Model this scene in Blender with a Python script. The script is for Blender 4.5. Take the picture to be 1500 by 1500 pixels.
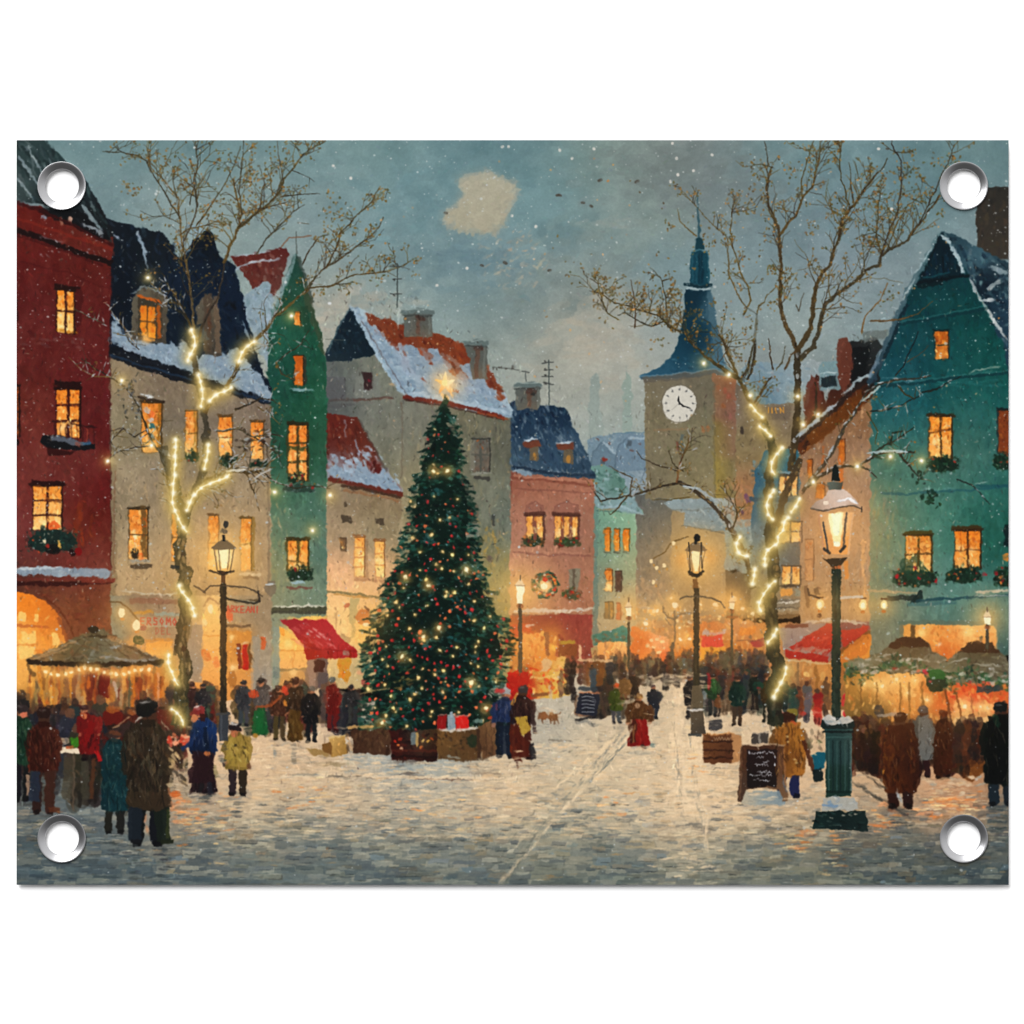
# A printed garden banner (winter market painting) with four metal eyelets, hanging in front of a
# white studio wall.  The print is painted stroke by stroke by the code below (polygons, brush dabs,
# glows), the same way a painter would, and then laid on the sheet; every painted motif is also a
# printed part of its own, cut along its outline.
import math
import numpy as np

OX, OY = 22, 203                      # top left corner of the print, in photograph pixels
PW, PH = 1458, 1096                   # raster of the print, one texel per photograph pixel
A = np.zeros((PH, PW, 3), np.float32) # the ink, display colours 0..255
ID = np.zeros((PH, PW), np.int16)     # which motif each texel belongs to
rng = np.random.default_rng(11)
MOTIFS = [None]                       # (name, label, parent index)
cur = 0

def motif(name, label=None, parent=0):
    global cur
    MOTIFS.append((name, label, parent))
    cur = len(MOTIFS) - 1
    return cur

def use(i):
    global cur
    cur = i

# ------------------------------------------------------------------ painting tools
def U(a, b): return float(rng.uniform(a, b))
def C(c): return np.asarray(c, np.float32)
def vary(c, s): return np.clip(C(c) * (1 + rng.normal(0, s)) + rng.normal(0, s * 22, 3), 0, 255)
def pick(cols): return cols[int(rng.integers(len(cols)))]
def mix(a, b, t): return tuple(C(a) * (1 - t) + C(b) * t)

def box(x0, y0, x1, y1):
    a, b = max(0, int(math.floor(x0 - OX)) - 1), min(PW, int(math.ceil(x1 - OX)) + 2)
    c, d = max(0, int(math.floor(y0 - OY)) - 1), min(PH, int(math.ceil(y1 - OY)) + 2)
    return (a, c, b, d) if b > a and d > c else None

def grid(b):
    xs = np.arange(b[0], b[2], dtype=np.float32) + OX + .5
    ys = np.arange(b[1], b[3], dtype=np.float32) + OY + .5
    return xs[None, :], ys[:, None]

def put(b, m, col, a=1.0, mark=False):
    sl = (slice(b[1], b[3]), slice(b[0], b[2]))
    if callable(col): col = col(*grid(b))
    else: col = C(col)
    mm = (m * a)[..., None]
    A[sl] += (col - A[sl]) * mm
    if mark and cur: ID[sl][m > .5] = cur

def cover(pts):
    P = np.asarray(pts, np.float32)
    b = box(P[:, 0].min(), P[:, 1].min(), P[:, 0].max(), P[:, 1].max())
    if b is None: return None, None
    w, h = b[2] - b[0], b[3] - b[1]
    X, Y = P[:, 0] - OX - b[0], P[:, 1] - OY - b[1]
    acc = np.zeros((h, w + 2), np.float32)
    n = len(P)
    for i in range(n):
        xa, ya, xb, yb = X[i], Y[i], X[(i + 1) % n], Y[(i + 1) % n]
        if ya == yb: continue
        s = 1.0
        if ya > yb: xa, ya, xb, yb, s = xb, yb, xa, ya, -1.0
        k = np.arange(max(0, math.ceil(ya * 4 - .5)), min(h * 4, math.ceil(yb * 4 - .5)))
        if len(k) == 0: continue
        x = np.clip(xa + ((k + .5) / 4 - ya) * (xb - xa) / (yb - ya), 0, w)
        ix = x.astype(int); f = x - ix
        np.add.at(acc, (k // 4, ix), s * (1 - f) / 4)
        np.add.at(acc, (k // 4, ix + 1), s * f / 4)
    return b, np.clip(np.abs(np.cumsum(acc, 1)[:, :w]), 0, 1)

def rough(pts, amp, step=7):
    out = []; n = len(pts)
    for i in range(n):
        (xa, ya), (xb, yb) = pts[i][:2], pts[(i + 1) % n][:2]
        L = math.hypot(xb - xa, yb - ya); k = max(1, int(L / step))
        for j in range(k):
            t = j / k
            e = amp if j else amp * .4
            out.append((xa + (xb - xa) * t + rng.normal(0, e), ya + (yb - ya) * t + rng.normal(0, e)))
    return out

def blur(m, r):
    r = max(1, int(round(r)))
    for _ in range(2):
        for ax in (0, 1):
            pad = [(0, 0)] * m.ndim; pad[ax] = (r + 1, r)
            c = np.cumsum(np.pad(m, pad, mode='edge'), axis=ax, dtype=np.float64)
            lo = [slice(None)] * m.ndim; hi = [slice(None)] * m.ndim
            lo[ax] = slice(0, -(2 * r + 1)); hi[ax] = slice(2 * r + 1, None)
            m = ((c[tuple(hi)] - c[tuple(lo)]) / (2 * r + 1)).astype(np.float32)
    return m

def P(pts, col, a=1.0, r=0.0, mark=True, step=7):
    if r: pts = rough(pts, r, step)
    b, m = cover(pts)
    if b: put(b, m, col, a, mark)

def rect(x0, y0, x1, y1, col, a=1.0, r=0.0, mark=True, sl=0.0):
    P([(x0, y0), (x1, y0 + sl * (x1 - x0)), (x1, y1 + sl * (x1 - x0)), (x0, y1)], col, a, r, mark)

def S(pts, w, col, a=1.0, mark=False, w2=None):
    """a brush line through pts, width w tapering to w2; a point may carry its own width"""
    n = len(pts)
    if w2 is None: w2 = w
    wid = [(p[2] if len(p) > 2 else w + (w2 - w) * i / max(1, n - 1)) / 2 for i, p in enumerate(pts)]
    mw = max(wid) + 1
    b = box(min(p[0] for p in pts) - mw, min(p[1] for p in pts) - mw, max(p[0] for p in pts) + mw, max(p[1] for p in pts) + mw)
    if b is None: return
    m = np.zeros((b[3] - b[1], b[2] - b[0]), np.float32)
    for i in range(n - 1):
        xa, ya, xb, yb = pts[i][0], pts[i][1], pts[i + 1][0], pts[i + 1][1]
        q = box(min(xa, xb) - mw, min(ya, yb) - mw, max(xa, xb) + mw, max(ya, yb) + mw)
        if q is None: continue
        X, Y = grid(q)
        dx, dy = xb - xa, yb - ya
        L2 = dx * dx + dy * dy + 1e-6
        tr = ((X - xa) * dx + (Y - ya) * dy) / L2
        t = np.clip(tr, 0, 1)
        d = np.hypot(X - xa - t * dx, Y - ya - t * dy)
        ra = wid[i] + (wid[i + 1] - wid[i]) * t
        if mw > 2:
            j, k = int(rng.integers(0, 300)), int(rng.integers(0, 300))
            g = WOB[j:j + d.shape[0], k:k + d.shape[1]]
            if g.shape == d.shape: d = d + g * min(2.0, mw * .26)
        mm = np.clip(ra - d + .5, 0, 1) * np.minimum(1, ra * 2)
        if mw > 3.2 and L2 > 9:                        # a flat brush leaves square ends
            e = math.sqrt(L2)
            if i == 0: mm = mm * np.clip(tr * e + 1, 0, 1)
            if i == n - 2: mm = mm * np.clip((1 - tr) * e + 1, 0, 1)
        v = m[q[1] - b[1]:q[3] - b[1], q[0] - b[0]:q[2] - b[0]]
        np.maximum(v, mm, out=v)
    put(b, m, col, a, mark)

def D(x, y, L, w, ang, col, a=1.0, mark=False):
    """one dab of the brush"""
    ca, sa = math.cos(ang), math.sin(ang)
    ex, ey = abs(ca) * L / 2 + abs(sa) * w / 2 + 1, abs(sa) * L / 2 + abs(ca) * w / 2 + 1
    b = box(x - ex, y - ey, x + ex, y + ey)
    if b is None: return
    X, Y = grid(b)
    u, v = ((X - x) * ca + (Y - y) * sa) / (L / 2 + .35), ((Y - y) * ca - (X - x) * sa) / (w / 2 + .35)
    h, k = m_ = (b[3] - b[1], b[2] - b[0])
    i, j = int(rng.integers(0, 400)), int(rng.integers(0, 400))
    g = GRAIN[i:i + h, j:j + k]
    if g.shape != m_: g = .8
    m = np.clip((1 - np.sqrt(np.abs(u) ** 3 + v * v)) * max(w / 2, .8) * 1.3 + .25, 0, 1) * g
    put(b, m, col, a, mark)

def E(x, y, rx, ry, col, a=1.0, mark=True, r=0.0):
    P([(x + rx * math.cos(t), y + ry * math.sin(t)) for t in np.linspace(0, 2 * math.pi, max(12, int(rx + ry)), endpoint=False)], col, a, r, mark)

def G(x, y, r, col, s=1.0, pw=2.0):
    """light bleeding into the wet paint around a lamp"""
    b = box(x - r * 2.2, y - r * 2.2, x + r * 2.2, y + r * 2.2)
    if b is None: return
    X, Y = grid(b)
    g = np.exp(-(((X - x) ** 2 + (Y - y) ** 2) / (r * r)) ** (pw / 2)) * s
    sl = (slice(b[1], b[3]), slice(b[0], b[2]))
    A[sl] += (C(col) - A[sl]) * np.clip(g, 0, 1)[..., None]

def F(points, sig, power=None):
    """a colour field blended between (x, y, r, g, b) samples"""
    pt = np.asarray(points, np.float32)
    def f(X, Y):
        num = 0; den = 1e-9
        for x, y, *c in pt:
            w = np.exp(-((X - x) ** 2 + (Y - y) ** 2) / (2 * sig * sig)) + 1e-7
            num = num + w[..., None] * np.asarray(c, np.float32); den = den + w
        return num / den[..., None]
    return f

def V(y0, c0, y1, c1, n=0.0):
    """vertical blend"""
    def f(X, Y):
        t = np.clip((Y - y0) / (y1 - y0), 0, 1)[..., None] + 0 * X[..., None]
        return C(c0) * (1 - t) + C(c1) * t
    return f

def noise(h, w, cell):
    gh, gw = int(h / cell) + 3, int(w / cell) + 3
    g = rng.random((gh, gw)).astype(np.float32)
    y = np.arange(h) / cell; x = np.arange(w) / cell
    iy, ix = y.astype(int), x.astype(int)
    fy, fx = y - iy, x - ix
    fy = (fy * fy * (3 - 2 * fy))[:, None]; fx = (fx * fx * (3 - 2 * fx))[None, :]
    a = g[iy][:, ix]; b_ = g[iy][:, ix + 1]; c = g[iy + 1][:, ix]; d = g[iy + 1][:, ix + 1]
    return (a * (1 - fx) + b_ * fx) * (1 - fy) + (c * (1 - fx) + d * fx) * fy

def inside(pts, n):
    b, m = cover(pts)
    if b is None: return []
    yy, xx = np.nonzero(m > .5)
    if len(yy) == 0: return []
    k = rng.integers(0, len(yy), n)
    return np.stack([xx[k] + b[0] + OX + rng.random(n), yy[k] + b[1] + OY + rng.random(n)], 1)

def dabs(pts, n, cols, L=(4, 10), w=(1.5, 3), ang=(0, .4), a=(.4, .9), var=.06, mark=False):
    for x, y in inside(pts, n):
        D(x, y, U(*L), U(*w), rng.normal(*ang), vary(pick(cols), var), U(*a), mark)

def repaint(pts, n, L=(6, 14), w=(2, 5), ang=(0, .5), jit=.05, a=(.5, .9)):
    """go over an area again with loaded strokes of its own colours"""
    src = A.copy()
    for x, y in inside(pts, n):
        c = src[min(PH - 1, int(y - OY)), min(PW - 1, int(x - OX))]
        D(x, y, U(*L), U(*w), rng.normal(*ang), vary(c, jit), U(*a))

def mottle(pts, amt=10, cells=(40, 13, 5), stretch=1.0):
    """uneven plaster: broad and fine patches lighter and darker"""
    b, m = cover(pts)
    if b is None: return
    h, w = b[3] - b[1], b[2] - b[0]
    z = sum((noise(int(h / stretch) + 2, w, c) - .5) for c in cells) / len(cells) * 2
    if stretch != 1.0:
        z = z[np.minimum((np.arange(h) / stretch).astype(int), z.shape[0] - 1)]
    z = z[:h, :w]
    sl = (slice(b[1], b[3]), slice(b[0], b[2]))
    A[sl] = np.clip(A[sl] + (z * amt * 2 * m)[..., None] * np.array([1, .95, .85], np.float32), 0, 255)

GRAIN = np.clip(.15 + 1.5 * (.55 * noise(512, 512, 2.2) + .45 * noise(512, 512, 5)), 0, 1)

WOB = (.6 * noise(1100, 1100, 4) + .4 * noise(1100, 1100, 1.7) - .5) * 1.6
ORANGE = [(206, 96, 18), (232, 130, 34), (244, 158, 58), (250, 190, 98), (214, 110, 24), (253, 210, 130)]
DIM = [(150, 66, 14), (190, 92, 20), (214, 118, 30), (228, 140, 48)]
def window(x0, y0, x1, y1, par, cols=2, rows=2, sl=0.0, tones=ORANGE, frame=(48, 26, 14), fw=2.2, top=True, depth=2.0, name='printed_window', hot=.5):
    """a lit window: dark reveal, frame and bars, patches of lamplight behind the panes"""
    motif(name, None, par)
    w, h = x1 - x0, y1 - y0
    pt = lambda u, v: (x0 + u * w, y0 + v * h + sl * u * w)
    q = lambda u0, v0, u1, v1: [pt(u0, v0), pt(u1, v0), pt(u1, v1), pt(u0, v1)]
    P(q(-depth / w, -depth / h, 1 + depth / w, 1 + depth * .6 / h), frame, .95, .5)
    P(q(0, 0, 1, 1), V(y0, mix(tones[0], tones[-1], .12), y1, mix(tones[1], tones[-2], hot)), 1, .4)
    for x, y in inside(q(.04, .03, .96, .97), int(w * h / 16)):
        D(x, y, U(4, 10), U(2, 4.5), rng.normal(1.5, .5), vary(pick(tones), .05), U(.2, .65))
    b_, m_ = cover(q(0, 0, 1, 1))
    if b_:                                             # brighter towards the lamp on the sill
        X, Y = grid(b_); tt = np.clip((Y - y0) / h, 0, 1) ** 1.6 * hot
        g_ = (tt * np.clip(1.3 - 1.1 * np.abs((X - x0) / w - .45), 0, 1))[..., None] * m_[..., None]
        sl_ = (slice(b_[1], b_[3]), slice(b_[0], b_[2])); A[sl_] += (C((255, 214, 138)) - A[sl_]) * np.clip(g_, 0, .85)
    if hot > .3:
        for _ in range(2):
            ux, uy = U(.15, .85), U(.4, .9)
            G(*pt(ux, uy), U(3, 5), (255, 226, 160), .7)
    for i in range(1, cols):
        for z in (S, lambda *k: late(S, *k)): z([pt(i / cols, 0), pt(i / cols + U(-.01, .01), 1)], fw * .9, frame, .8)
    for j in range(1, rows):
        for z in (S, lambda *k: late(S, *k)): z([pt(0, j / rows), pt(1, j / rows + U(-.02, .02))], fw * .7, frame, .7)
    if hot > .15: late(dabs, q(.05, .45, .9, .96), max(2, int(w * h / 90)), [(255, 226, 150), (252, 206, 120), (246, 170, 80)], (3, 7), (1.4, 3), (1.5, .4), (.3, .75))
    late(dabs, q(.05, .04, .95, .5), max(2, int(w * h / 80)), [mix(tones[0], (70, 24, 8), .5), tones[0], (176, 70, 16)], (3, 8), (1.2, 2.6), (1.5, .5), (.3, .75))
    late(S, [pt(1.02, 0), pt(1.02, 1)], max(1.2, fw * .7), mix(frame, (0, 0, 0), .4), .75)
    late(S, [pt(-.05, 0), pt(1.05, 0)], max(1.2, fw * .7), mix(frame, (0, 0, 0), .4), .7)
    if top: S([pt(-.12, -.0 - 2 / h), pt(1.1, -2 / h)], fw * 1.2, mix(frame, (0, 0, 0), .35), .9)
    use(par)

def flowers(x0, y0, x1, y1, par, reds=6, n=None, cols=((14, 34, 24), (24, 52, 36), (36, 74, 52), (10, 22, 16))):
    motif('printed_flower_box', None, par)
    w, h = x1 - x0, y1 - y0
    n = n or int(w * h / 9)
    E((x0 + x1) / 2, (y0 + y1) / 2 + h * .08, w * .46, h * .36, cols[0], .9, True, 1.6)
    for _ in range(n):
        t = U(-1, 1); x = (x0 + x1) / 2 + t * w / 2
        y = U(y0 + h * .25 * abs(t), y1 - h * .1 * abs(t))
        D(x, y, U(3, 6), U(1.3, 2.6), U(0, 3.1), vary(pick(cols), .08), U(.6, .95))
    for _ in range(reds):
        D(U(x0 + 3, x1 - 3), U(y0 + 3, y1 - 3), U(2.5, 4.5), U(2.2, 3.4), U(0, 3), vary(pick([(176, 34, 26), (196, 66, 28), (214, 120, 52), (150, 20, 26)]), .06), .95)
    for _ in range(max(2, int(w / 12))):
        D(U(x0, x1), U(y0 + h * .4, y1), U(2, 4), 1.4, U(-.4, .4), (176, 190, 184), .7)
    use(par)

def snowline(pts, w, col=(186, 200, 204), a=.9, r=1.2):
    """a drift of snow lying along a ledge or a roof edge: ragged band, thick and thin, with cooler streaks"""
    up, dn = [], []
    n = 0
    for i in range(len(pts) - 1):
        (xa, ya), (xb, yb) = pts[i], pts[i + 1]
        L = math.hypot(xb - xa, yb - ya) + 1e-6; nx, ny = -(yb - ya) / L, (xb - xa) / L
        k = max(2, int(L / 3.2))
        for j in range(k + 1):
            t = j / k; n += 1
            e = w * .5 * (.35 + .65 * math.sin(math.pi * min(1, max(0, (i + t) / (len(pts) - 1)))) ** .5)
            u_, d_ = e * U(.5, 1.25), e * U(.2, 1.5)
            up.append((xa + (xb - xa) * t - nx * u_, ya + (yb - ya) * t - ny * u_))
            dn.append((xa + (xb - xa) * t + nx * d_, ya + (yb - ya) * t + ny * d_))
        an = math.atan2(yb - ya, xb - xa)
        P(up + dn[::-1], vary(col, .03), a, 0, False)
        for _ in range(int(L * w / 26) + 1):
            t = U(0, 1)
            D(xa + (xb - xa) * t + rng.normal(0, r * .4), ya + (yb - ya) * t + rng.normal(0, w * .25), U(5, 13), U(1, max(1.3, w * .4)), an + rng.normal(0, .2), vary(pick([mix(col, (90, 110, 130), .35), mix(col, (235, 235, 228), .45), col]), .04), U(.35, .8))
        up, dn = [], []

def snow(pts, col=(158, 176, 188), r=1.6, a=.95, n=None, ang=.6):
    """a patch of lying snow"""
    col = mix(col, (70, 88, 106), .2)
    P(pts, col, a, r, False, 5)
    ar = (max(p[0] for p in pts) - min(p[0] for p in pts)) * (max(p[1] for p in pts) - min(p[1] for p in pts))
    dabs(pts, n or int(ar / 45), [mix(col, (70, 92, 116), .45), mix(col, (225, 228, 226), .3), col, mix(col, (100, 122, 146), .4)], (5, 13), (1.5, 4), (ang, .4), (.3, .7), .04)

def ragged(amp=1.1, cell=4):
    """drag the wet paint a little so that no edge stays ruled"""
    for c_, a_ in ((cell, amp), (11, amp * 1.1)):
        dx, dy = (noise(PH, PW, c_) - .5) * 2 * a_ * 1.6, (noise(PH, PW, c_) - .5) * 2 * a_ * 1.6
        x = np.clip(np.arange(PW)[None, :] + dx, 0, PW - 1.01); y = np.clip(np.arange(PH)[:, None] + dy, 0, PH - 1.01)
        ix, iy = x.astype(int), y.astype(int); fx, fy = (x - ix)[..., None], (y - iy)[..., None]
        A[:] = (A[iy, ix] * (1 - fx) + A[iy, ix + 1] * fx) * (1 - fy) + (A[iy + 1, ix] * (1 - fx) + A[iy + 1, ix + 1] * fx) * fy

def oil(r=2, blend=.7):
    """let the strokes merge into small flat facets of paint (each texel takes the calmest of the four corners round it)"""
    L = A.mean(2)
    n = (r + 1) ** 2
    def corner(z, sy, sx):
        pad = [(r, r), (r, r)] + [(0, 0)] * (z.ndim - 2)
        c = np.pad(z, pad, mode='edge').astype(np.float64)
        out = 0
        for i in range(r + 1):
            for j in range(r + 1):
                out = out + c[r + sy * i:r + sy * i + PH, r + sx * j:r + sx * j + PW]
        return (out / n).astype(np.float32)
    best = None
    for sy in (-1, 1):
        for sx in (-1, 1):
            m = corner(L, sy, sx); v = corner(L * L, sy, sx) - m * m; c = corner(A, sy, sx)
            if best is None: best, res = v, c
            else:
                k = v < best; best = np.where(k, v, best); res = np.where(k[..., None], c, res)
    A[:] += (res - A) * blend

def worked(pts, n, ang, sp, L=(3, 10), w=(1, 2.4), jit=.1, a=(.3, .8)):
    """small loaded strokes over settled paint"""
    src = A.copy()
    for x, y in inside(pts, n):
        c = src[min(PH - 1, int(y - OY)), min(PW - 1, int(x - OX))]
        k = 1 + rng.normal(0, jit)
        D(x, y, U(*L), U(*w), rng.normal(ang, sp), np.clip(c * k + rng.normal(0, 3, 3), 0, 255), U(*a))

def tone(k, mid=104):
    A[:] = np.clip(mid + (A - mid) * k, 0, 255)
    A[:] += (A.mean(2, keepdims=True) - A) * .06

def crisp(k=.6, r=1):
    A[:] = np.clip(A + (A - blur(A.copy(), r)) * k, 0, 255)

LATE = []                                              # fine things that go on after the oil has settled
def late(f, *a, **k): LATE.append((cur, f, a, k))
def settle():
    for c, f, a, k in LATE: use(c); f(*a, **k)
    LATE.clear()

def impasto(s=.05):
    z = .5 * noise(PH, PW, 1.6) + .3 * noise(PH, PW, 3) + .2 * noise(PH, PW, 7) - .5
    A[:] = np.clip(A * (1 + z[..., None] * 2 * s) + z[..., None] * s * 60, 0, 255)

def shopper(x, top, bot, w, c, a=.85, mark=True):
    """a far figure: two or three touches of the brush"""
    h = bot - top
    for k in range(4):
        D(x + rng.normal(0, w * .12), top + h * (.28 + .2 * k), h * U(.3, .45), w * U(.7, 1.0), 1.57 + U(-.2, .2), vary(c, .12), a * U(.8, 1), mark)
    D(x, top + h * .22, w * 1.05, h * .16, U(-.15, .15), vary(c, .1), a, mark)
    D(x + U(-1, 1), top + h * .07, w * .5, w * .52, 0, vary(mix((44, 32, 28), (150, 96, 66), U(0, .6)), .1), a, mark)
    for sx in (-1, 1): D(x + sx * w * .18, bot - h * .08, h * .22, w * .24, 1.57, mix(c, (20, 20, 22), .6), a * .9, mark)

def letters(x, y, txt, h, col, a=.85, sl=0.0, w=1.6, gap=.78):
    """brush lettering"""
    K = {'A': ['0,1 .4,0 .8,1', '.15,.6 .65,.6'], 'R': ['0,1 0,0 .6,.1 .6,.4 0,.5 .7,1'], 'E': ['.6,0 0,0 0,1 .6,1', '0,.5 .5,.5'],
         'V': ['0,0 .4,1 .8,0'], 'S': ['.6,.1 .1,0 .1,.4 .6,.6 .5,1 0,.9'], 'O': ['.3,0 0,.5 .3,1 .6,.5 .3,0'], 'M': ['0,1 .1,0 .4,.6 .7,0 .8,1'],
         'N': ['0,1 0,0 .6,1 .6,0'], 'I': ['.2,0 .2,1'], 'K': ['0,0 0,1', '.6,0 0,.5 .6,1'], 'D': ['0,0 0,1 .6,.6 .5,.2 0,0'], 'L': ['0,0 0,1 .6,1'],
         'T': ['0,0 .7,0', '.35,0 .35,1'], 'H': ['0,0 0,1', '.6,0 .6,1', '0,.5 .6,.5'], 'U': ['0,0 .1,1 .5,1 .6,0'], 'P': ['0,1 0,0 .6,.2 0,.5'], 'Z': ['0,0 .6,0 0,1 .6,1'], 'B': ['0,0 0,1 .6,.8 0,.5 .5,.2 0,0']}
    for ch in txt:
        for s in K.get(ch, []):
            pp = [tuple(map(float, q.split(','))) for q in s.split()]
            S([(x + px * h * .8, y + py * h + sl * px * h) for px, py in pp], w, col, a)
        x += h * gap; y += sl * h * gap

# ------------------------------------------------------------------ sky
X0, Y0, X1, Y1 = 22, 203, 1480, 1299
ALL = [(X0, Y0), (X1, Y0), (X1, Y1), (X0, Y1)]
sky_id = motif('printed_sky', 'blue grey winter sky with one cream cloud, printed across the top')
SKY = [(X0, Y0), (X1, Y0), (X1, 800), (X0, 800)]
P(SKY, F([(24, 205, 102, 130, 132), (160, 215, 104, 132, 134), (300, 215, 106, 134, 136), (430, 210, 108, 136, 138), (560, 210, 106, 134, 134),
          (640, 250, 104, 134, 138), (700, 210, 98, 128, 132), (790, 215, 98, 128, 132), (860, 225, 116, 137, 132), (930, 220, 118, 134, 128), (1000, 220, 114, 124, 122), (1050, 240, 112, 124, 124),
          (1110, 215, 104, 130, 132), (1200, 220, 102, 130, 134), (1300, 230, 103, 131, 135), (1400, 220, 100, 128, 130), (1470, 240, 100, 128, 130),
          (150, 290, 118, 140, 142), (260, 300, 124, 142, 142), (380, 300, 120, 140, 140), (500, 290, 112, 137, 139), (600, 300, 106, 136, 140),
          (780, 300, 102, 134, 138), (840, 320, 110, 138, 140), (920, 300, 120, 138, 134), (960, 270, 116, 128, 124), (1060, 280, 112, 126, 126), (1150, 300, 110, 130, 134), (1250, 320, 112, 132, 138), (1330, 300, 106, 134, 138), (1460, 330, 118, 138, 142),
          (330, 360, 128, 144, 142), (450, 350, 122, 140, 142), (560, 360, 116, 140, 144), (640, 370, 102, 128, 132), (690, 380, 104, 130, 136), (770, 390, 118, 142, 146), (850, 380, 120, 144, 146), (930, 340, 130, 144, 138), (950, 390, 120, 145, 150), (1100, 380, 118, 138, 142), (1250, 400, 122, 138, 144), (1320, 380, 126, 142, 144),
          (440, 430, 132, 148, 144), (480, 460, 168, 162, 146), (540, 420, 130, 148, 146), (560, 450, 138, 150, 146), (650, 440, 128, 146, 144), (740, 440, 120, 138, 136), (800, 430, 120, 132, 128), (860, 420, 140, 142, 132), (880, 470, 166, 160, 144), (935, 460, 138, 152, 152), (1090, 450, 132, 148, 148), (1180, 480, 136, 150, 148), (1260, 480, 134, 150, 150),
          (720, 530, 138, 148, 142), (800, 520, 146, 150, 140), (850, 540, 158, 156, 142), (900, 540, 160, 158, 146), (1000, 540, 150, 156, 150), (1150, 560, 142, 148, 144),
          (810, 600, 152, 154, 144), (860, 620, 140, 150, 144), (920, 600, 150, 158, 150), (880, 690, 140, 152, 150)], 42))
mottle(SKY, 9, (120, 46, 16))
for x, y, sx, sy, c, n in [(985, 250, 60, 26, (108, 118, 116), 70), (1050, 285, 70, 20, (110, 122, 122), 60), (690, 385, 46, 24, (98, 124, 132), 60), (830, 410, 60, 30, (118, 130, 126), 50), (500, 450, 50, 26, (172, 164, 148), 50), (880, 480, 40, 36, (166, 160, 144), 60), (620, 300, 60, 30, (100, 132, 138), 40), (350, 330, 60, 30, (128, 146, 144), 40), (1290, 300, 60, 40, (104, 134, 140), 40), (930, 330, 50, 20, (128, 144, 138), 40)]:
    for _ in range(n): D(x + rng.normal(0, sx), y + rng.normal(0, sy), U(20, 46), U(7, 15), rng.normal(-.1, .4), vary(c, .02), U(.15, .4))
repaint(SKY, 5200, (12, 30), (4, 9), (.05, .35), .022, (.35, .75))
repaint([(X0, Y0), (X1, Y0), (X1, 560), (X0, 560)], 1500, (6, 16), (2, 4), (.1, .8), .035, (.3, .6))
# the cream cloud and the smears below it
CL = [(672, 263), (688, 257), (716, 253), (733, 261), (752, 268), (756, 284), (750, 298), (744, 312), (736, 328), (729, 339), (706, 341), (682, 337), (660, 331), (648, 321), (653, 312), (668, 302), (680, 286), (676, 275)]
cb, cm = cover([(640, 245), (770, 245), (770, 352), (640, 352)]); _, c0 = cover(CL)
c1 = np.zeros_like(cm); cq = box(min(p[0] for p in CL), min(p[1] for p in CL), max(p[0] for p in CL), max(p[1] for p in CL))
c1[cq[1] - cb[1]:cq[3] - cb[1], cq[0] - cb[0]:cq[2] - cb[0]] = c0
put(cb, np.clip(blur(c1, 7) * 1.3, 0, 1) * (.75 + .25 * noise(*c1.shape, 9)), V(250, (166, 161, 142), 345, (160, 154, 134)), .6)
put(cb, np.clip(blur(c1, 3) * 1.15 - .1 + .35 * (noise(*c1.shape, 6) - .5) * (blur(c1, 4) < .93), 0, 1), V(250, (174, 166, 143), 340, (167, 158, 133)), .82)
for _ in range(60):
    t_ = U(0, 1) * (len(CL) - 1); i_ = int(t_); D(CL[i_][0] + rng.normal(0, 4), CL[i_][1] + rng.normal(0, 4), U(6, 16), U(2, 5), U(-.8, .6), vary(pick([(160, 156, 138), (142, 150, 142), (126, 142, 142)]), .03), U(.15, .5))
repaint(CL, 160, (10, 26), (3, 7), (-.5, .5), .025)
for _ in range(70): D(U(700, 800), U(335, 425), U(5, 14), U(1.5, 4), U(-1.2, .5), vary((176, 162, 140), .05), U(.15, .55))
for _ in range(14): D(U(745, 785), U(340, 430), U(4, 9), U(1.2, 2.2), U(-1.2, .3), vary((196, 158, 122), .08), U(.3, .8))
for x, y, L, w, c in [(905, 330, 70, 10, (140, 150, 144)), (690, 372, 90, 26, (96, 122, 130)), (470, 470, 60, 20, (178, 168, 150)), (870, 500, 70, 24, (172, 164, 146)), (960, 250, 90, 22, (110, 120, 118)), (1040, 275, 110, 16, (112, 124, 126))]:
    for _ in range(16): D(x + rng.normal(0, L * .3), y + rng.normal(0, w * .5), U(14, 30), U(4, 8), U(-.3, .3), vary(c, .03), U(.15, .4))

# ------------------------------------------------------------------ far town in the haze
sp = motif('printed_far_spire', 'pale green spire fading into the haze')
P([(917, 545), (920, 545), (925, 560), (926, 640), (912, 640), (914, 560)], V(545, (116, 142, 132), 650, (138, 156, 146)), .55, 1.6)
S([(917, 536), (918, 550)], 1.2, (110, 130, 124), .6)
motif('printed_far_spire', 'grey spire fading into the haze', 0)
P([(868, 548), (874, 544), (880, 560), (879, 590), (886, 640), (862, 640), (860, 600)], V(545, (120, 138, 134), 640, (142, 154, 146)), .6, 1.5)
far = motif('printed_house', 'distant house under a broad blue snow covered roof')
P([(858, 646), (872, 640), (900, 636), (944, 634), (946, 690), (990, 702), (992, 745), (880, 748), (862, 690)], F([(870, 650, 112, 134, 146), (930, 650, 108, 130, 144), (900, 690, 126, 146, 158), (960, 710, 140, 154, 162), (890, 730, 132, 152, 156)], 26), 1, 1)
S([(900, 635), (944, 633)], 2.2, (78, 112, 132), .8)
dabs([(860, 646), (944, 636), (946, 700), (866, 700)], 90, [(96, 118, 134), (136, 156, 168), (120, 142, 156), (80, 104, 122), (152, 166, 172)], (5, 14), (1.5, 4), (.5, .5), (.3, .7))
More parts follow.
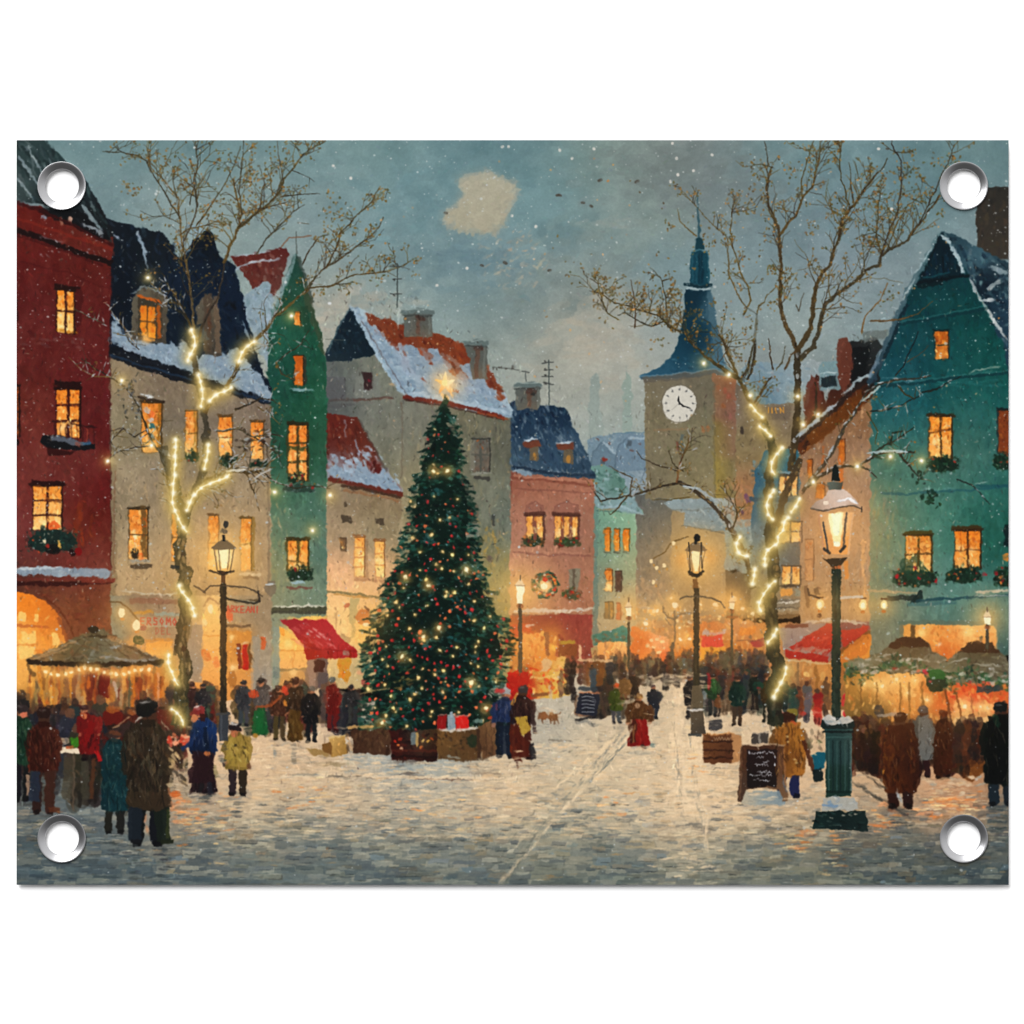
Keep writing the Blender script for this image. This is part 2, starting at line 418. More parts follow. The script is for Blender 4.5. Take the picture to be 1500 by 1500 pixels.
for q_, c in (([(862, 700), (868, 662), (884, 646), (904, 668), (908, 700)], (96, 118, 132)), ([(900, 690), (906, 652), (920, 640), (944, 642), (946, 690)], (104, 126, 142)), ([(938, 706), (948, 682), (966, 690), (992, 704), (990, 728), (940, 730)], (132, 148, 158)), ([(880, 716), (896, 690), (916, 706), (912, 735), (884, 735)], (90, 122, 118))):
    P(q_, c, .85, 1.2, False); S([q_[0], q_[1], q_[2]], 1.6, (66, 84, 96), .7); S([(q_[2][0], q_[2][1] + 2), q_[3]], 3, (166, 182, 190), .75); rect((q_[0][0] + q_[3][0]) / 2 - 4, q_[3][1] + 4, (q_[0][0] + q_[3][0]) / 2 + 3, q_[3][1] + 12, (60, 66, 70), .6, .6, False)
for x, y in [(876, 645), (884, 672), (893, 650), (937, 650), (925, 660)]: D(x, y, 6, 3, .5, (96, 56, 46), .7)
D(886, 673, 8, 5, .1, (140, 40, 26), .9)

# dark grey house and tan house behind the lamp
dg = motif('printed_house', 'plain dark grey house')
P([(928, 725), (985, 722), (985, 900), (928, 905)], V(730, (88, 92, 90), 885, (150, 130, 104)), 1, .6)
P([(930, 880), (990, 872), (1000, 925), (930, 925)], (150, 132, 104), 1, 2)
mottle([(928, 725), (985, 722), (985, 900), (928, 905)], 7, (30, 10, 4))
dabs([(930, 730), (984, 730), (984, 890), (930, 890)], 120, [(92, 96, 96), (84, 86, 84), (104, 104, 98), (96, 92, 84)], (6, 16), (2, 5), (1.5, .3), (.2, .6))
dabs([(930, 845), (984, 850), (984, 900), (930, 900)], 60, [(176, 152, 124), (160, 134, 104), (190, 150, 110)], (6, 14), (2, 5), (1.2, .6), (.3, .6))
P([(975, 705), (1030, 712), (1045, 740), (985, 745)], (120, 142, 152), 1, 1.5)
tan = motif('printed_house', 'tan house with a steep blue grey roof behind the middle street lamp')
P([(983, 744), (1062, 770), (1064, 925), (983, 925)], F([(990, 760, 140, 124, 96), (1040, 800, 150, 134, 102), (1000, 860, 146, 128, 98), (1050, 900, 140, 122, 96)], 40), 1, .6)
mottle([(983, 744), (1062, 770), (1064, 925), (983, 925)], 8, (30, 10, 4))
P([(972, 738), (1000, 708), (1040, 712), (1048, 745), (1064, 775), (1066, 782), (1030, 774), (1000, 770), (1004, 752), (985, 746)], F([(990, 730, 128, 150, 160), (1030, 730, 122, 142, 152), (1030, 765, 104, 132, 150), (1060, 778, 96, 126, 144)], 18), 1, 1)
S([(984, 747), (1012, 748), (1046, 744)], 1.8, (82, 92, 94), .7); S([(1000, 770), (1030, 775), (1066, 783)], 2, (64, 76, 80), .8)
dabs([(985, 712), (1040, 715), (1060, 775), (1005, 768)], 50, [(150, 168, 176), (98, 126, 142), (170, 184, 188), (116, 140, 150)], (5, 14), (1.5, 3.5), (.2, .6), (.4, .8))

# ------------------------------------------------------------------ clock tower
tower = motif('printed_clock_tower', 'tan clock tower with a tall dark blue spire')
S([(1022, 280), (1024, 350)], 1.5, (44, 78, 88), 1, True, 4)
P([(1021, 349), (1029, 349), (1033, 365), (1018, 365)], (18, 56, 66), 1, .3)
P([(1013, 369), (1023, 364), (1038, 369), (1040, 417), (1011, 417)], (14, 60, 74), 1, .3)
for x, c in [(1015, (40, 88, 102)), (1020, (32, 80, 94)), (1024, (6, 38, 50)), (1028, (6, 38, 50)), (1033, (22, 70, 82)), (1037, (50, 96, 108))]: S([(x, 372), (x + .5, 414)], 2, c, .8)
S([(1012, 370), (1024, 366), (1038, 371)], 1.6, (110, 150, 160), .7)
P([(1004, 425), (1042, 425), (1047, 455), (1053, 490), (1058, 515), (1064, 535), (1076, 545), (1062, 552), (1000, 554), (938, 555), (935, 550), (962, 540), (980, 524), (992, 505), (1000, 470), (1002, 445)],
  F([(1010, 440, 10, 44, 58), (1018, 480, 11, 48, 64), (1020, 505, 12, 48, 64), (1000, 520, 20, 62, 80), (970, 545, 38, 80, 100), (1020, 540, 42, 82, 100), (1046, 460, 62, 94, 108), (1054, 510, 58, 92, 112), (1060, 540, 76, 112, 132), (940, 552, 40, 84, 108)], 13), 1, .5)
P([(1036, 427), (1042, 427), (1048, 460), (1056, 505), (1062, 530), (1050, 525), (1042, 490)], (70, 100, 112), .6, 1, False)
S([(1002, 417), (1024, 420), (1044, 418)], 4.5, (10, 40, 50), .95, True); S([(1006, 423), (1040, 423)], 2, (190, 204, 208), .7)
for _ in range(40): D(U(1003, 1040), U(430, 540), U(3, 8), U(1.2, 2.6), U(.9, 1.9), vary((14, 54, 72), .14), U(.3, .7))
dabs([(960, 545), (992, 515), (1060, 520), (1066, 545)], 60, [(50, 94, 114), (34, 76, 96), (80, 120, 134), (24, 62, 80)], (4, 11), (1.5, 3), (.1, .5), (.3, .7))
P([(944, 555), (1000, 554), (1045, 547), (1048, 730), (946, 730)], F([(950, 570, 116, 106, 84), (1000, 560, 110, 102, 84), (1040, 570, 104, 98, 80), (950, 620, 120, 110, 84), (1030, 640, 122, 114, 86), (960, 690, 116, 108, 86), (1030, 710, 124, 114, 84)], 30), 1, .5)
P([(1044, 547), (1078, 555), (1080, 730), (1047, 730)], F([(1050, 580, 124, 106, 74), (1062, 575, 142, 88, 66), (1072, 600, 132, 92, 76), (1055, 640, 132, 116, 62), (1072, 640, 128, 96, 80), (1054, 700, 142, 122, 54), (1072, 700, 118, 106, 80)], 13), 1, .5)
mottle([(944, 555), (1078, 555), (1080, 730), (946, 730)], 6, (24, 9, 4))
repaint([(946, 557), (1078, 557), (1078, 728), (948, 728)], 420, (5, 14), (2, 4), (1.5, .4), .045)
P([(938, 553), (1046, 540), (1078, 547), (1078, 552), (1045, 548), (1000, 556), (944, 559)], (92, 86, 76), .8, .5, False)
S([(936, 551), (975, 549), (1044, 541), (1066, 546)], 1.8, (120, 150, 164), .7)
S([(957, 630), (1018, 628)], 2, (150, 110, 76), .5); S([(1046, 560), (1048, 720)], 1.5, (84, 84, 76), .6)
S([(955, 562), (958, 640)], 1.5, (96, 90, 72), .5); S([(1034, 590), (1036, 640)], 1.5, (98, 92, 76), .5)
for x, y, c in [(1062, 572, (160, 76, 56)), (1068, 580, (150, 76, 58)), (1060, 595, (150, 84, 40)), (1052, 568, (150, 92, 60)), (1070, 610, (150, 92, 84)), (1030, 628, (170, 94, 50)), (1037, 627, (176, 96, 48))]: D(x, y, 9, 5, 1.4, c, .6)
rect(989, 645, 998, 663, (98, 86, 72), .8, .6, False); rect(990, 646, 994, 661, (124, 72, 56), .8, .5, False); rect(997, 636, 1003, 662, (76, 90, 92), .7, .8, False); S([(985, 663), (1004, 664)], 1.6, (142, 136, 116), .7)
clk = motif('printed_clock_face', 'white clock face with black hands', tower)
E(995, 591.5, 26.6, 28.2, (104, 96, 80), 1, True); E(995, 591.5, 25, 26.8, (206, 201, 188), 1, True)
S([(995 + 25 * math.cos(t), 592 + 26.6 * math.sin(t)) for t in np.linspace(.5, 2.7, 12)], 2, (232, 220, 204), .9)
S([(995 + 24.5 * math.cos(t), 591 + 26.4 * math.sin(t)) for t in np.linspace(3.4, 6, 12)], 1.3, (150, 142, 128), .7)
def clock_marks():
  E(995, 591.5, 26.6, 28.2, (104, 96, 80), .8, True); E(995, 591.5, 25, 26.8, (206, 201, 188), .95, True)
  for k in range(12):
    t = k * math.pi / 6 - math.pi / 2
    x, y = 995.5 + 20 * math.cos(t), 591 + 21 * math.sin(t)
    D(x, y, 4.4, 2.0, t + U(-.5, .5), (92, 92, 92), .75); D(x + U(-1, 1), y + U(-1, 1), 2.4, 1.4, t + 1.5, (70, 72, 76), .7)
    S([(995.3 + 24 * math.cos(t), 591.3 + 25.6 * math.sin(t)), (995.3 + 22.6 * math.cos(t), 591.3 + 24.2 * math.sin(t))], .8, (110, 108, 104), .6)
  S([(995, 591, 1.6), (993.6, 585, 3.2), (993.8, 580, 1)], 2, (22, 24, 28), 1); S([(995, 591, 1.6), (1001, 594.5, 2.8), (1004, 595.5, 1.4), (1012, 599, 1)], 2, (22, 24, 28), 1); S([(995, 591), (984, 600)], .8, (120, 116, 110), .7); D(995, 591, 3, 3, 0, (22, 24, 28), 1)
late(clock_marks)

# ------------------------------------------------------------------ houses behind the tree of lights, right of the tower
bt = motif('printed_house', 'beige house with a blue snowy roof right beside the clock tower')
P([(1078, 560), (1172, 575), (1175, 760), (1078, 760)], F([(1085, 580, 108, 96, 84), (1120, 600, 122, 106, 86), (1100, 650, 128, 112, 78), (1130, 640, 126, 110, 80), (1090, 720, 150, 110, 76), (1160, 600, 120, 106, 90)], 24), 1, .6)
mottle([(1078, 560), (1172, 575), (1175, 760), (1078, 760)], 8, (22, 8, 4))
P([(1080, 548), (1098, 530), (1130, 532), (1170, 530), (1205, 528), (1200, 590), (1160, 592), (1112, 590), (1095, 572), (1080, 562)], F([(1090, 550, 122, 142, 150), (1120, 545, 128, 146, 152), (1160, 560, 130, 150, 158), (1190, 540, 142, 152, 152), (1110, 570, 84, 116, 132)], 18), 1, 1.5)
dabs([(1090, 532), (1200, 530), (1198, 588), (1112, 588)], 70, [(150, 166, 172), (112, 136, 148), (98, 124, 140), (168, 178, 178), (136, 130, 128)], (5, 13), (1.5, 4), (.7, .6), (.3, .7))
rect(1116, 594, 1158, 616, (106, 92, 76), .9, 1, False); [late(S, [(x, 597), (x + U(-1, 1), 605)], 1.5, (222, 150, 50), .85) for x in (1126, 1131, 1136, 1143)]; late(S, [(1143, 598), (1148, 605), (1148, 597)], 1.4, (222, 150, 50), .8)
rect(1084, 625, 1089, 636, (56, 48, 42), .9, .5, False)
for _ in range(60): D(U(1062, 1105), U(700, 770), U(6, 14), U(2, 5), U(.5, 2.4), vary(pick([(176, 122, 76), (160, 112, 80), (190, 132, 90), (130, 110, 90)]), .06), U(.3, .7))
for x, y in [(1096, 736), (1087, 750), (1094, 728)]: D(x, y, 9, 4.5, 1.2, (96, 60, 96), .85)
mb = motif('printed_house', 'narrow dark blue house with lit windows behind the light wrapped tree')
P([(1100, 770), (1106, 690), (1122, 660), (1168, 655), (1176, 700), (1176, 900), (1100, 900)], F([(1115, 690, 38, 84, 110), (1150, 680, 34, 94, 116), (1110, 730, 40, 84, 110), (1150, 745, 84, 100, 108), (1160, 800, 78, 84, 84), (1120, 800, 100, 120, 124), (1150, 870, 92, 90, 80), (1110, 860, 108, 104, 92)], 20), 1, .8)
P([(1062, 775), (1100, 770), (1102, 840), (1062, 835)], V(775, (128, 148, 152), 835, (120, 140, 146)), 1, 1.5)
dabs([(1062, 775), (1175, 760), (1175, 890), (1062, 840)], 150, [(110, 134, 142), (88, 112, 124), (72, 78, 80), (96, 90, 78), (134, 150, 154)], (5, 14), (2, 4), (1.4, .5), (.25, .6))
dabs([(1102, 680), (1166, 662), (1170, 726), (1102, 726)], 60, [(30, 78, 104), (48, 100, 124), (24, 66, 88), (86, 130, 148)], (5, 12), (1.5, 4), (1.2, .6), (.3, .7))
P([(1058, 838), (1176, 842), (1176, 905), (1058, 905)], V(838, (118, 112, 98), 905, (168, 132, 88)), .6, 2, False)
window(1142, 697, 1168, 726, mb, 3, 1, 0, [(226, 170, 90), (240, 190, 110), (212, 130, 60), (250, 214, 140)], (60, 64, 62), 2.4)
window(1141, 764, 1174, 794, mb, 2, 2, 0, [(236, 178, 80), (246, 206, 120), (222, 130, 60)], (74, 64, 58), 2.6, False)
window(1146, 829, 1172, 856, mb, 2, 1, 0, [(236, 160, 70), (246, 190, 100), (222, 120, 50)], (86, 80, 72), 3, False)
S([(1098, 732), (1170, 732)], 6, (34, 66, 92), .9); S([(1140, 858), (1215, 859)], 3.5, (40, 38, 36), .9); S([(1140, 692), (1168, 692)], 3, (120, 150, 164), .8)
rect(1143, 862, 1160, 873, (232, 150, 60), .8, 1, False); rect(1164, 862, 1178, 874, (120, 136, 128), .8, 1, False)
P([(1135, 878), (1176, 876), (1176, 895), (1135, 896)], V(876, (70, 76, 78), 896, (150, 140, 116)), .9, 1, False); snowline([(1138, 883), (1172, 881)], 3, (206, 208, 202)); S([(1136, 890), (1175, 890)], 3, (58, 60, 58), .8)

bh = motif('printed_house', 'warm tan house with a rust brown sloping roof on the right')
BW = [(1172, 650), (1280, 585), (1280, 960), (1172, 960)]
P(BW, F([(1200, 650, 124, 91, 66), (1260, 610, 130, 91, 59), (1190, 720, 139, 108, 88), (1260, 680, 152, 122, 99), (1190, 800, 148, 120, 94), (1260, 800, 159, 132, 105), (1200, 870, 158, 126, 92), (1250, 900, 182, 144, 101)], 34), 1, .6)
mottle(BW, 9, (26, 9, 4), 2.0)
dabs(BW, 330, [(184, 140, 98), (150, 112, 80), (170, 120, 76), (196, 150, 104), (140, 98, 66)], (6, 18), (1.5, 4), (1.55, .2), (.25, .6))
P([(1168, 655), (1180, 600), (1196, 545), (1212, 590), (1226, 540), (1240, 500), (1285, 495), (1300, 520), (1300, 560), (1270, 590), (1220, 630), (1180, 660), (1172, 668)], F([(1190, 590, 74, 38, 26), (1230, 560, 60, 30, 22), (1265, 540, 20, 22, 24), (1250, 600, 84, 40, 14), (1200, 640, 80, 38, 18), (1285, 520, 40, 44, 44)], 16), 1, 1.2)
P([(1176, 590), (1188, 548), (1204, 570), (1202, 600), (1180, 620)], (92, 46, 34), .9, 1.5, False); P([(1228, 498), (1240, 495), (1252, 520), (1248, 560), (1232, 575), (1226, 530)], (100, 52, 38), .95, 1.2, False)
P([(1198, 540), (1205, 528), (1228, 530), (1230, 570), (1200, 572)], (112, 140, 144), .9, 1.2, False); P([(1202, 552), (1226, 552), (1226, 566), (1204, 566)], (22, 32, 36), .9, .8, False); S([(1202, 546), (1226, 546)], 2, (196, 208, 206), .8)
P([(1250, 510), (1276, 505), (1270, 540), (1255, 570), (1246, 560)], (14, 18, 20), .8, 1.5, False)
P([(1262, 486), (1300, 484), (1295, 498), (1265, 502)], (96, 104, 100), .8, 1, False)
dabs([(1172, 655), (1270, 560), (1290, 570), (1190, 660)], 90, [(110, 54, 18), (74, 32, 14), (50, 24, 14), (130, 66, 22), (28, 18, 16)], (5, 13), (1.5, 4), (-.6, .4), (.4, .8))
P([(1180, 640), (1262, 572), (1268, 590), (1190, 655)], (100, 54, 16), .75, 1.5, False)
S([(1156, 657), (1200, 618), (1230, 590), (1256, 566), (1276, 552)], 7, (36, 28, 26), .8); snowline([(1168, 640), (1200, 612), (1228, 588)], 5, (158, 172, 184)); snowline([(1236, 578), (1258, 556), (1276, 548)], 6, (150, 164, 168)); 
window(1229, 643, 1238, 676, bh, 1, 1, 0, DIM, (110, 60, 30), 1.5, False, 1, hot=.1); window(1184, 673, 1190, 700, bh, 1, 1, 0, DIM, (90, 52, 30), 1.2, False, 1, hot=.1); window(1196, 708, 1208, 730, bh, 1, 1, 0, DIM, (90, 52, 30), 1.2, False, 1, hot=.1)
S([(1231, 668), (1233, 700), (1231, 718)], 6, (206, 92, 20), .75); S([(1206, 655), (1204, 690)], 3, (180, 80, 22), .6)
window(1180, 790, 1192, 850, bh, 1, 2, 0, [(170, 120, 80), (196, 140, 90), (140, 92, 60)], (112, 80, 58), 1.5, False, 1, hot=.1)
for _ in range(26): D(U(1262, 1274), U(790, 880), U(8, 22), U(2, 4), 1.57 + U(-.1, .1), vary((222, 164, 104), .06), U(.3, .7))
S([(1180, 858), (1184, 890)], 6, (74, 54, 42), .7); S([(1196, 862), (1198, 872)], 8, (40, 34, 34), .7)

# ------------------------------------------------------------------ teal gabled house
teal = motif('printed_house', 'tall teal gabled house with flower boxes at the right edge')
TW = [(1380, 338), (1356, 378), (1330, 432), (1308, 480), (1290, 540), (1276, 590), (1273, 960), (1480, 960), (1480, 490), (1440, 430), (1410, 380)]
P(TW, F([(1380, 360, 10, 34, 44), (1370, 420, 10, 58, 62), (1400, 450, 10, 68, 68), (1340, 500, 14, 66, 72), (1440, 500, 12, 72, 68), (1300, 560, 20, 74, 84), (1400, 560, 14, 76, 76), (1460, 560, 18, 84, 78),
          (1310, 610, 22, 86, 92), (1430, 620, 40, 96, 90), (1300, 660, 56, 104, 92), (1420, 670, 66, 104, 92), (1340, 700, 62, 110, 98), (1450, 700, 46, 104, 96), (1300, 760, 88, 124, 100), (1290, 820, 110, 130, 98), (1350, 760, 62, 116, 102), (1430, 760, 50, 108, 92), (1470, 800, 24, 82, 70),
          (1310, 850, 100, 128, 112), (1420, 860, 76, 124, 114), (1300, 900, 116, 126, 104), (1360, 895, 84, 122, 112), (1450, 895, 92, 124, 112), (1470, 940, 60, 90, 84), (1290, 940, 112, 116, 96)], 34), 1, .8)
mottle(TW, 8, (50, 16, 6), 1.6)
repaint(TW, 2600, (7, 20), (2, 5), (1.5, .45), .07, (.35, .75))
for _ in range(120): D(U(1276, 1330), U(720, 880), U(6, 22), U(2, 4), 1.57 + rng.normal(0, .12), vary(pick([(132, 134, 92), (106, 126, 104), (88, 116, 110), (146, 138, 84), (120, 118, 104)]), .05), U(.2, .55))
# roof, gable and chimney
P([(1430, 280), (1436, 276), (1465, 272), (1480, 276), (1480, 380), (1432, 372)], V(275, (46, 44, 40), 370, (58, 52, 44)), 1, .8)
dabs([(1430, 280), (1478, 276), (1478, 372), (1432, 368)], 60, [(36, 36, 34), (70, 58, 46), (54, 50, 44)], (6, 18), (2, 5), (1.57, .2), (.3, .6))
P([(1380, 338), (1402, 346), (1432, 362), (1480, 385), (1480, 560), (1470, 505), (1446, 452), (1420, 405), (1400, 372)], F([(1400, 360, 40, 66, 76), (1430, 380, 60, 92, 104), (1450, 410, 14, 30, 42), (1470, 450, 30, 56, 72), (1440, 440, 14, 34, 46), (1475, 400, 40, 62, 70)], 15), 1, 1)
dabs([(1395, 350), (1478, 385), (1478, 520), (1440, 440)], 110, [(12, 24, 36), (30, 56, 72), (60, 90, 100), (18, 36, 50), (96, 124, 130)], (6, 18), (2, 5), (.9, .5), (.4, .8))
P([(1376, 352), (1357, 392), (1342, 420), (1414, 406), (1396, 366)], (8, 26, 36), .75, 1.5, False)
for _ in range(18): D(U(1352, 1400), U(370, 404), U(8, 20), U(2, 4), U(1.2, 1.8), vary((10, 50, 66), .2), U(.3, .6))
S([(1382, 376), (1381, 410)], 2, (4, 14, 20), .8)
S([(1338, 416), (1380, 409), (1420, 404)], 4.5, (6, 22, 28), .9); S([(1344, 408), (1390, 400)], 3, (20, 76, 84), .7); S([(1344, 420), (1380, 415)], 5, (4, 26, 30), .8)
P([(1372, 342), (1380, 336), (1350, 400), (1326, 446), (1306, 490), (1288, 542), (1274, 570), (1270, 560), (1296, 500), (1324, 430), (1344, 396)], V(340, (90, 118, 122), 570, (34, 58, 72)), .9, 1.2, False)
S([(1376, 350), (1350, 408)], 3, (10, 22, 30), .8); S([(1330, 445), (1310, 488), (1296, 526)], 5, (16, 36, 46), .85)
snowline([(1364, 364), (1342, 400)], 3, (150, 172, 176)); snowline([(1340, 408), (1322, 440)], 4, (140, 160, 164)); snowline([(1292, 510), (1272, 556)], 7, (98, 122, 138), .6)
snowline([(1378, 344), (1388, 352), (1402, 376), (1412, 400)], 7, (166, 186, 190)); snowline([(1420, 408), (1436, 440), (1456, 470), (1476, 498)], 5, (162, 170, 170)); snowline([(1440, 448), (1474, 494)], 3, (196, 200, 196), .7)
snowline([(1438, 440), (1458, 440)], 4, (176, 184, 184)); snowline([(1452, 390), (1476, 402)], 8, (130, 148, 152), .8); snowline([(1446, 425), (1466, 410)], 8, (140, 152, 152), .8)
for a_, b_ in [((1318, 476), (1446, 452)), ((1286, 566), (1380, 558)), ((1380, 556), (1480, 546))]: S([a_, b_], 4, (8, 48, 54), .75); S([(a_[0], a_[1] - 4), (b_[0], b_[1] - 4)], 1.8, (72, 128, 126), .5)
S([(1290, 722), (1326, 725), (1352, 720), (1420, 718), (1480, 713)], 3.5, (30, 82, 90), .75); snowline([(1345, 716), (1400, 716)], 2, (96, 150, 146), .5); S([(1430, 712), (1480, 712)], 4, (26, 76, 84), .7); snowline([(1428, 710), (1444, 706)], 2.5, (170, 184, 176), .7)
for _ in range(30): D(U(1375, 1470), U(556, 566), U(8, 18), U(2, 3.5), U(-.15, .1), vary((34, 98, 96), .1), U(.3, .6))
snowline([(1290, 553), (1340, 557)], 2, (140, 160, 166), .5); snowline([(1420, 545), (1466, 536)], 3, (180, 180, 160), .55)
window(1370, 485, 1389, 526, teal, 1, 2, 0, DIM + [(238, 150, 50)], (10, 40, 40), 1.8, depth=2, hot=.2)
window(1362, 610, 1394, 672, teal, 2, 1, 0, [(234, 128, 30), (246, 156, 54), (250, 184, 90), (220, 110, 26), (252, 206, 124)], (74, 50, 22), 3.2); S([(1362, 634), (1394, 629)], 2.4, (74, 40, 20), .85)
window(1462, 601, 1482, 664, teal, 1, 1, 0, [(112, 50, 22), (134, 60, 24), (92, 40, 20), (150, 80, 30)], (20, 40, 44), 2, hot=0)
window(1327, 784, 1364, 838, teal, 2, 1, 0, [(236, 136, 40), (248, 180, 90), (190, 90, 24), (252, 206, 124), (160, 70, 20)], (76, 60, 22), 3.6); S([(1327, 813), (1364, 810)], 2.6, (70, 50, 24), .85); S([(1324, 781), (1366, 779)], 5, (66, 58, 20), .9)
window(1399, 777, 1436, 832, teal, 2, 1, 0, [(236, 120, 24), (248, 160, 50), (190, 84, 20), (250, 190, 100)], (72, 44, 18), 3.4); S([(1396, 773), (1438, 772)], 5, (62, 44, 18), .9); S([(1400, 806), (1436, 806)], 2.2, (80, 50, 30), .7)
window(1473, 772, 1484, 800, teal, 1, 1, 0, [(20, 40, 40), (10, 30, 34)], (10, 40, 40), 2, hot=0)
D(1474, 816, 12, 9, 1.4, (232, 130, 40), .8)
flowers(1359, 665, 1404, 693, teal, 4); flowers(1455, 660, 1484, 690, teal, 4); flowers(1308, 828, 1374, 861, teal, 13); flowers(1386, 826, 1438, 855, teal, 9); flowers(1455, 828, 1484, 860, teal, 6)
P([(1318, 822), (1345, 812), (1362, 838), (1330, 850)], (24, 60, 44), .7, 2.5, False)
for x, y in [(1442, 841), (1371, 850), (1459, 840), (1340, 832), (1345, 847), (1314, 845)]: D(x, y, 6, 4.5, U(0, 3), (176, 24, 34), .95)
for _ in range(9): E(U(1350, 1372), U(718, 736), 2.5, 4, (12, 40, 30), .8, False, 1)
# shop front of the teal house
S([(1275, 866), (1345, 868)], 3, (176, 150, 112), .8); S([(1300, 876), (1345, 876)], 8, (24, 34, 34), .85); P([(1340, 874), (1348, 864), (1352, 866), (1346, 884), (1334, 884)], (18, 36, 36), .9, 1, False)
S([(1344, 880), (1400, 877), (1480, 871)], 4, (24, 62, 72), .85); S([(1330, 886), (1400, 883)], 5, (52, 96, 100), .6); snowline([(1428, 868), (1478, 864)], 5, (196, 178, 150)); snowline([(1428, 873), (1478, 872)], 2, (190, 200, 196), .8)
shop = motif('printed_shop_window', 'wide lit shop window with a grey lintel', teal)
P([(1318, 914), (1360, 911), (1450, 913), (1461, 922), (1461, 968), (1318, 968)], F([(1330, 930, 214, 140, 60), (1350, 925, 244, 178, 90), (1390, 935, 232, 142, 60), (1420, 925, 246, 190, 110), (1380, 955, 214, 104, 42), (1440, 950, 222, 140, 66), (1455, 930, 236, 166, 90)], 18), 1, .8)
for x, y in inside([(1325, 920), (1458, 920), (1458, 966), (1325, 966)], 140): D(x, y, U(4, 12), U(2, 5), U(0, 3), vary(pick([(238, 156, 70), (222, 124, 52), (246, 186, 100), (206, 104, 42)]), .05), U(.2, .6))
G(1350, 926, 7, (254, 214, 130), .9); G(1418, 926, 9, (254, 214, 130), .8); G(1377, 945, 3, (255, 232, 190), .9); G(1388, 956, 12, (206, 90, 34), .6)
S([(1317, 913), (1360, 911), (1460, 914)], 6, (84, 106, 92), .95, True); S([(1321, 916), (1321, 962)], 5, (100, 106, 86), .9, True); S([(1337, 916), (1337, 935)], 6, (70, 50, 30), .8); S([(1460, 915), (1461, 965)], 3, (120, 120, 100), .6)
use(teal)

# ------------------------------------------------------------------ mint house and pink house
mint = motif('printed_house', 'small mint green house beside the pink one')
P([(866, 680), (905, 720), (940, 745), (944, 752), (932, 752), (932, 960), (866, 960)], F([(880, 760, 118, 160, 134), (925, 770, 128, 166, 138), (880, 810, 130, 158, 130), (925, 830, 140, 156, 124), (880, 860, 164, 158, 122), (925, 880, 176, 160, 122), (890, 920, 178, 156, 116), (870, 780, 90, 128, 116), (870, 850, 92, 112, 102)], 20), 1, .6)
mottle([(866, 740), (932, 752), (932, 960), (866, 960)], 7, (20, 8, 3), 1.5)
rect(866, 740, 876, 935, V(740, (92, 128, 118), 935, (96, 112, 104)), .75, .8, False)
P([(868, 684), (884, 680), (905, 690), (925, 722), (944, 752), (905, 748), (872, 742), (866, 720)], F([(880, 700, 104, 140, 132), (900, 710, 84, 122, 110), (880, 725, 124, 150, 152), (920, 740, 132, 158, 164), (930, 748, 110, 142, 150)], 12), 1, 1)
dabs([(874, 690), (902, 690), (940, 748), (874, 740)], 70, [(40, 74, 66), (150, 172, 178), (84, 118, 108), (120, 148, 150), (60, 92, 84)], (4, 11), (1.5, 3.5), (.5, .6), (.4, .85))
snowline([(874, 742), (905, 742), (940, 752)], 4, (140, 168, 174)); S([(874, 748), (910, 750)], 2, (60, 92, 90), .8); S([(878, 746), (900, 746)], 2, (150, 100, 70), .6)
for x0 in (886, 900, 914): window(x0, 775, x0 + 7.5, 807, mint, 1, 1, 0, [(214, 110, 24), (228, 134, 36), (196, 96, 22)], (70, 84, 60), 1.2, False, 1, hot=.2); S([(x0 - 1, 809.5), (x0 + 8, 811)], 2.2, (72, 66, 56), .8)
window(887, 835, 897, 866, mint, 1, 2, 0, [(206, 100, 24), (240, 150, 60), (246, 170, 84)], (84, 70, 50), 1.2, False, 1, hot=.5); window(902, 837, 910, 866, mint, 1, 1, 0, [(96, 66, 54), (60, 46, 42), (120, 84, 64)], (80, 72, 60), 1.2, False, 1, hot=0)
window(887, 882, 898, 906, mint, 2, 1, 0, [(196, 140, 66), (120, 96, 60), (150, 110, 60)], (110, 96, 66), 1.6, False, 1, hot=.1); window(903, 884, 909, 907, mint, 1, 2, 0, [(170, 76, 40), (190, 100, 60)], (150, 110, 84), 1.4, False, 1, hot=0)
motif('printed_awning', 'teal awning with a garland', mint); P([(866, 930), (914, 916), (921, 922), (921, 940), (866, 946)], F([(875, 932, 60, 128, 116), (910, 922, 54, 130, 120), (890, 940, 72, 96, 80)], 14), 1, 1)
dabs([(868, 932), (920, 922), (920, 940), (868, 944)], 40, [(40, 104, 94), (90, 150, 134), (64, 80, 54), (120, 120, 80), (140, 70, 40)], (3, 8), (1.5, 3), (-.2, .4), (.4, .9)); use(mint)
pink = motif('printed_house', 'salmon pink house with a dark blue slate roof and window garlands')
PK = [(745, 686), (800, 694), (871, 700), (868, 1000), (742, 1000)]
P(PK, F([(755, 700, 134, 78, 60), (800, 705, 166, 108, 84), (860, 715, 160, 104, 82), (760, 760, 166, 114, 90), (820, 770, 164, 112, 90), (860, 790, 150, 104, 84), (770, 815, 176, 122, 96), (850, 820, 162, 108, 84), (765, 860, 214, 156, 104), (750, 880, 196, 148, 92), (800, 880, 178, 120, 86), (855, 880, 164, 108, 82)], 26), 1, .5)
mottle(PK, 7, (24, 8, 3), 1.4)
repaint([(748, 700), (866, 704), (866, 890), (748, 890)], 380, (5, 14), (2, 4), (1.5, .5), .05)
P([(745, 596), (752, 588), (780, 592), (826, 596), (832, 604), (852, 650), (872, 694), (872, 702), (800, 698), (745, 690)], F([(760, 610, 24, 48, 70), (820, 610, 20, 42, 62), (780, 650, 40, 62, 82), (830, 650, 52, 76, 96), (760, 680, 60, 82, 98), (850, 690, 44, 66, 84)], 18), 1, .8)
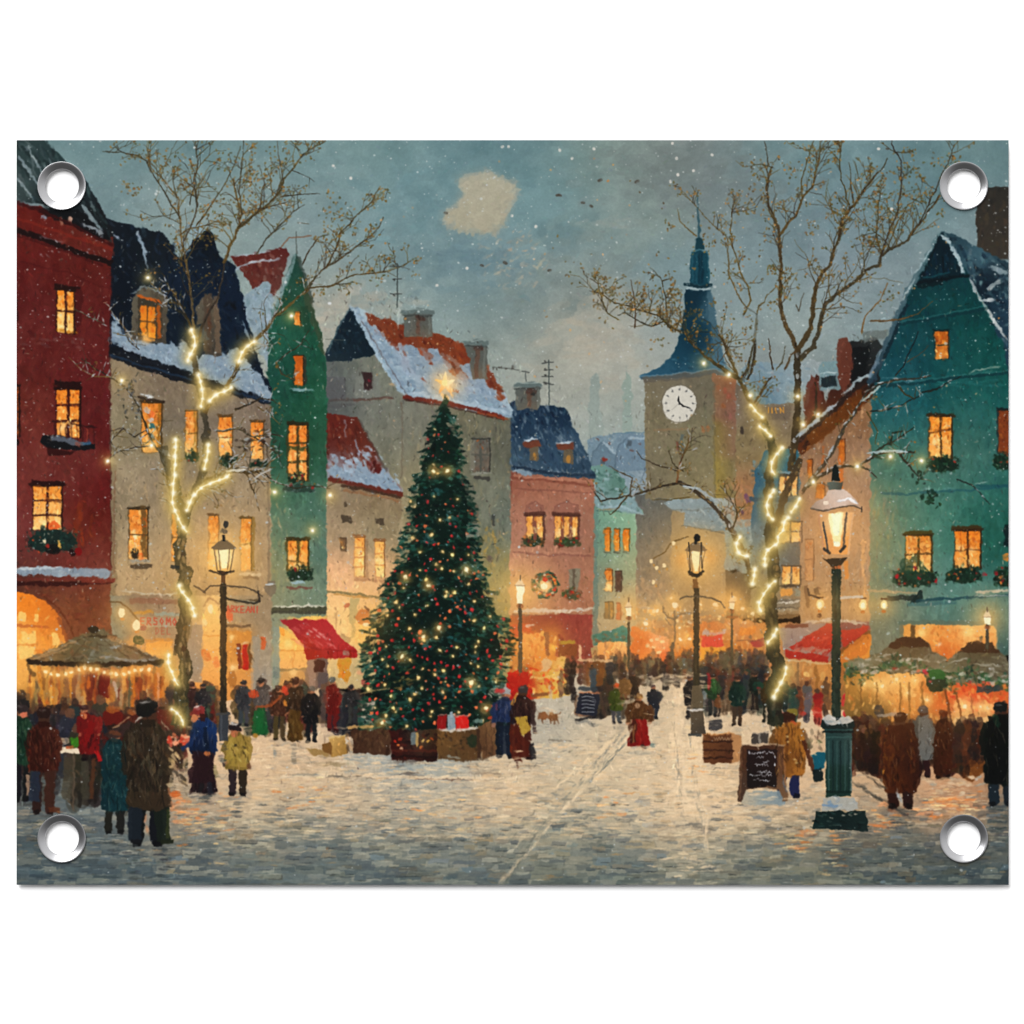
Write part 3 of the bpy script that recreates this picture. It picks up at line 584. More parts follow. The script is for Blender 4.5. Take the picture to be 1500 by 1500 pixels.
dabs([(748, 592), (828, 598), (870, 696), (748, 690)], 260, [(20, 40, 62), (96, 116, 132), (52, 78, 98), (130, 146, 156), (14, 30, 48), (70, 92, 110)], (5, 14), (1.3, 3), (1.2, .3), (.4, .85))
snowline([(750, 690), (780, 694)], 6, (120, 138, 150)); snowline([(800, 690), (866, 696)], 3, (150, 164, 172)); S([(750, 684), (800, 692), (872, 697)], 4.5, (28, 44, 60), .85)
for x0, y0 in ((772, 650), (822, 654)):
    motif('printed_dormer', None, pink); P([(x0 + 3, y0 + 2), (x0 + 16, y0 + 3), (x0 + 18, y0 + 26), (x0 + 4, y0 + 24)], (104, 88, 66), .9, 1); P([(x0 - 6, y0 - 4), (x0 + 18, y0 - 6), (x0 + 20, y0 + 5), (x0 - 6, y0 + 3)], (112, 56, 36), .9, 1.2)
    D(x0 + 10, y0 + 18, 12, 5, 1.5, (186, 128, 52), .8); snowline([(x0 - 4, y0 - 5), (x0 + 16, y0 - 7)], 3.5, (190, 202, 208)); use(pink)
S([(748, 700), (800, 704), (870, 712)], 3.5, (122, 66, 50), .8); S([(750, 697), (870, 706)], 1.6, (196, 136, 108), .6); S([(754, 716), (868, 722)], 2, (118, 70, 58), .7); P([(745, 690), (752, 692), (750, 722), (744, 722)], (120, 62, 50), .8, .6, False)
for x0, x1 in ((770, 797), (812, 848)):
    P([(x0, 752), (x0 + 2, 740), ((x0 + x1) / 2, 733), (x1 - 2, 740), (x1, 752)], (150, 98, 80), .9, .8, False); S([(x0 - 1, 752), (x0 + 2, 741), ((x0 + x1) / 2, 734), (x1 - 1, 741), (x1 + 1, 754)], 1.8, (120, 74, 62), .7); S([(x0, 751), (x1, 752)], 1.6, (190, 134, 108), .6); D(x1 - 4, 746, 7, 2.5, 1.3, (90, 60, 52), .7); D(x0 + 6, 744, 5, 2, 1.3, (100, 66, 56), .6)
    window(x0 + 1, 755, x1 - 1, 790, pink, 2 if x0 < 800 else 3, 1, 0, [(232, 150, 54), (246, 184, 100), (206, 120, 50), (250, 200, 130)], (126, 74, 58), 5.2, depth=1.2, name='printed_window')
flowers(765, 782, 798, 802, pink, 7, None, ((30, 50, 34), (50, 80, 50), (70, 64, 40), (96, 60, 34))); flowers(812, 784, 850, 802, pink, 8, None, ((40, 60, 34), (60, 94, 56), (70, 60, 40), (90, 50, 34)))
S([(752, 809), (800, 813), (864, 814)], 2.2, (124, 76, 66), .7); S([(752, 806), (864, 811)], 1.4, (196, 140, 112), .5)
P([(833, 834), (850, 832), (848, 866), (834, 866)], (124, 118, 98), .95, .8, False); S([(840, 836), (840, 862)], 4, (88, 74, 60), .8); flowers(824, 860, 852, 880, pink, 7, None, ((60, 70, 46), (110, 56, 40), (46, 84, 40), (130, 70, 50)))
wr = motif('printed_wreath', 'round Christmas wreath with a glowing middle', pink)
def wreath():
    for k in range(90):
        t = U(0, 6.28); rr = U(9, 20); D(799 + rr * math.cos(t), 857 + rr * math.sin(t), U(4, 8), U(2, 3.6), t + 1.2, vary(pick([(34, 70, 56), (52, 92, 72), (24, 54, 42), (130, 84, 44), (46, 70, 40), (130, 50, 34)]), .08), .9, True)
    for k in range(22): t = U(0, 6.28); D(799 + 15 * math.cos(t), 857 + 15 * math.sin(t), 4, 3.4, 0, vary(pick([(190, 44, 30), (220, 110, 40), (200, 170, 140), (232, 130, 50)]), .05), .95)
    G(798, 859, 9, (255, 214, 140), .8); E(797, 859, 5.5, 4.5, (255, 238, 196), 1, True, 1); D(799, 849, 7, 6, .3, (206, 44, 24), .95)
wreath(); late(wreath); use(pink)
snowline([(752, 896), (790, 893), (830, 896), (870, 891)], 6, (206, 186, 164)); S([(752, 901), (868, 901)], 3, (110, 74, 60), .7)
shp = motif('printed_shop', 'red shop front glowing below the pink house', pink)
P([(745, 902), (868, 900), (868, 970), (745, 975)], F([(780, 910, 130, 52, 44), (850, 915, 140, 56, 50), (760, 930, 216, 120, 50), (800, 950, 222, 140, 56), (850, 950, 132, 58, 50), (730, 970, 210, 130, 54)], 18), 1, .8)
P([(724, 916), (775, 912), (785, 935), (724, 940)], (206, 84, 44), .85, 2); P([(724, 935), (800, 925), (812, 985), (724, 1000)], F([(740, 960, 226, 144, 62), (780, 940, 240, 164, 80), (800, 970, 220, 130, 50), (760, 990, 150, 90, 50)], 16), .95, 2)
dabs([(724, 925), (815, 925), (815, 990), (724, 990)], 130, [(240, 160, 70), (206, 110, 44), (246, 180, 90), (160, 80, 40), (226, 90, 36)], (4, 11), (2, 5), (1.4, .6), (.3, .8))
dabs([(815, 905), (866, 905), (866, 965), (815, 965)], 60, [(150, 60, 52), (120, 44, 40), (166, 76, 64)], (5, 12), (2, 4), (1.5, .3), (.3, .7))
S([(821, 941), (842, 940)], 5, (170, 136, 44), .9); rect(818, 944, 845, 962, (120, 62, 34), .9, .8, False); S([(848, 945), (850, 965)], 4.5, (238, 196, 150), .85); G(810, 948, 5, (250, 190, 80), .8); S([(800, 926), (803, 960)], 6, (110, 66, 50), .7); D(776, 916, 14, 4, 0, (220, 196, 176), .8)

# ------------------------------------------------------------------ grey gabled house
grey = motif('printed_house', 'tall grey gabled house with a snowy red tiled roof behind the Christmas tree')
GW = [(476, 520), (512, 450), (560, 535), (592, 582), (748, 608), (746, 1000), (476, 1000)]
P(GW, F([(490, 560, 90, 95, 93), (540, 530, 110, 114, 102), (570, 560, 118, 120, 104), (500, 590, 86, 89, 87), (560, 600, 105, 108, 100), (560, 650, 122, 120, 102), (600, 620, 109, 108, 95), (620, 700, 135, 126, 97), (700, 620, 114, 110, 89), (740, 640, 90, 91, 79), (700, 720, 114, 114, 95), (735, 760, 101, 108, 97), (690, 800, 118, 118, 91), (730, 850, 150, 135, 81), (700, 880, 159, 141, 87), (600, 780, 150, 135, 100)], 30), 1, .6)
mottle(GW, 9, (30, 10, 4), 1.7)
repaint(GW, 900, (6, 18), (2, 5), (1.55, .4), .055, (.35, .75))
dabs([(600, 610), (744, 612), (744, 870), (600, 870)], 240, [(150, 140, 110), (110, 106, 90), (170, 150, 106), (96, 98, 88), (136, 124, 92)], (7, 22), (1.3, 3), (1.57, .15), (.2, .5))
dabs([(700, 760), (744, 760), (742, 900), (690, 900)], 90, [(186, 154, 84), (170, 140, 70), (150, 130, 90), (196, 150, 60)], (5, 14), (1.5, 3.5), (1.4, .5), (.25, .6))
P([(512, 448), (500, 470), (476, 518), (478, 530), (505, 528), (553, 518), (590, 580), (575, 550), (548, 500), (528, 468)], F([(512, 470, 12, 30, 42), (500, 500, 18, 36, 46), (530, 500, 14, 32, 42), (485, 522, 28, 44, 52)], 14), 1, .8)
dabs([(512, 460), (482, 520), (550, 512)], 50, [(10, 24, 34), (34, 54, 64), (20, 42, 54)], (5, 12), (2, 4), (1.2, .5), (.4, .8))
S([(511, 452), (494, 484), (480, 516)], 2, (90, 116, 122), .7)
rf = motif('printed_roof', 'red tiled roof half covered with snow', grey)
RF = [(512, 447), (534, 456), (560, 468), (600, 478), (640, 488), (690, 512), (722, 546), (752, 600), (748, 612), (700, 604), (592, 582), (566, 545), (542, 500), (522, 466)]
P(RF, F([(520, 455, 160, 182, 190), (545, 500, 146, 166, 178), (580, 470, 118, 52, 30), (630, 500, 124, 56, 28), (680, 520, 128, 56, 24), (600, 520, 140, 150, 164), (650, 545, 142, 154, 166), (590, 560, 148, 168, 182), (700, 575, 150, 168, 180), (740, 595, 156, 174, 184), (720, 550, 150, 160, 168)], 17), 1, .8)
P([(532, 457), (560, 467), (600, 477), (640, 489), (690, 512), (722, 547), (738, 575), (716, 566), (694, 540), (662, 522), (632, 514), (596, 506), (566, 498), (546, 478)], (116, 52, 28), .92, 3, False)
for _ in range(240):
    x, y = inside(RF, 1)[0]
    t = (y - (448 + (x - 512) * .5)) / 60.0
    snowy = x < 545 + (y - 470) * .62 or t > .82 or (t > .45 and rng.random() < .75)
    D(x, y, U(7, 18), U(2.5, 5.5), U(.6, 1.15), vary(pick([(150, 170, 184), (136, 156, 172), (164, 182, 192)]) if snowy else pick([(126, 54, 26), (110, 44, 24), (140, 66, 34), (96, 36, 22)]), .06), U(.6, .95))
for a_, b_ in [((608, 490), (650, 560)), ((690, 545), (700, 575)), ((618, 555), (640, 566)), ((660, 500), (686, 545)), ((596, 500), (620, 555)), ((720, 590), (742, 598)), ((650, 555), (668, 585))]:
    for t in np.linspace(0, 1, 9): D(a_[0] + (b_[0] - a_[0]) * t + U(-2, 2), a_[1] + (b_[1] - a_[1]) * t + U(-2, 2), U(4, 9), U(1.5, 3.5), U(.7, 1.3), vary((120, 50, 28), .12), U(.5, .9))
snow([(513, 449), (524, 452), (536, 470), (552, 490), (566, 500), (578, 520), (590, 545), (606, 560), (640, 566), (680, 580), (700, 578), (690, 560), (704, 566), (722, 584), (750, 602), (746, 609), (700, 602), (640, 589), (596, 580), (568, 545), (542, 498), (524, 466)], (150, 172, 186), 1.8)
snow([(592, 508), (606, 506), (614, 520), (640, 540), (658, 566), (630, 566), (612, 548), (598, 528)], (146, 166, 180), 2); snow([(628, 512), (640, 510), (656, 540), (668, 560), (654, 560), (640, 540)], (146, 166, 182), 2); snow([(672, 534), (688, 532), (712, 560), (728, 584), (706, 580), (690, 560)], (150, 168, 182), 2)
snowline([(516, 452), (540, 496), (562, 538), (586, 574)], 5, (156, 178, 190)); snowline([(596, 575), (650, 584), (700, 594), (742, 604)], 7, (160, 180, 192), .8, 1.5)
S([(530, 470), (560, 520), (592, 572), (596, 582)], 1.8, (70, 50, 46), .6)
S([(590, 582), (640, 588), (700, 600), (740, 612)], 5.5, (102, 34, 22), .95, True); S([(594, 586), (650, 594), (738, 615)], 2.5, (52, 26, 20), .8); S([(700, 604), (744, 614)], 3, (150, 66, 32), .8)
use(grey)
for x0, x1, y0, y1, lab in ((587, 636, 452, 494, 1), (679, 717, 497, 556, 2), (752, 796, 559, 600, 3)):
    motif('printed_chimney', None, grey)
    P([(x0 + 4, y0 + 8), (x1 - 4, y0 + 8), (x1 - 3 if lab < 3 else x1 - 8, y1), (x0 + 14 if lab == 2 else x0 + 5, y1)], F([(x0 + 8, y0 + 20, 90, 98, 94), ((x0 + x1) / 2, y0 + 20, 84, 80, 72), (x1 - 8, y0 + 20, 82, 90, 86), ((x0 + x1) / 2 + 6, y1, 108, 96, 80)], 12), 1, .8)
    P([(x0, y0 + 3), ((x0 + x1) / 2, y0 - 1), (x1, y0 + 3), (x1, y0 + 9), (x0, y0 + 8)], (92, 106, 104), 1, .8); S([(x0 + 2, y0 + 10), (x1 - 3, y0 + 11)], 2, (52, 58, 56), .8); S([(x0 + 2, y0 + 2), (x1 - 4, y0 + 2)], 2, (146, 160, 156), .7)
    D((x0 + x1) / 2 + 4, y0 + 14, 16, 6, .2, (70, 46, 38), .85); S([((x0 + x1) / 2 + 2, y0 + 16), ((x0 + x1) / 2, y1 - 4)], 6, (98, 60, 44), .55); S([(x1 - 7, y0 + 12), (x1 - 8, y1 - 4)], 3, (120, 126, 118), .5)
    use(grey)
D(780, 577, 6, 6, 0, (40, 40, 38), .9); S([(584, 452), (583, 480)], 2, (200, 210, 206), .5)
# the grey wall: openings, ledges and stains
for x0, y0, x1, y1, c in [(530, 545, 545, 570, (46, 36, 36)), (478, 552, 506, 586, (86, 86, 88)), (520, 552, 556, 582, (118, 120, 112))]: rect(x0, y0, x1, y1, c, .7, 1, False)
rect(532, 546, 544, 571, (52, 34, 34), .95, .8, False); D(540, 558, 4, 3, 0, (150, 30, 50), .9); S([(478, 587), (540, 584), (576, 583)], 3, (76, 66, 62), .7); S([(520, 586), (575, 584)], 2, (96, 56, 44), .7); D(572, 563, 8, 4, .4, (190, 160, 120), .8)
S([(505, 555), (506, 584)], 1.5, (70, 70, 70), .6); S([(589, 590), (590, 640), (588, 700)], 2, (100, 86, 70), .6); S([(478, 596), (520, 592)], 5, (78, 78, 78), .6)
window(691, 643, 717, 690, grey, 2, 2, 0, [(92, 92, 84), (104, 86, 72), (78, 82, 78), (120, 112, 96)], (80, 80, 72), 3, False, 1.5, hot=0); S([(692, 646), (692, 688)], 7, (122, 118, 102), .8); S([(694, 698), (716, 702)], 5, (58, 56, 52), .85); S([(690, 694), (720, 692)], 2.5, (144, 144, 134), .7)
rect(680, 738, 699, 768, (98, 88, 72), .85, 1, False); D(691, 752, 10, 7, 1.5, (180, 116, 60), .7); S([(722, 755), (723, 770)], 4, (56, 58, 56), .8); rect(680, 768, 702, 790, (118, 122, 114), .6, 2, False); D(718, 818, 12, 8, .5, (96, 82, 76), .8); D(705, 793, 10, 6, -.4, (40, 52, 42), .7)
for x, y in [(722, 782), (730, 806), (726, 790)]: D(x, y, 12, 3, 1.5, (186, 140, 50), .6)

# ------------------------------------------------------------------ cream house
cream = motif('printed_house', 'low cream house with a small red tiled roof next to the Christmas tree')
CW = [(476, 700), (540, 712), (588, 724), (588, 1010), (476, 1010)]
P(CW, F([(490, 720, 136, 118, 94), (560, 735, 132, 112, 84), (490, 780, 164, 140, 108), (560, 780, 148, 132, 100), (488, 840, 222, 168, 122), (540, 860, 226, 172, 116), (575, 850, 206, 160, 110), (510, 900, 246, 206, 134), (570, 910, 246, 196, 120), (490, 880, 240, 186, 122), (560, 960, 196, 170, 118)], 26), 1, .6)
mottle(CW, 8, (24, 9, 3), 1.5)
repaint(CW, 500, (6, 15), (2, 4.5), (1.5, .5), .05)
for _ in range(40): D(U(482, 520), U(825, 862), U(6, 14), U(2.5, 5), U(.8, 1.8), vary((234, 178, 130), .04), U(.4, .8))
RC = [(478, 604), (500, 608), (524, 612), (540, 640), (560, 678), (590, 718), (588, 724), (530, 714), (478, 702)]
motif('printed_roof', 'small red tiled roof patched with snow', cream)
P(RC, F([(495, 620, 96, 32, 24), (520, 640, 92, 40, 28), (490, 660, 90, 34, 26), (540, 680, 110, 50, 36), (500, 690, 150, 166, 178), (560, 705, 150, 170, 182)], 18), 1, .8)
dabs(RC, 150, [(92, 34, 24), (110, 44, 28), (76, 28, 22), (126, 62, 42), (100, 40, 26)], (6, 15), (2, 4), (1.25, .25), (.4, .9))
for cx, cy, n in [(510, 690, 30), (545, 700, 30), (570, 712, 20), (536, 668, 18), (490, 672, 14), (524, 680, 16)]:
    for _ in range(n): D(cx + rng.normal(0, 9), cy + rng.normal(0, 6), U(5, 12), U(2, 4.5), U(.3, 1.3), vary((152, 172, 188), .05), U(.6, .95))
snow([(480, 690), (492, 676), (504, 690), (514, 700), (522, 684), (530, 676), (540, 690), (552, 694), (562, 684), (570, 700), (584, 714), (586, 721), (540, 713), (500, 704)], (150, 170, 186), 2.2)
dabs([(540, 676), (555, 678), (560, 690), (545, 692)], 18, [(90, 26, 22), (70, 22, 20)], (4, 9), (2, 4), (1.2, .5), (.7, .95)); S([(504, 614), (508, 640)], 2, (150, 160, 176), .6); S([(520, 645), (524, 660)], 3, (140, 156, 176), .7)
S([(526, 615), (545, 650), (566, 690)], 4, (70, 66, 60), .6)
S([(480, 702), (530, 712), (590, 724)], 5.5, (96, 38, 26), .95, True); S([(500, 712), (540, 718), (586, 728)], 4, (60, 38, 26), .85); S([(504, 718), (560, 728), (584, 734)], 3.5, (140, 94, 60), .7)
use(cream)
for x0, y0, x1, y1 in ((500, 755, 515, 767), (549, 759, 563, 768), (503, 734, 507, 743)): rect(x0, y0, x1, y1, (72, 60, 46), .9, 1.2, False)
window(499, 788, 507, 808, cream, 1, 1, 0, [(100, 76, 56), (84, 62, 44), (232, 150, 60)], (120, 96, 70), 1.5, False, 1, hot=.2); window(520, 787, 534, 845, cream, 1, 4, 0, [(236, 150, 60), (250, 190, 100), (253, 214, 140)], (206, 136, 76), 2.6, True, 1, hot=.7); window(550, 793, 563, 845, cream, 1, 3, 0, [(244, 170, 80), (252, 200, 110), (253, 214, 140)], (196, 126, 70), 2.4, True, 1, hot=.7)
S([(538, 790), (537, 846)], 4, (140, 104, 72), .5); S([(518, 849), (570, 850)], 4.5, (176, 124, 84), .7); S([(480, 866), (520, 870), (560, 876)], 4, (110, 100, 64), .8); S([(490, 871), (540, 876)], 2.5, (180, 124, 50), .7)
P([(500, 884), (512, 882), (513, 905), (500, 905)], (242, 200, 130), .9, .8, False); D(508, 887, 10, 6, -.7, (170, 70, 50), .8); S([(492, 890), (493, 920)], 1.5, (140, 100, 70), .7); P([(513, 876), (525, 876), (520, 935), (512, 935)], (166, 156, 104), .7, 1.5, False); S([(498, 930), (512, 940)], 9, (140, 110, 80), .6)
for x, y in ((548, 904), (536, 914)): G(x, y, 14, (255, 196, 100), .75)
E(533, 904, 12, 13, (186, 96, 44), .75, False, 2); E(548, 904, 5, 6, (255, 240, 200), 1, False, 1); E(536, 915, 5, 3.5, (255, 244, 206), 1, False, .8); S([(536, 888), (540, 894)], 4, (80, 60, 48), .7); G(530, 935, 16, (250, 190, 96), .8); G(545, 928, 14, (252, 200, 110), .7)

# ------------------------------------------------------------------ green house
green = motif('printed_house', 'narrow dark green gabled house with a red awning')
P([(336, 376), (380, 370), (420, 364), (424, 372), (410, 420), (388, 450), (372, 425), (352, 395)], F([(370, 380, 90, 34, 28), (400, 375, 84, 30, 26), (380, 410, 96, 44, 36), (405, 400, 96, 56, 50)], 16), 1, 1)
dabs([(340, 378), (420, 366), (412, 410), (372, 420)], 60, [(84, 32, 26), (110, 50, 38), (70, 26, 24), (120, 84, 76)], (5, 13), (2, 4), (1.3, .4), (.4, .9)); snowline([(342, 376), (398, 368)], 2.5, (160, 176, 184)); snowline([(338, 396), (370, 384), (412, 380)], 4, (156, 172, 182))
P([(372, 424), (392, 410), (402, 440), (394, 480), (392, 540), (376, 510), (352, 440)], F([(380, 440, 130, 150, 158), (390, 470, 136, 154, 164)], 20), 1, 2); dabs([(360, 430), (400, 415), (394, 530), (380, 520)], 60, [(150, 168, 178), (110, 132, 142), (136, 154, 166)], (6, 15), (2, 5), (1.2, .6), (.4, .8))
GN = [(434, 370), (445, 410), (456, 440), (468, 480), (478, 540), (479, 1010), (393, 1010), (393, 480), (410, 440), (425, 400)]
P(GN, F([(434, 390, 35, 64, 57), (430, 420, 23, 77, 60), (445, 440, 41, 69, 51), (420, 480, 29, 84, 66), (450, 500, 25, 77, 58), (420, 560, 25, 73, 60), (460, 580, 33, 84, 60), (400, 640, 35, 77, 60), (460, 660, 39, 82, 60), (420, 720, 60, 101, 79), (460, 740, 70, 106, 89), (410, 780, 90, 117, 95), (460, 800, 84, 114, 98), (410, 850, 125, 130, 98), (460, 860, 103, 125, 104), (410, 880, 127, 136, 110), (460, 890, 111, 130, 110)], 24), 1, .6)
mottle(GN, 7, (26, 9, 4), 1.6)
repaint(GN, 650, (7, 18), (2, 4.5), (1.5, .45), .08)
for _ in range(40): D(U(396, 424), U(740, 870), U(6, 18), U(2, 4), U(1.3, 1.8), vary(pick([(150, 150, 100), (120, 138, 106), (164, 150, 110)]), .05), U(.25, .6))
S([(432, 372), (424, 404), (408, 440), (394, 478)], 5, (100, 128, 126), .8, True); S([(437, 376), (448, 415), (458, 444)], 6, (44, 56, 50), .7); P([(446, 410), (458, 445), (478, 520), (472, 520), (454, 470), (446, 440)], (66, 70, 48), .6, 1.5, False); S([(430, 376), (410, 430)], 1.6, (30, 60, 52), .7); snowline([(424, 396), (408, 436)], 2.5, (140, 166, 170), .7)
window(431, 457, 440, 476, green, 1, 1, 0, [(212, 104, 24), (232, 130, 40), (150, 70, 20)], (30, 40, 30), 1.5, False, 1, hot=.2); S([(446, 450), (450, 486)], 10, (24, 56, 40), .6)
window(431, 521, 444, 564, green, 1, 1, 0, [(186, 84, 18), (206, 100, 24), (230, 124, 40), (160, 70, 16)], (34, 44, 30), 1.8, False, 1.5, hot=.1); S([(446, 522), (446, 562)], 5, (54, 44, 34), .8); snowline([(424, 569), (462, 573)], 3.5, (124, 158, 158)); S([(426, 573), (460, 577)], 2, (20, 52, 44), .7)
window(423, 622, 450, 704, green, 2, 3, 0, [(230, 120, 34), (246, 156, 66), (214, 100, 28), (250, 180, 96)], (64, 56, 28), 4.2, True, 2.5, hot=.35); S([(422, 657), (452, 658)], 6, (58, 68, 34), .9); flowers(421, 690, 446, 708, green, 5); flowers(412, 706, 462, 722, green, 4, 40, ((40, 60, 50), (30, 44, 40), (90, 104, 104)))
window(422, 791, 451, 836, green, 2, 1, 0, [(236, 130, 40), (250, 180, 80), (226, 110, 30), (246, 200, 90)], (76, 66, 30), 3.6, True, 2.5, hot=.5); S([(422, 822), (452, 825)], 2.4, (80, 66, 30), .8); flowers(421, 826, 458, 852, green, 2); snowline([(428, 853), (448, 855)], 4, (150, 178, 186)); S([(421, 861), (456, 862)], 3.5, (110, 60, 52), .8)
S([(394, 590), (394, 890)], 3.5, (84, 80, 64), .5)
S([(396, 893), (478, 892)], 8, (58, 62, 48), .9); snowline([(398, 888), (476, 888)], 3.5, (206, 202, 184)); S([(398, 897), (478, 898)], 4, (46, 48, 44), .8)
sg = motif('printed_shop_window', 'lit shop window under the red awning', green)
P([(393, 905), (480, 902), (480, 1010), (393, 1010)], F([(400, 930, 120, 134, 116), (400, 980, 130, 142, 124), (425, 940, 250, 196, 96), (430, 970, 246, 184, 100), (425, 1000, 200, 150, 80), (460, 985, 120, 96, 84), (475, 980, 90, 76, 76)], 12), 1, .6)
P([(409, 916), (440, 940), (449, 950), (449, 982), (409, 982)], V(915, (252, 190, 84), 982, (246, 178, 100)), .95, 1, False); S([(410, 953), (448, 953)], 2, (206, 130, 50), .7); S([(430, 952), (430, 980)], 2, (206, 130, 60), .7); G(422, 943, 7, (255, 220, 130), .9); D(413, 924, 14, 7, 1.3, (238, 140, 40), .8); S([(410, 981), (449, 980)], 3, (100, 90, 60), .7); rect(410, 984, 447, 1010, (206, 150, 84), .9, 1, False); G(430, 986, 6, (255, 214, 140), .7)
rect(452, 966, 462, 1010, (150, 120, 104), .9, .8, False); rect(459, 968, 475, 984, (50, 22, 20), .9, .8, False); rect(466, 985, 480, 1010, (70, 64, 70), .8, .8, False); rect(400, 918, 409, 1010, (126, 146, 138), .7, .8, False); D(404, 985, 20, 9, 1.6, (90, 108, 110), .7)
motif('printed_awning', 'red awning', green)
P([(410, 907), (478, 907), (500, 935), (524, 953), (523, 964), (448, 965), (446, 945), (428, 925)], F([(430, 912, 150, 24, 40), (470, 915, 172, 30, 40), (480, 935, 178, 40, 50), (510, 950, 176, 36, 44), (455, 960, 146, 18, 16), (510, 962, 160, 24, 24)], 14), 1, .5)
S([(446, 948), (480, 952), (524, 955)], 2, (110, 14, 20), .6)
for _ in range(46): t = U(0, 1); x = U(425, 490); D(x, 912 + t * 34 + (x - 425) * .1, U(6, 18), U(1.2, 2.5), U(.5, .75), vary(pick([(206, 60, 70), (190, 40, 52), (220, 110, 116), (140, 16, 30)]), .06), U(.35, .8))
for x, y in [(455, 925), (462, 922), (470, 928), (476, 934), (466, 932), (452, 930)]: D(x, y, 9, 3, .6, (222, 160, 160), .8)
for _ in range(16): x = U(452, 520); S([(x, 954), (x, 964)], 1.6, vary((140, 16, 14), .2), .6)
use(green)

# ------------------------------------------------------------------ beige house with the navy roof
beige = motif('printed_house', 'wide beige house with a snowy navy mansard roof and dormers')
BG = [(160, 512), (250, 545), (330, 568), (396, 588), (398, 1030), (160, 1030)]
P(BG, F([(175, 540, 138, 120, 94), (250, 570, 122, 106, 86), (330, 600, 126, 110, 92), (385, 610, 120, 104, 88), (180, 640, 128, 116, 90), (260, 640, 120, 108, 90), (340, 650, 128, 112, 92), (180, 700, 150, 132, 104), (260, 720, 140, 122, 98), (350, 720, 150, 130, 102), (165, 760, 122, 108, 84), (190, 800, 172, 146, 108), (220, 780, 158, 138, 108), (250, 820, 180, 148, 104), (300, 800, 170, 142, 106), (380, 800, 158, 134, 104), (200, 850, 176, 148, 108), (300, 860, 176, 144, 102), (380, 870, 164, 136, 100), (200, 900, 140, 126, 100), (380, 920, 140, 124, 100), (300, 930, 160, 130, 88)], 28), 1, .6)
mottle(BG, 9, (30, 10, 4), 1.5)
repaint(BG, 1300, (6, 17), (2, 4.5), (1.45, .55), .05, (.35, .75))
dabs([(162, 700), (395, 720), (395, 870), (162, 860)], 260, [(190, 160, 118), (150, 130, 104), (170, 140, 100), (136, 120, 96)], (5, 16), (1.5, 3.5), (1.5, .5), (.2, .5))
rect(160, 680, 171, 880, V(680, (130, 112, 84), 880, (110, 96, 70)), .55, 1, False); S([(168, 690), (167, 840)], 1.8, (110, 60, 40), .5); S([(392, 600), (394, 870)], 3, (104, 92, 78), .6)
nav = motif('printed_roof', 'navy roof with snow along the eaves', beige)
NV = [(128, 312), (160, 320), (205, 335), (240, 342), (256, 360), (262, 378), (272, 372), (284, 352), (296, 342), (304, 335), (312, 348), (322, 375), (340, 386), (352, 420), (364, 470), (380, 530), (398, 570), (396, 588), (330, 570), (250, 545), (160, 514), (158, 340)]
P(NV, F([(150, 330, 20, 26, 34), (190, 350, 10, 20, 30), (230, 360, 18, 26, 32), (170, 420, 8, 18, 30), (270, 400, 14, 30, 48), (300, 360, 8, 18, 28), (330, 420, 12, 28, 46), (250, 460, 12, 26, 40), (340, 470, 10, 26, 44), (360, 520, 14, 30, 46), (380, 550, 10, 20, 34)], 24), 1, 1.4)
dabs(NV, 330, [(8, 16, 28), (24, 40, 58), (14, 30, 46), (36, 50, 62), (6, 12, 20)], (7, 20), (2, 5), (1.1, .5), (.3, .75))
for a_, b_, w_ in [((120, 318), (150, 336), 6), ((150, 330), (176, 352), 4), ((200, 338), (214, 372), 5), ((128, 326), (156, 346), 7), ((205, 345), (216, 395), 3), ((164, 482), (178, 500), 9), ((172, 500), (240, 528), 9), ((170, 515), (250, 540), 6), ((268, 500), (290, 545), 8), ((320, 520), (360, 560), 12), ((292, 540), (350, 566), 10), ((350, 545), (396, 582), 7), ((165, 470), (175, 490), 6), ((250, 500), (262, 520), 6), ((256, 360), (272, 350), 5), ((222, 495), (246, 512), 6)]:
    snowline([a_, b_], w_, (138, 156, 170), .85, w_ * .35)
dabs([(262, 360), (280, 320), (300, 338), (285, 360), (268, 375)], 22, [(140, 164, 178), (120, 146, 160)], (6, 14), (3, 6), (1.2, .5), (.5, .8))
snowline([(162, 458), (176, 474)], 4, (150, 170, 190)); snowline([(355, 470), (372, 520)], 3, (110, 130, 146)); snowline([(330, 556), (392, 576)], 5, (166, 182, 190))
P([(158, 508), (200, 514), (260, 540), (330, 562), (398, 584), (396, 592), (330, 576), (250, 556), (158, 524)], (12, 16, 24), .92, 1.2); S([(162, 521), (220, 538), (280, 556)], 3, (30, 54, 78), .7); S([(340, 574), (392, 588)], 4, (28, 48, 70), .8); snowline([(170, 506), (240, 530)], 3.5, (150, 164, 174), .8)
snow([(160, 500), (164, 478), (172, 470), (180, 486), (200, 494), (216, 500), (246, 504), (262, 512), (268, 500), (284, 520), (292, 530), (312, 522), (326, 514), (336, 524), (352, 520), (368, 540), (384, 556), (399, 580), (392, 586), (330, 562), (262, 540), (200, 516)], (150, 168, 180), 2.5)
snow([(330, 520), (345, 508), (360, 530), (372, 548), (350, 552), (334, 540)], (156, 176, 188), 2)
use(beige)
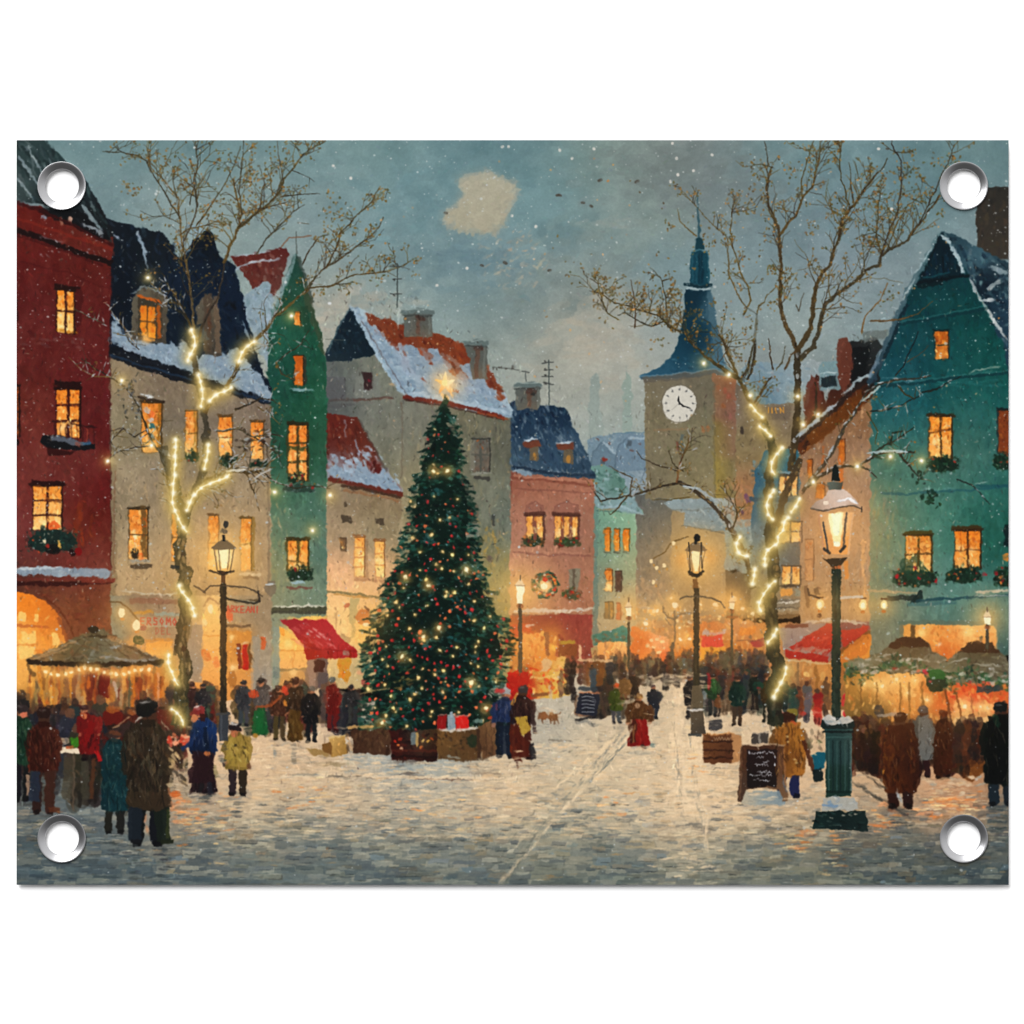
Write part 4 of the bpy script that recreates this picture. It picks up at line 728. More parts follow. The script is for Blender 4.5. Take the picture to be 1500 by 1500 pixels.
for pts, wn in (([(194, 436), (204, 424), (222, 422), (238, 430), (246, 440), (244, 504), (192, 496)], (205, 442, 236, 498)), ([(286, 448), (303, 430), (321, 446), (325, 521), (300, 520), (298, 476), (287, 474)], None)):
    motif('printed_dormer', 'dormer with a lit window' if wn else 'dark dormer', beige)
    P(pts, F([(pts[0][0], 440, 92, 86, 72), (pts[3][0], 450, 84, 76, 62), (pts[4][0], 500, 66, 60, 52)], 20), 1, 1)
    dabs(pts, 40, [(110, 100, 82), (70, 62, 54), (92, 84, 70), (60, 52, 46)], (5, 14), (2, 4), (1.4, .5), (.3, .7))
    d = cur
    if wn:
        P([(202, 434), (238, 443), (238, 500), (203, 494)], (58, 52, 40), .95, .8, False); S([(203, 434), (237, 444)], 4, (196, 92, 24), .9); S([(233, 448), (233, 496)], 5, (176, 84, 20), .85)
        P([(206, 446), (228, 450), (228, 496), (206, 492)], V(445, (222, 118, 24), 496, (240, 150, 40)), .95, .6, False); S([(216, 447), (216, 494)], 2.6, (60, 46, 30), .9); S([(206, 470), (228, 473)], 2, (70, 50, 30), .9); G(213, 496, 7, (255, 190, 100), .85); D(218, 497, 18, 4, .1, (246, 170, 80), .8)
        for x, y in [(209, 455), (222, 458), (210, 484), (223, 484)]: D(x, y, 9, 3, 1.4, (206, 84, 20), .6)
    else:
        S([(304, 430), (304, 516)], 12, (76, 62, 50), .8); S([(316, 434), (320, 516)], 8, (104, 86, 68), .8); S([(290, 480), (300, 500)], 14, (84, 92, 92), .6); D(306, 470, 40, 4, 1.5, (92, 54, 34), .7)
    use(beige)
snowline([(192, 430), (210, 420), (232, 428)], 4, (120, 132, 132), .7); snowline([(222, 418), (244, 436)], 4, (140, 156, 166), .7)
# its windows
HB = [(232, 130, 40), (246, 158, 66), (206, 96, 26), (250, 190, 110), (220, 116, 30)]
window(208, 590, 236, 662, beige, 1, 1, 0, HB + [(170, 110, 40), (150, 90, 30)], (86, 62, 30), 3, True, 2, hot=.3); S([(233, 592), (233, 660)], 5, (150, 96, 24), .85); S([(204, 583), (240, 588)], 4, (48, 36, 26), .9); snowline([(206, 578), (226, 582)], 3.5, (210, 214, 214))
for x, y, c in [(222, 606, (230, 110, 50)), (223, 625, (40, 104, 110)), (222, 640, (92, 118, 120)), (216, 602, (180, 170, 160)), (220, 615, (190, 180, 170))]: E(x, y, 5, 4.5, c, .9, False, .8)
window(272, 602, 289, 668, beige, 1, 2, 0, HB + [(253, 210, 140)], (120, 88, 40), 2.4, False, 1.6, hot=.6); S([(286, 604), (286, 660)], 4, (150, 104, 30), .7); flowers(271, 656, 292, 678, beige, 3)
window(321, 610, 340, 672, beige, 1, 2, 0, HB, (120, 84, 40), 2.4, True, 1, hot=.4); flowers(320, 664, 348, 684, beige, 1); window(368, 618, 386, 672, beige, 1, 2, 0, HB, (110, 80, 44), 2.4, True, 1, hot=.3); flowers(366, 672, 394, 686, beige, 1)
window(190, 746, 216, 820, beige, 1, 2, 0, HB + [(253, 206, 130)], (70, 54, 32), 2.4, True, 1.6, hot=.45); S([(210, 742), (212, 816)], 8, (92, 68, 34), .85); E(198, 811, 6, 9, (20, 22, 20), .9, False, 1.2); D(207, 815, 10, 7, 1.5, (230, 90, 30), .8); E(199, 786, 3, 4, (255, 230, 180), .9, False, .5); snowline([(190, 822), (222, 821)], 3.5, (150, 150, 140)); S([(192, 829), (222, 830)], 7, (64, 54, 42), .9)
window(252, 752, 264, 822, beige, 1, 2, 0, HB, (90, 66, 36), 2, False, 1, hot=.2); window(306, 755, 320, 836, beige, 1, 2, 0, HB + [(250, 200, 120)], (120, 84, 50), 2.2, True, 1, hot=.4); window(353, 759, 368, 836, beige, 1, 2, 0, HB + [(246, 180, 80)], (110, 84, 40), 2.6, True, 1.4, hot=.35); S([(371, 758), (370, 836)], 5, (120, 92, 38), .8)
S([(352, 841), (380, 842)], 3.5, (206, 184, 150), .85); S([(356, 846), (378, 847)], 3.5, (104, 80, 58), .7); snowline([(178, 866), (240, 872), (262, 868)], 3, (196, 190, 170)); S([(270, 752), (300, 770)], 3, (120, 104, 84), .3)
# its shops and their painted signs
sh = motif('printed_shop', 'row of lit shop fronts with red lettering above', beige)
P([(160, 872), (398, 872), (398, 1035), (160, 1035)], F([(170, 900, 120, 126, 110), (200, 890, 132, 114, 94), (240, 900, 140, 122, 102), (230, 935, 150, 130, 104), (220, 960, 238, 160, 74), (240, 975, 240, 164, 84), (285, 900, 180, 150, 110), (285, 960, 140, 130, 116), (310, 900, 252, 206, 130), (310, 950, 246, 182, 100), (310, 1000, 232, 150, 70), (345, 900, 150, 132, 106), (345, 940, 206, 136, 56), (345, 980, 232, 160, 84), (380, 900, 146, 126, 100), (380, 960, 150, 140, 122), (390, 1000, 146, 140, 130), (350, 1020, 206, 130, 60), (240, 1020, 200, 120, 50)], 15), 1, .6)
mottle([(160, 872), (398, 872), (398, 1035), (160, 1035)], 8, (14, 6, 3))
repaint([(162, 874), (396, 874), (396, 1030), (162, 1030)], 420, (5, 13), (2, 4), (1.5, .5), .06)
S([(190, 880), (260, 882)], 8, (120, 72, 60), .55); S([(196, 898), (214, 896), (226, 898)], 4, (190, 130, 40), .8); S([(226, 899), (262, 900)], 5, (130, 156, 152), .8); rect(206, 905, 258, 916, (158, 146, 130), .7, 1, False)
late(letters, 206, 905, 'ERSOMO', 10, (176, 52, 44), .85, .02, 1.9, .95); late(letters, 228, 920, 'DEL', 9, (160, 80, 66), .7, .02, 1.8, .95); S([(212, 917), (258, 918)], 1.5, (190, 176, 150), .7)
late(letters, 331, 887, 'ARKEANI', 9, (184, 60, 48), .85, .03, 1.9, .82); D(337, 902, 18, 10, 1.5, (226, 72, 36), .8)
S([(330, 877), (345, 880), (380, 878)], 4, (50, 44, 34), .8); snowline([(345, 879), (376, 882)], 3, (150, 156, 140), .7)
rect(213, 940, 253, 962, V(938, (240, 156, 60), 965, (250, 190, 100)), .9, 1, False); S([(214, 938), (252, 937)], 2.5, (206, 130, 50), .8)
P([(297, 900), (302, 888), (312, 884), (322, 890), (323, 1010), (297, 1010)], V(885, (253, 206, 120), 1010, (236, 156, 74)), .9, 1, False); E(308, 892, 5, 6, (255, 236, 190), .95, False, 1); E(300, 911, 4, 6, (255, 226, 160), .9, False, 1); S([(298, 931), (322, 931)], 2, (206, 130, 50), .7); S([(298, 955), (322, 952)], 2, (216, 140, 60), .6)
S([(296, 888), (308, 876), (322, 884)], 3, (150, 110, 76), .7); D(302, 960, 18, 12, 1.2, (212, 96, 40), .75); D(316, 970, 18, 10, 1.4, (234, 120, 60), .7)
rect(329, 925, 368, 1030, V(925, (206, 130, 50), 1030, (224, 150, 76)), .85, 1, False); S([(328, 918), (366, 917)], 4.5, (84, 66, 50), .85); G(339, 934, 5, (255, 226, 150), .8); G(341, 978, 6, (255, 226, 160), .8); E(340, 995, 7, 12, (160, 96, 40), .7, False, 1.5)
S([(350, 944), (352, 980)], 6, (100, 30, 18), .85); S([(359, 945), (360, 982)], 8, (176, 22, 18), .95); S([(366, 945), (366, 978)], 4, (76, 44, 22), .8); snowline([(354, 943), (364, 942)], 2.5, (222, 190, 150))
S([(385, 932), (385, 950)], 7, (206, 80, 36), .85); rect(371, 932, 380, 1020, (146, 138, 124), .8, .8, False); rect(390, 960, 396, 1020, (168, 156, 134), .6, .8, False); rect(276, 916, 296, 1000, (146, 134, 118), .75, 1.5, False)
use(beige)

# ------------------------------------------------------------------ red house
red = motif('printed_house', 'deep red house with a snowy roof at the left edge')
RD = [(20, 292), (60, 304), (110, 326), (166, 348), (163, 390), (160, 520), (164, 1040), (20, 1040)]
P(RD, F([(40, 320, 100, 29, 21), (130, 350, 95, 33, 23), (40, 370, 93, 27, 23), (130, 400, 89, 27, 23), (40, 440, 89, 27, 25), (130, 470, 91, 27, 25), (40, 520, 95, 33, 29), (140, 560, 89, 23, 23), (50, 600, 100, 37, 29), (150, 620, 89, 23, 23), (40, 690, 108, 43, 37), (100, 690, 104, 45, 39), (150, 720, 97, 23, 23), (130, 770, 102, 39, 25), (40, 790, 114, 49, 45), (120, 820, 114, 47, 43), (40, 850, 67, 33, 27), (130, 880, 104, 53, 35), (150, 930, 108, 57, 39), (60, 900, 106, 57, 35)], 32), 1, .6)
mottle(RD, 7, (34, 12, 4), 1.6)
repaint(RD, 1300, (7, 20), (2, 5), (1.5, .5), .09, (.35, .75))
for _ in range(16): D(U(108, 138), U(735, 790), U(12, 30), U(3, 6), 1.57 + U(-.15, .15), vary((124, 46, 18), .08), U(.3, .6))
RR = [(20, 203), (62, 203), (86, 226), (120, 258), (150, 306), (166, 345), (160, 350), (110, 326), (64, 304), (20, 294)]
motif('printed_roof', 'dark slate roof streaked with snow', red)
P(RR, F([(40, 220, 44, 62, 62), (80, 240, 34, 54, 54), (110, 280, 30, 46, 50), (40, 270, 56, 70, 70), (80, 300, 20, 26, 28), (140, 320, 20, 22, 26)], 22), 1, 1.2)
dabs(RR, 150, [(30, 46, 48), (64, 82, 82), (40, 56, 58), (90, 104, 106), (20, 30, 32)], (10, 26), (2, 5), (1.0, .25), (.35, .8))
for a_, b_, w_ in [((26, 228), (60, 275), 5), ((40, 215), (70, 268), 4), ((22, 258), (48, 290), 5), ((70, 230), (88, 262), 3), ((24, 296), (64, 303), 5), ((64, 303), (112, 296), 4), ((120, 300), (150, 340), 6), ((112, 320), (140, 338), 5)]: snowline([a_, b_], w_, (128, 144, 148), .75, 1.8)
P([(56, 306), (90, 302), (120, 312), (160, 344), (162, 352), (120, 340), (80, 324)], (10, 12, 16), .9, 1.5, False); S([(88, 318), (90, 330)], 5, (150, 100, 80), .8); E(103, 322, 3.5, 6, (190, 150, 130), .9, False, .8); D(64, 318, 8, 5, .2, (130, 160, 180), .9)
snowline([(122, 328), (152, 342)], 6, (140, 146, 150), .8)
use(red)
S([(24, 296), (64, 310), (110, 332), (165, 360)], 5, (54, 10, 10), .85); S([(24, 338), (70, 352), (120, 372), (164, 386)], 8, (22, 8, 8), .92); S([(24, 345), (80, 362), (150, 390)], 3, (60, 12, 12), .7); S([(30, 383), (100, 400), (160, 424)], 2.5, (70, 14, 14), .5); snowline([(60, 346), (90, 354)], 1.8, (130, 130, 140), .5); S([(24, 320), (90, 340), (162, 366)], 4, (128, 36, 22), .5)
for _ in range(26): D(U(50, 160), U(340, 380), U(3, 7), U(1.4, 2.6), U(0, 1), vary(pick([(150, 160, 172), (130, 70, 50), (176, 180, 186)]), .08), U(.4, .9))
for _ in range(30): D(U(24, 120), 500 + U(-6, 10), U(6, 18), U(2, 3.5), U(-.05, .2), vary(pick([(110, 66, 60), (126, 84, 78), (90, 50, 50)]), .06), U(.25, .55))
window(84, 424, 108, 486, red, 2, 2, .12, [(232, 130, 30), (246, 164, 60), (252, 206, 120), (214, 112, 24)], (50, 18, 10), 3.4, True, 2.5, hot=.55); S([(84, 483), (112, 488)], 3, (180, 110, 20), .8); S([(82, 418), (116, 422)], 4, (30, 8, 8), .9); P([(110, 420), (122, 430), (120, 470), (110, 486)], (62, 12, 12), .6, 2, False)
window(83, 570, 117, 640, red, 2, 3, 0, [(230, 120, 24), (214, 100, 20), (246, 160, 60), (252, 190, 100)], (52, 14, 12), 4.4, True, 2, hot=.4); S([(80, 561), (118, 564)], 7, (30, 8, 8), .9)
bal = motif('printed_balcony', 'small iron balcony', red)
P([(62, 638), (74, 636), (140, 650), (138, 658), (110, 660), (66, 654), (58, 648)], (16, 16, 20), 1, 1); P([(72, 638), (90, 638), (130, 648), (120, 652), (76, 645)], (90, 96, 106), .9, .8); D(128, 649, 10, 5, .2, (40, 96, 130), .9); D(114, 650, 10, 5, .3, (150, 70, 50), .7)
P([(68, 655), (110, 660), (104, 668), (70, 668)], (40, 8, 8), .8, 1.5, False); S([(76, 617), (140, 626)], 2.2, (34, 12, 12), .9, True)
for x in np.linspace(80, 138, 8): S([(x, 617 + (x - 76) * .14), (x, 640 + (x - 76) * .12)], 1.4, (44, 14, 12), .85, True)
S([(128, 628), (128, 645)], 1.3, (196, 90, 60), .8)
use(red)
window(49, 712, 90, 776, red, 2, 3, 0, [(236, 140, 44), (250, 186, 96), (252, 206, 130), (220, 120, 40)], (62, 26, 16), 3.6, True, 1.6, hot=.45); S([(48, 706), (94, 709)], 6, (36, 10, 10), .92)
flowers(38, 766, 116, 812, red, 5, 150, ((16, 40, 36), (26, 60, 52), (36, 70, 60), (10, 24, 22))); E(78, 770, 10, 7, (226, 90, 34), .9, False, 2); D(64, 780, 24, 8, 1.3, (20, 44, 40), .9); E(115, 808, 6, 6, (120, 10, 14), .9, False, 1.2); D(106, 810, 12, 8, .9, (20, 6, 8), .9); D(78, 805, 24, 16, .1, (14, 10, 10), .8); E(66, 793, 2.4, 3, (244, 220, 180), .9, False, .4); S([(86, 792), (88, 802)], 4, (240, 180, 80), .85); D(70, 800, 6, 5, 0, (170, 40, 30), .9)
window(20, 566, 28, 640, red, 1, 2, 0, [(120, 60, 20), (80, 34, 16), (180, 90, 30)], (30, 10, 10), 2, hot=0); S([(25, 645), (25, 652)], 6, (16, 6, 6), .9); S([(24, 440), (26, 470)], 4, (40, 12, 10), .6)
snow([(22, 832), (60, 830), (110, 833), (150, 834), (162, 838), (160, 847), (120, 845), (70, 843), (22, 842)], (150, 166, 178), 1.2, ang=.05); snowline([(24, 833), (90, 832)], 4, (186, 196, 200)); S([(24, 854), (90, 856), (164, 852)], 6, (44, 12, 12), .92); S([(24, 848), (166, 850)], 3, (104, 40, 36), .7); S([(120, 852), (168, 850)], 6, (120, 46, 36), .8); dabs([(26, 860), (160, 858), (160, 925), (60, 925)], 110, [(120, 56, 36), (92, 34, 26), (132, 66, 40), (104, 50, 40)], (5, 13), (2, 4), (.1, .5), (.3, .7))
arch = motif('printed_archway', 'glowing arched shop entrance', red)
P([(20, 868), (40, 870), (66, 880), (84, 898), (96, 925), (102, 960), (104, 1040), (20, 1040)], F([(30, 885, 238, 130, 30), (60, 890, 226, 116, 28), (80, 910, 200, 100, 30), (30, 930, 244, 170, 80), (70, 940, 236, 140, 44), (30, 960, 250, 186, 100), (90, 960, 230, 160, 80), (40, 1000, 214, 150, 60), (80, 1000, 190, 120, 50)], 17), 1, 1)
dabs([(22, 872), (60, 882), (94, 930), (98, 1030), (22, 1030)], 130, [(246, 160, 50), (226, 120, 34), (252, 196, 100), (206, 104, 30), (240, 140, 44)], (5, 13), (2, 5), (1.4, .6), (.3, .75))
for x0, y0, x1, y1 in ((27, 897, 37, 911), (50, 898, 58, 911), (30, 925, 52, 944), (28, 946, 52, 966), (76, 927, 86, 945)): rect(x0, y0, x1, y1, (253, 206, 114), .85, 1.2, False)
S([(22, 916), (70, 920)], 4, (170, 80, 34), .7); S([(22, 945), (54, 944)], 1.8, (206, 120, 50), .7)
S([(64, 874), (86, 892), (104, 920), (112, 945)], 2.5, (76, 28, 16), .8); S([(84, 905), (96, 930), (100, 960)], 5, (130, 60, 30), .8)
use(red)
S([(163, 400), (161, 520), (163, 830)], 2, (50, 14, 14), .6)

# ------------------------------------------------------------------ the snowy square
sq = motif('printed_square', 'snow dusted cobbled square with wheel ruts leading into the distance')
GR = [(20, 1040), (160, 1032), (300, 1030), (400, 1020), (480, 1005), (600, 1040), (745, 1000), (860, 985), (905, 965), (1000, 960), (1062, 962), (1150, 985), (1250, 1040), (1480, 1050), (1480, 1300), (20, 1300)]
P(GR, F([(30, 1120, 60, 60, 56), (30, 1180, 88, 96, 96), (30, 1280, 84, 92, 94), (120, 1240, 100, 110, 110), (130, 1190, 104, 112, 112), (200, 1280, 92, 98, 98), (230, 1230, 118, 120, 112), (280, 1190, 182, 152, 118), (300, 1250, 130, 132, 124), (300, 1292, 94, 104, 108), (330, 1090, 216, 178, 138),
          (380, 1120, 216, 182, 142), (370, 1190, 200, 174, 138), (420, 1235, 150, 146, 130), (450, 1285, 112, 118, 114), (480, 1090, 206, 176, 142), (430, 1080, 210, 178, 142), (520, 1165, 212, 182, 144), (560, 1240, 142, 140, 126), (540, 1292, 104, 112, 112), (570, 1115, 156, 162, 158), (640, 1128, 150, 160, 158), (640, 1180, 208, 180, 144), (660, 1240, 152, 148, 132), (680, 1292, 102, 108, 106),
          (740, 1160, 220, 188, 148), (780, 1220, 176, 164, 138), (800, 1285, 134, 130, 112), (800, 1070, 180, 174, 158), (830, 1040, 186, 176, 156), (860, 1110, 220, 192, 152), (880, 1200, 178, 166, 140), (890, 1285, 126, 126, 114), (940, 1160, 206, 182, 148), (930, 1080, 206, 186, 156), (980, 1040, 224, 198, 160), (970, 1000, 190, 174, 150), (1000, 1120, 230, 200, 160), (1005, 1200, 222, 190, 150), (1008, 1280, 182, 164, 136),
          (1060, 1140, 226, 192, 150), (1080, 1205, 208, 178, 138), (1110, 1070, 214, 186, 150), (1120, 1255, 138, 134, 118), (1165, 1200, 190, 160, 124), (1180, 1275, 120, 118, 102), (1200, 1150, 216, 180, 140), (1250, 1255, 108, 108, 96), (1300, 1210, 106, 106, 96), (1310, 1285, 84, 92, 90), (1275, 1140, 214, 176, 134), (1270, 1180, 190, 150, 112), (1360, 1140, 206, 170, 134), (1400, 1160, 206, 150, 108), (1400, 1175, 196, 130, 84), (1380, 1250, 98, 104, 98), (1455, 1275, 80, 90, 90), (1460, 1210, 90, 96, 90)], 40), 1, 1)
mottle(GR, 7, (50, 16, 6))
SNOWC = [(226, 196, 156), (206, 180, 146), (214, 190, 154), (190, 172, 144)]
COOL = [(128, 138, 136), (116, 126, 126), (146, 150, 142), (150, 142, 124), (104, 112, 112)]
for x, y in inside(GR, 5200):
    k = (y - 990) / 300.0
    L, w = U(4, 10) + k * U(4, 24), 1.2 + k * U(.6, 4.2)
    base = A[min(PH - 1, int(y - OY)), min(PW - 1, int(x - OX))]
    t = rng.random()
    c = mix(base, pick(COOL if t < .45 else SNOWC), U(.12, .5)) if t < .85 else mix(base, (70, 72, 72) if t < .95 else (206, 140, 84), U(.15, .45))
    D(x, y, L, w, rng.normal(0, .1), vary(c, .035), U(.45, .9))
# cobble courses towards the bottom edge: long flat stones, some with snow left on them
y = 1150.0
while y < 1300:
    hh = 5 + (y - 1150) / 13
    x = 14 + U(0, 20)
    while x < 1480:
        w_ = U(14, 40) * (.55 + (y - 1150) / 170)
        dens = .35 + .6 * min(1, (y - 1150) / 90)
        if rng.random() < dens:
            base = A[min(PH - 1, int(y + hh / 2 - OY)), min(PW - 1, max(0, int(x + w_ / 2 - OX)))]
            on_path = 975 < x + w_ / 2 < 1035
            c = mix(base, pick(SNOWC if on_path or rng.random() < .42 else COOL), U(.1, .42))
            if rng.random() < .1: c = mix(base, pick([(70, 76, 78), (176, 140, 92), (120, 100, 80)]), .45)
            q = [(x + U(-1, 2), y + U(-1, 1)), (x + w_ + U(-2, 1), y + U(-1, 1)), (x + w_ + U(-3, 3), y + hh + U(-1.5, .5)), (x + U(-3, 3), y + hh + U(-1.5, .5))]
            P(q, vary(c, .035), U(.4, .85), .8, False, 6)
            e_ = A[min(PH - 1, int(y + hh / 2 - OY)), min(PW - 1, max(0, int(x + w_ / 2 - OX)))].copy()
            if rng.random() < .6: D(x + w_ / 2 + U(-3, 3), y + hh, w_ * U(.5, .95), U(1.2, 2.4), U(-.04, .04), mix(e_, (40, 46, 50), .6), U(.4, .85))
            if rng.random() < .3: D(x + w_ * U(.2, .8), y + 1, w_ * U(.3, .7), U(1.4, 2.6), U(-.05, .05), mix(e_, (222, 204, 172), .6), U(.4, .85))
            if rng.random() < .35: S([(x + w_, y), (x + w_ + U(-4, 4), y + hh)], 1.4, mix(e_, (50, 54, 56), .5), .5)
        x += w_ + U(0, 4)
    y += hh * U(.9, 1.1)
for _ in range(46): D(U(30, 1475), U(1200, 1292), U(5, 14), U(2, 4.5), U(-.2, .2), vary(pick([(176, 132, 82), (196, 158, 112), (66, 76, 80), (120, 96, 72), (150, 160, 160)]), .07), U(.4, .85))
# lamplight on the ice
for x, y, s_ in [(1392, 1172, 20), (1410, 1180, 22), (1340, 1182, 12), (1368, 1196, 10), (1290, 1205, 14), (1288, 1213, 12), (1185, 1222, 14), (1170, 1240, 14), (1245, 1205, 10), (262, 1175, 9), (240, 1165, 10), (280, 1190, 16), (262, 1203, 12), (1300, 1180, 8)]:
    for _ in range(7): D(x + rng.normal(0, s_ * .7), y + rng.normal(0, 4), U(8, 24), U(2, 4.5), U(-.15, .12), vary(pick([(232, 140, 80), (224, 124, 60), (236, 170, 116), (216, 150, 104)]), .05), U(.4, .9))
for pts, c in (([(985, 965), (1012, 965), (1040, 1160), (1060, 1300), (985, 1300), (985, 1160)], (230, 200, 160)), ([(1010, 1100), (1120, 1100), (1140, 1200), (1040, 1230)], (224, 192, 152))):
    dabs(pts, 190, [c, mix(c, (255, 226, 186), .4), mix(c, (170, 160, 140), .4)], (8, 26), (2, 5), (.05, .25), (.3, .75), .03)
D(1368, 1196, 13, 9, 0, (222, 122, 56), .9)
# ruts and the swept path
for pts, w_, c, a_ in [([(905, 1075), (870, 1105), (800, 1170), (745, 1235), (715, 1290)], 2, (120, 118, 104), .55), ([(925, 1065), (880, 1100), (790, 1195), (740, 1260)], 4, (226, 198, 158), .6), ([(862, 1142), (890, 1110), (918, 1075)], 2.5, (140, 140, 126), .7), ([(866, 1148), (895, 1114), (922, 1080)], 3, (232, 204, 164), .7),
                     ([(1000, 1000), (985, 1080), (992, 1140), (1002, 1200)], 5, (238, 208, 168), .75), ([(1010, 1000), (1000, 1060), (1012, 1120), (1022, 1170), (1032, 1215)], 3, (180, 160, 134), .4), ([(996, 1120), (1000, 1190), (1006, 1250)], 3, (170, 152, 130), .4), ([(1018, 1150), (1030, 1210), (1036, 1250)], 4, (234, 204, 166), .5), ([(1250, 1118), (1290, 1140), (1300, 1150)], 2.5, (110, 96, 78), .8), ([(1252, 1146), (1290, 1170), (1320, 1186)], 3, (90, 84, 74), .75), ([(1310, 1276), (1340, 1296)], 2.5, (40, 46, 48), .8), ([(1262, 1270), (1290, 1298)], 2, (60, 64, 62), .6), ([(790, 1215), (760, 1262), (740, 1296)], 2, (110, 106, 92), .5), ([(840, 1240), (815, 1296)], 2, (100, 98, 88), .5)]:
    for i in range(len(pts) - 1):
        for t in np.linspace(0, 1, 7): D(pts[i][0] + (pts[i + 1][0] - pts[i][0]) * t + U(-2, 2), pts[i][1] + (pts[i + 1][1] - pts[i][1]) * t, U(9, 18), w_ * U(.7, 1.5), math.atan2(pts[i + 1][1] - pts[i][1], pts[i + 1][0] - pts[i][0]) + U(-.1, .1), vary(c, .04), a_ * U(.5, 1))
S([(412, 1138), (470, 1136), (560, 1138), (700, 1140), (780, 1139)], 4.5, (226, 200, 164), .8); S([(430, 1136), (470, 1134)], 3, (120, 118, 106), .6); S([(480, 1138), (530, 1137)], 2.5, (84, 76, 66), .8); S([(535, 1140), (570, 1140)], 2, (130, 108, 86), .6); S([(608, 1141), (632, 1141), (696, 1143)], 2.2, (92, 62, 50), .85, w2=1.2); S([(710, 1143), (740, 1143)], 1.8, (130, 122, 108), .6); S([(804, 1085), (836, 1086)], 2, (110, 100, 86), .7)
snowline([(470, 1126), (500, 1112), (520, 1106)], 4, (216, 190, 156), .6)
for _ in range(40): D(U(505, 620), U(1100, 1132), U(10, 26), U(2, 4), U(-.1, .1), vary(pick([(146, 156, 156), (168, 170, 160), (130, 142, 144)]), .04), U(.4, .8))

# ------------------------------------------------------------------ glowing shops and the crowd at the far end of the square
glow = motif('printed_street', 'far end of the square, a haze of shop lights over a crowd')
FE = [(922, 934), (930, 915), (1000, 902), (1064, 905), (1105, 910), (1180, 915), (1180, 1000), (1060, 985), (1000, 975), (900, 985), (866, 990), (866, 950), (922, 946)]
P(FE, F([(880, 930, 110, 120, 96), (895, 955, 236, 160, 84), (930, 930, 196, 140, 86), (960, 890, 150, 128, 98), (960, 930, 206, 146, 90), (990, 920, 160, 128, 90), (1010, 940, 224, 120, 40), (1040, 930, 196, 110, 60), (1060, 955, 206, 130, 44), (1080, 920, 196, 130, 80), (1120, 930, 206, 130, 64), (1150, 940, 170, 120, 80), (960, 960, 236, 120, 44), (1080, 960, 200, 110, 50)], 15), 1, 2)
P([(985, 880), (1062, 880), (1062, 912), (985, 915)], (140, 120, 92), .7, 2, False)
dabs(FE, 420, [(216, 140, 64), (190, 110, 56), (236, 176, 96), (150, 96, 60), (150, 120, 84), (120, 100, 76), (226, 160, 104)], (4, 12), (2, 4.5), (1.5, .4), (.3, .8))
motif('printed_shop_window', 'orange shop window behind the crowd', glow); P([(876, 942), (918, 940), (918, 972), (876, 976)], F([(885, 950, 240, 166, 88), (910, 950, 246, 180, 104), (885, 970, 226, 140, 70), (912, 970, 232, 150, 80)], 10), .95, 1); dabs([(878, 942), (917, 941), (917, 970), (878, 972)], 26, [(250, 196, 120), (220, 130, 60), (170, 110, 70)], (5, 12), (1.6, 3), (1.57, .2), (.4, .8)); use(glow)
P([(925, 918), (960, 930), (982, 935), (982, 975), (925, 972)], F([(940, 945, 226, 110, 44), (965, 945, 250, 170, 110), (975, 965, 230, 90, 44), (955, 965, 240, 140, 60)], 9), .85, 1.5, False)
for x, y in [(953, 938), (962, 936), (970, 940), (958, 948), (972, 950), (948, 945), (966, 956)]: D(x, y, 6, 4, 0, (255, 220, 160), .85)
P([(1026, 932), (1058, 928), (1062, 945), (1028, 948)], (216, 60, 50), .95, 1.2, False); S([(1030, 929), (1060, 927)], 4, (200, 160, 160), .7); rect(1026, 948, 1064, 972, (240, 160, 50), .85, 1, False); S([(1042, 948), (1042, 972)], 4, (150, 80, 30), .7); P([(1100, 938), (1120, 934), (1120, 946), (1102, 948)], (160, 50, 52), .9, 1, False)
P([(1084, 918), (1108, 916), (1108, 928), (1084, 930)], (226, 130, 50), .85, 1, False); S([(1080, 938), (1120, 938)], 2, (120, 80, 60), .7); D(1034, 927, 10, 8, 0, (170, 160, 160), .8); D(1061, 924, 8, 5, 1.5, (190, 190, 196), .8)
for _ in range(150):
    t = rng.random(); x = U(925, 1120); y = 915 + abs(rng.normal(0, 20)) - 25
    D(x, y, U(2.5, 5), U(2, 3.6), U(0, 3), vary(pick([(255, 214, 140), (250, 180, 90), (240, 140, 60), (255, 236, 200)]), .05), U(.4, .95))
for x, y, r in [(957, 894, 4), (963, 894, 4), (983, 876, 3), (988, 887, 6), (946, 913, 5), (1049, 885, 5), (1074, 878, 6), (1087, 892, 4), (1010, 936, 4), (997, 936, 4), (1026, 886, 3), (995, 918, 3), (1103, 900, 4), (976, 905, 3)]:
    G(x, y, r * 2.6, (252, 196, 110), .55); E(x, y, r * .72, r * .72, (255, 238, 204), .95, False)
S([(935, 890), (955, 891)], 2, (170, 160, 150), .7)
for pts in ([(971, 889), (978, 903), (987, 907)], [(987, 907), (995, 900), (1012, 898)], [(975, 905), (982, 916)], [(988, 895), (988, 940), (985, 995)]): S(pts, 2.4, (96, 86, 70), .85)
S([(986, 940), (984, 996)], 4.5, (84, 76, 60), .9)
crowd = motif('printed_crowd', 'dark blurred crowd of shoppers', glow)
for _ in range(210):
    x = U(872, 1125); b_ = U(984, 1004) if x < 1000 else U(978, 1000); h_ = U(16, 36)
    c = vary(pick([(64, 54, 46), (84, 70, 56), (58, 60, 62), (90, 84, 62), (110, 72, 48), (74, 82, 80), (56, 44, 42), (96, 88, 66)]), .1)
    shopper(x, b_ - h_, b_, U(6, 9), c, U(.45, .8))
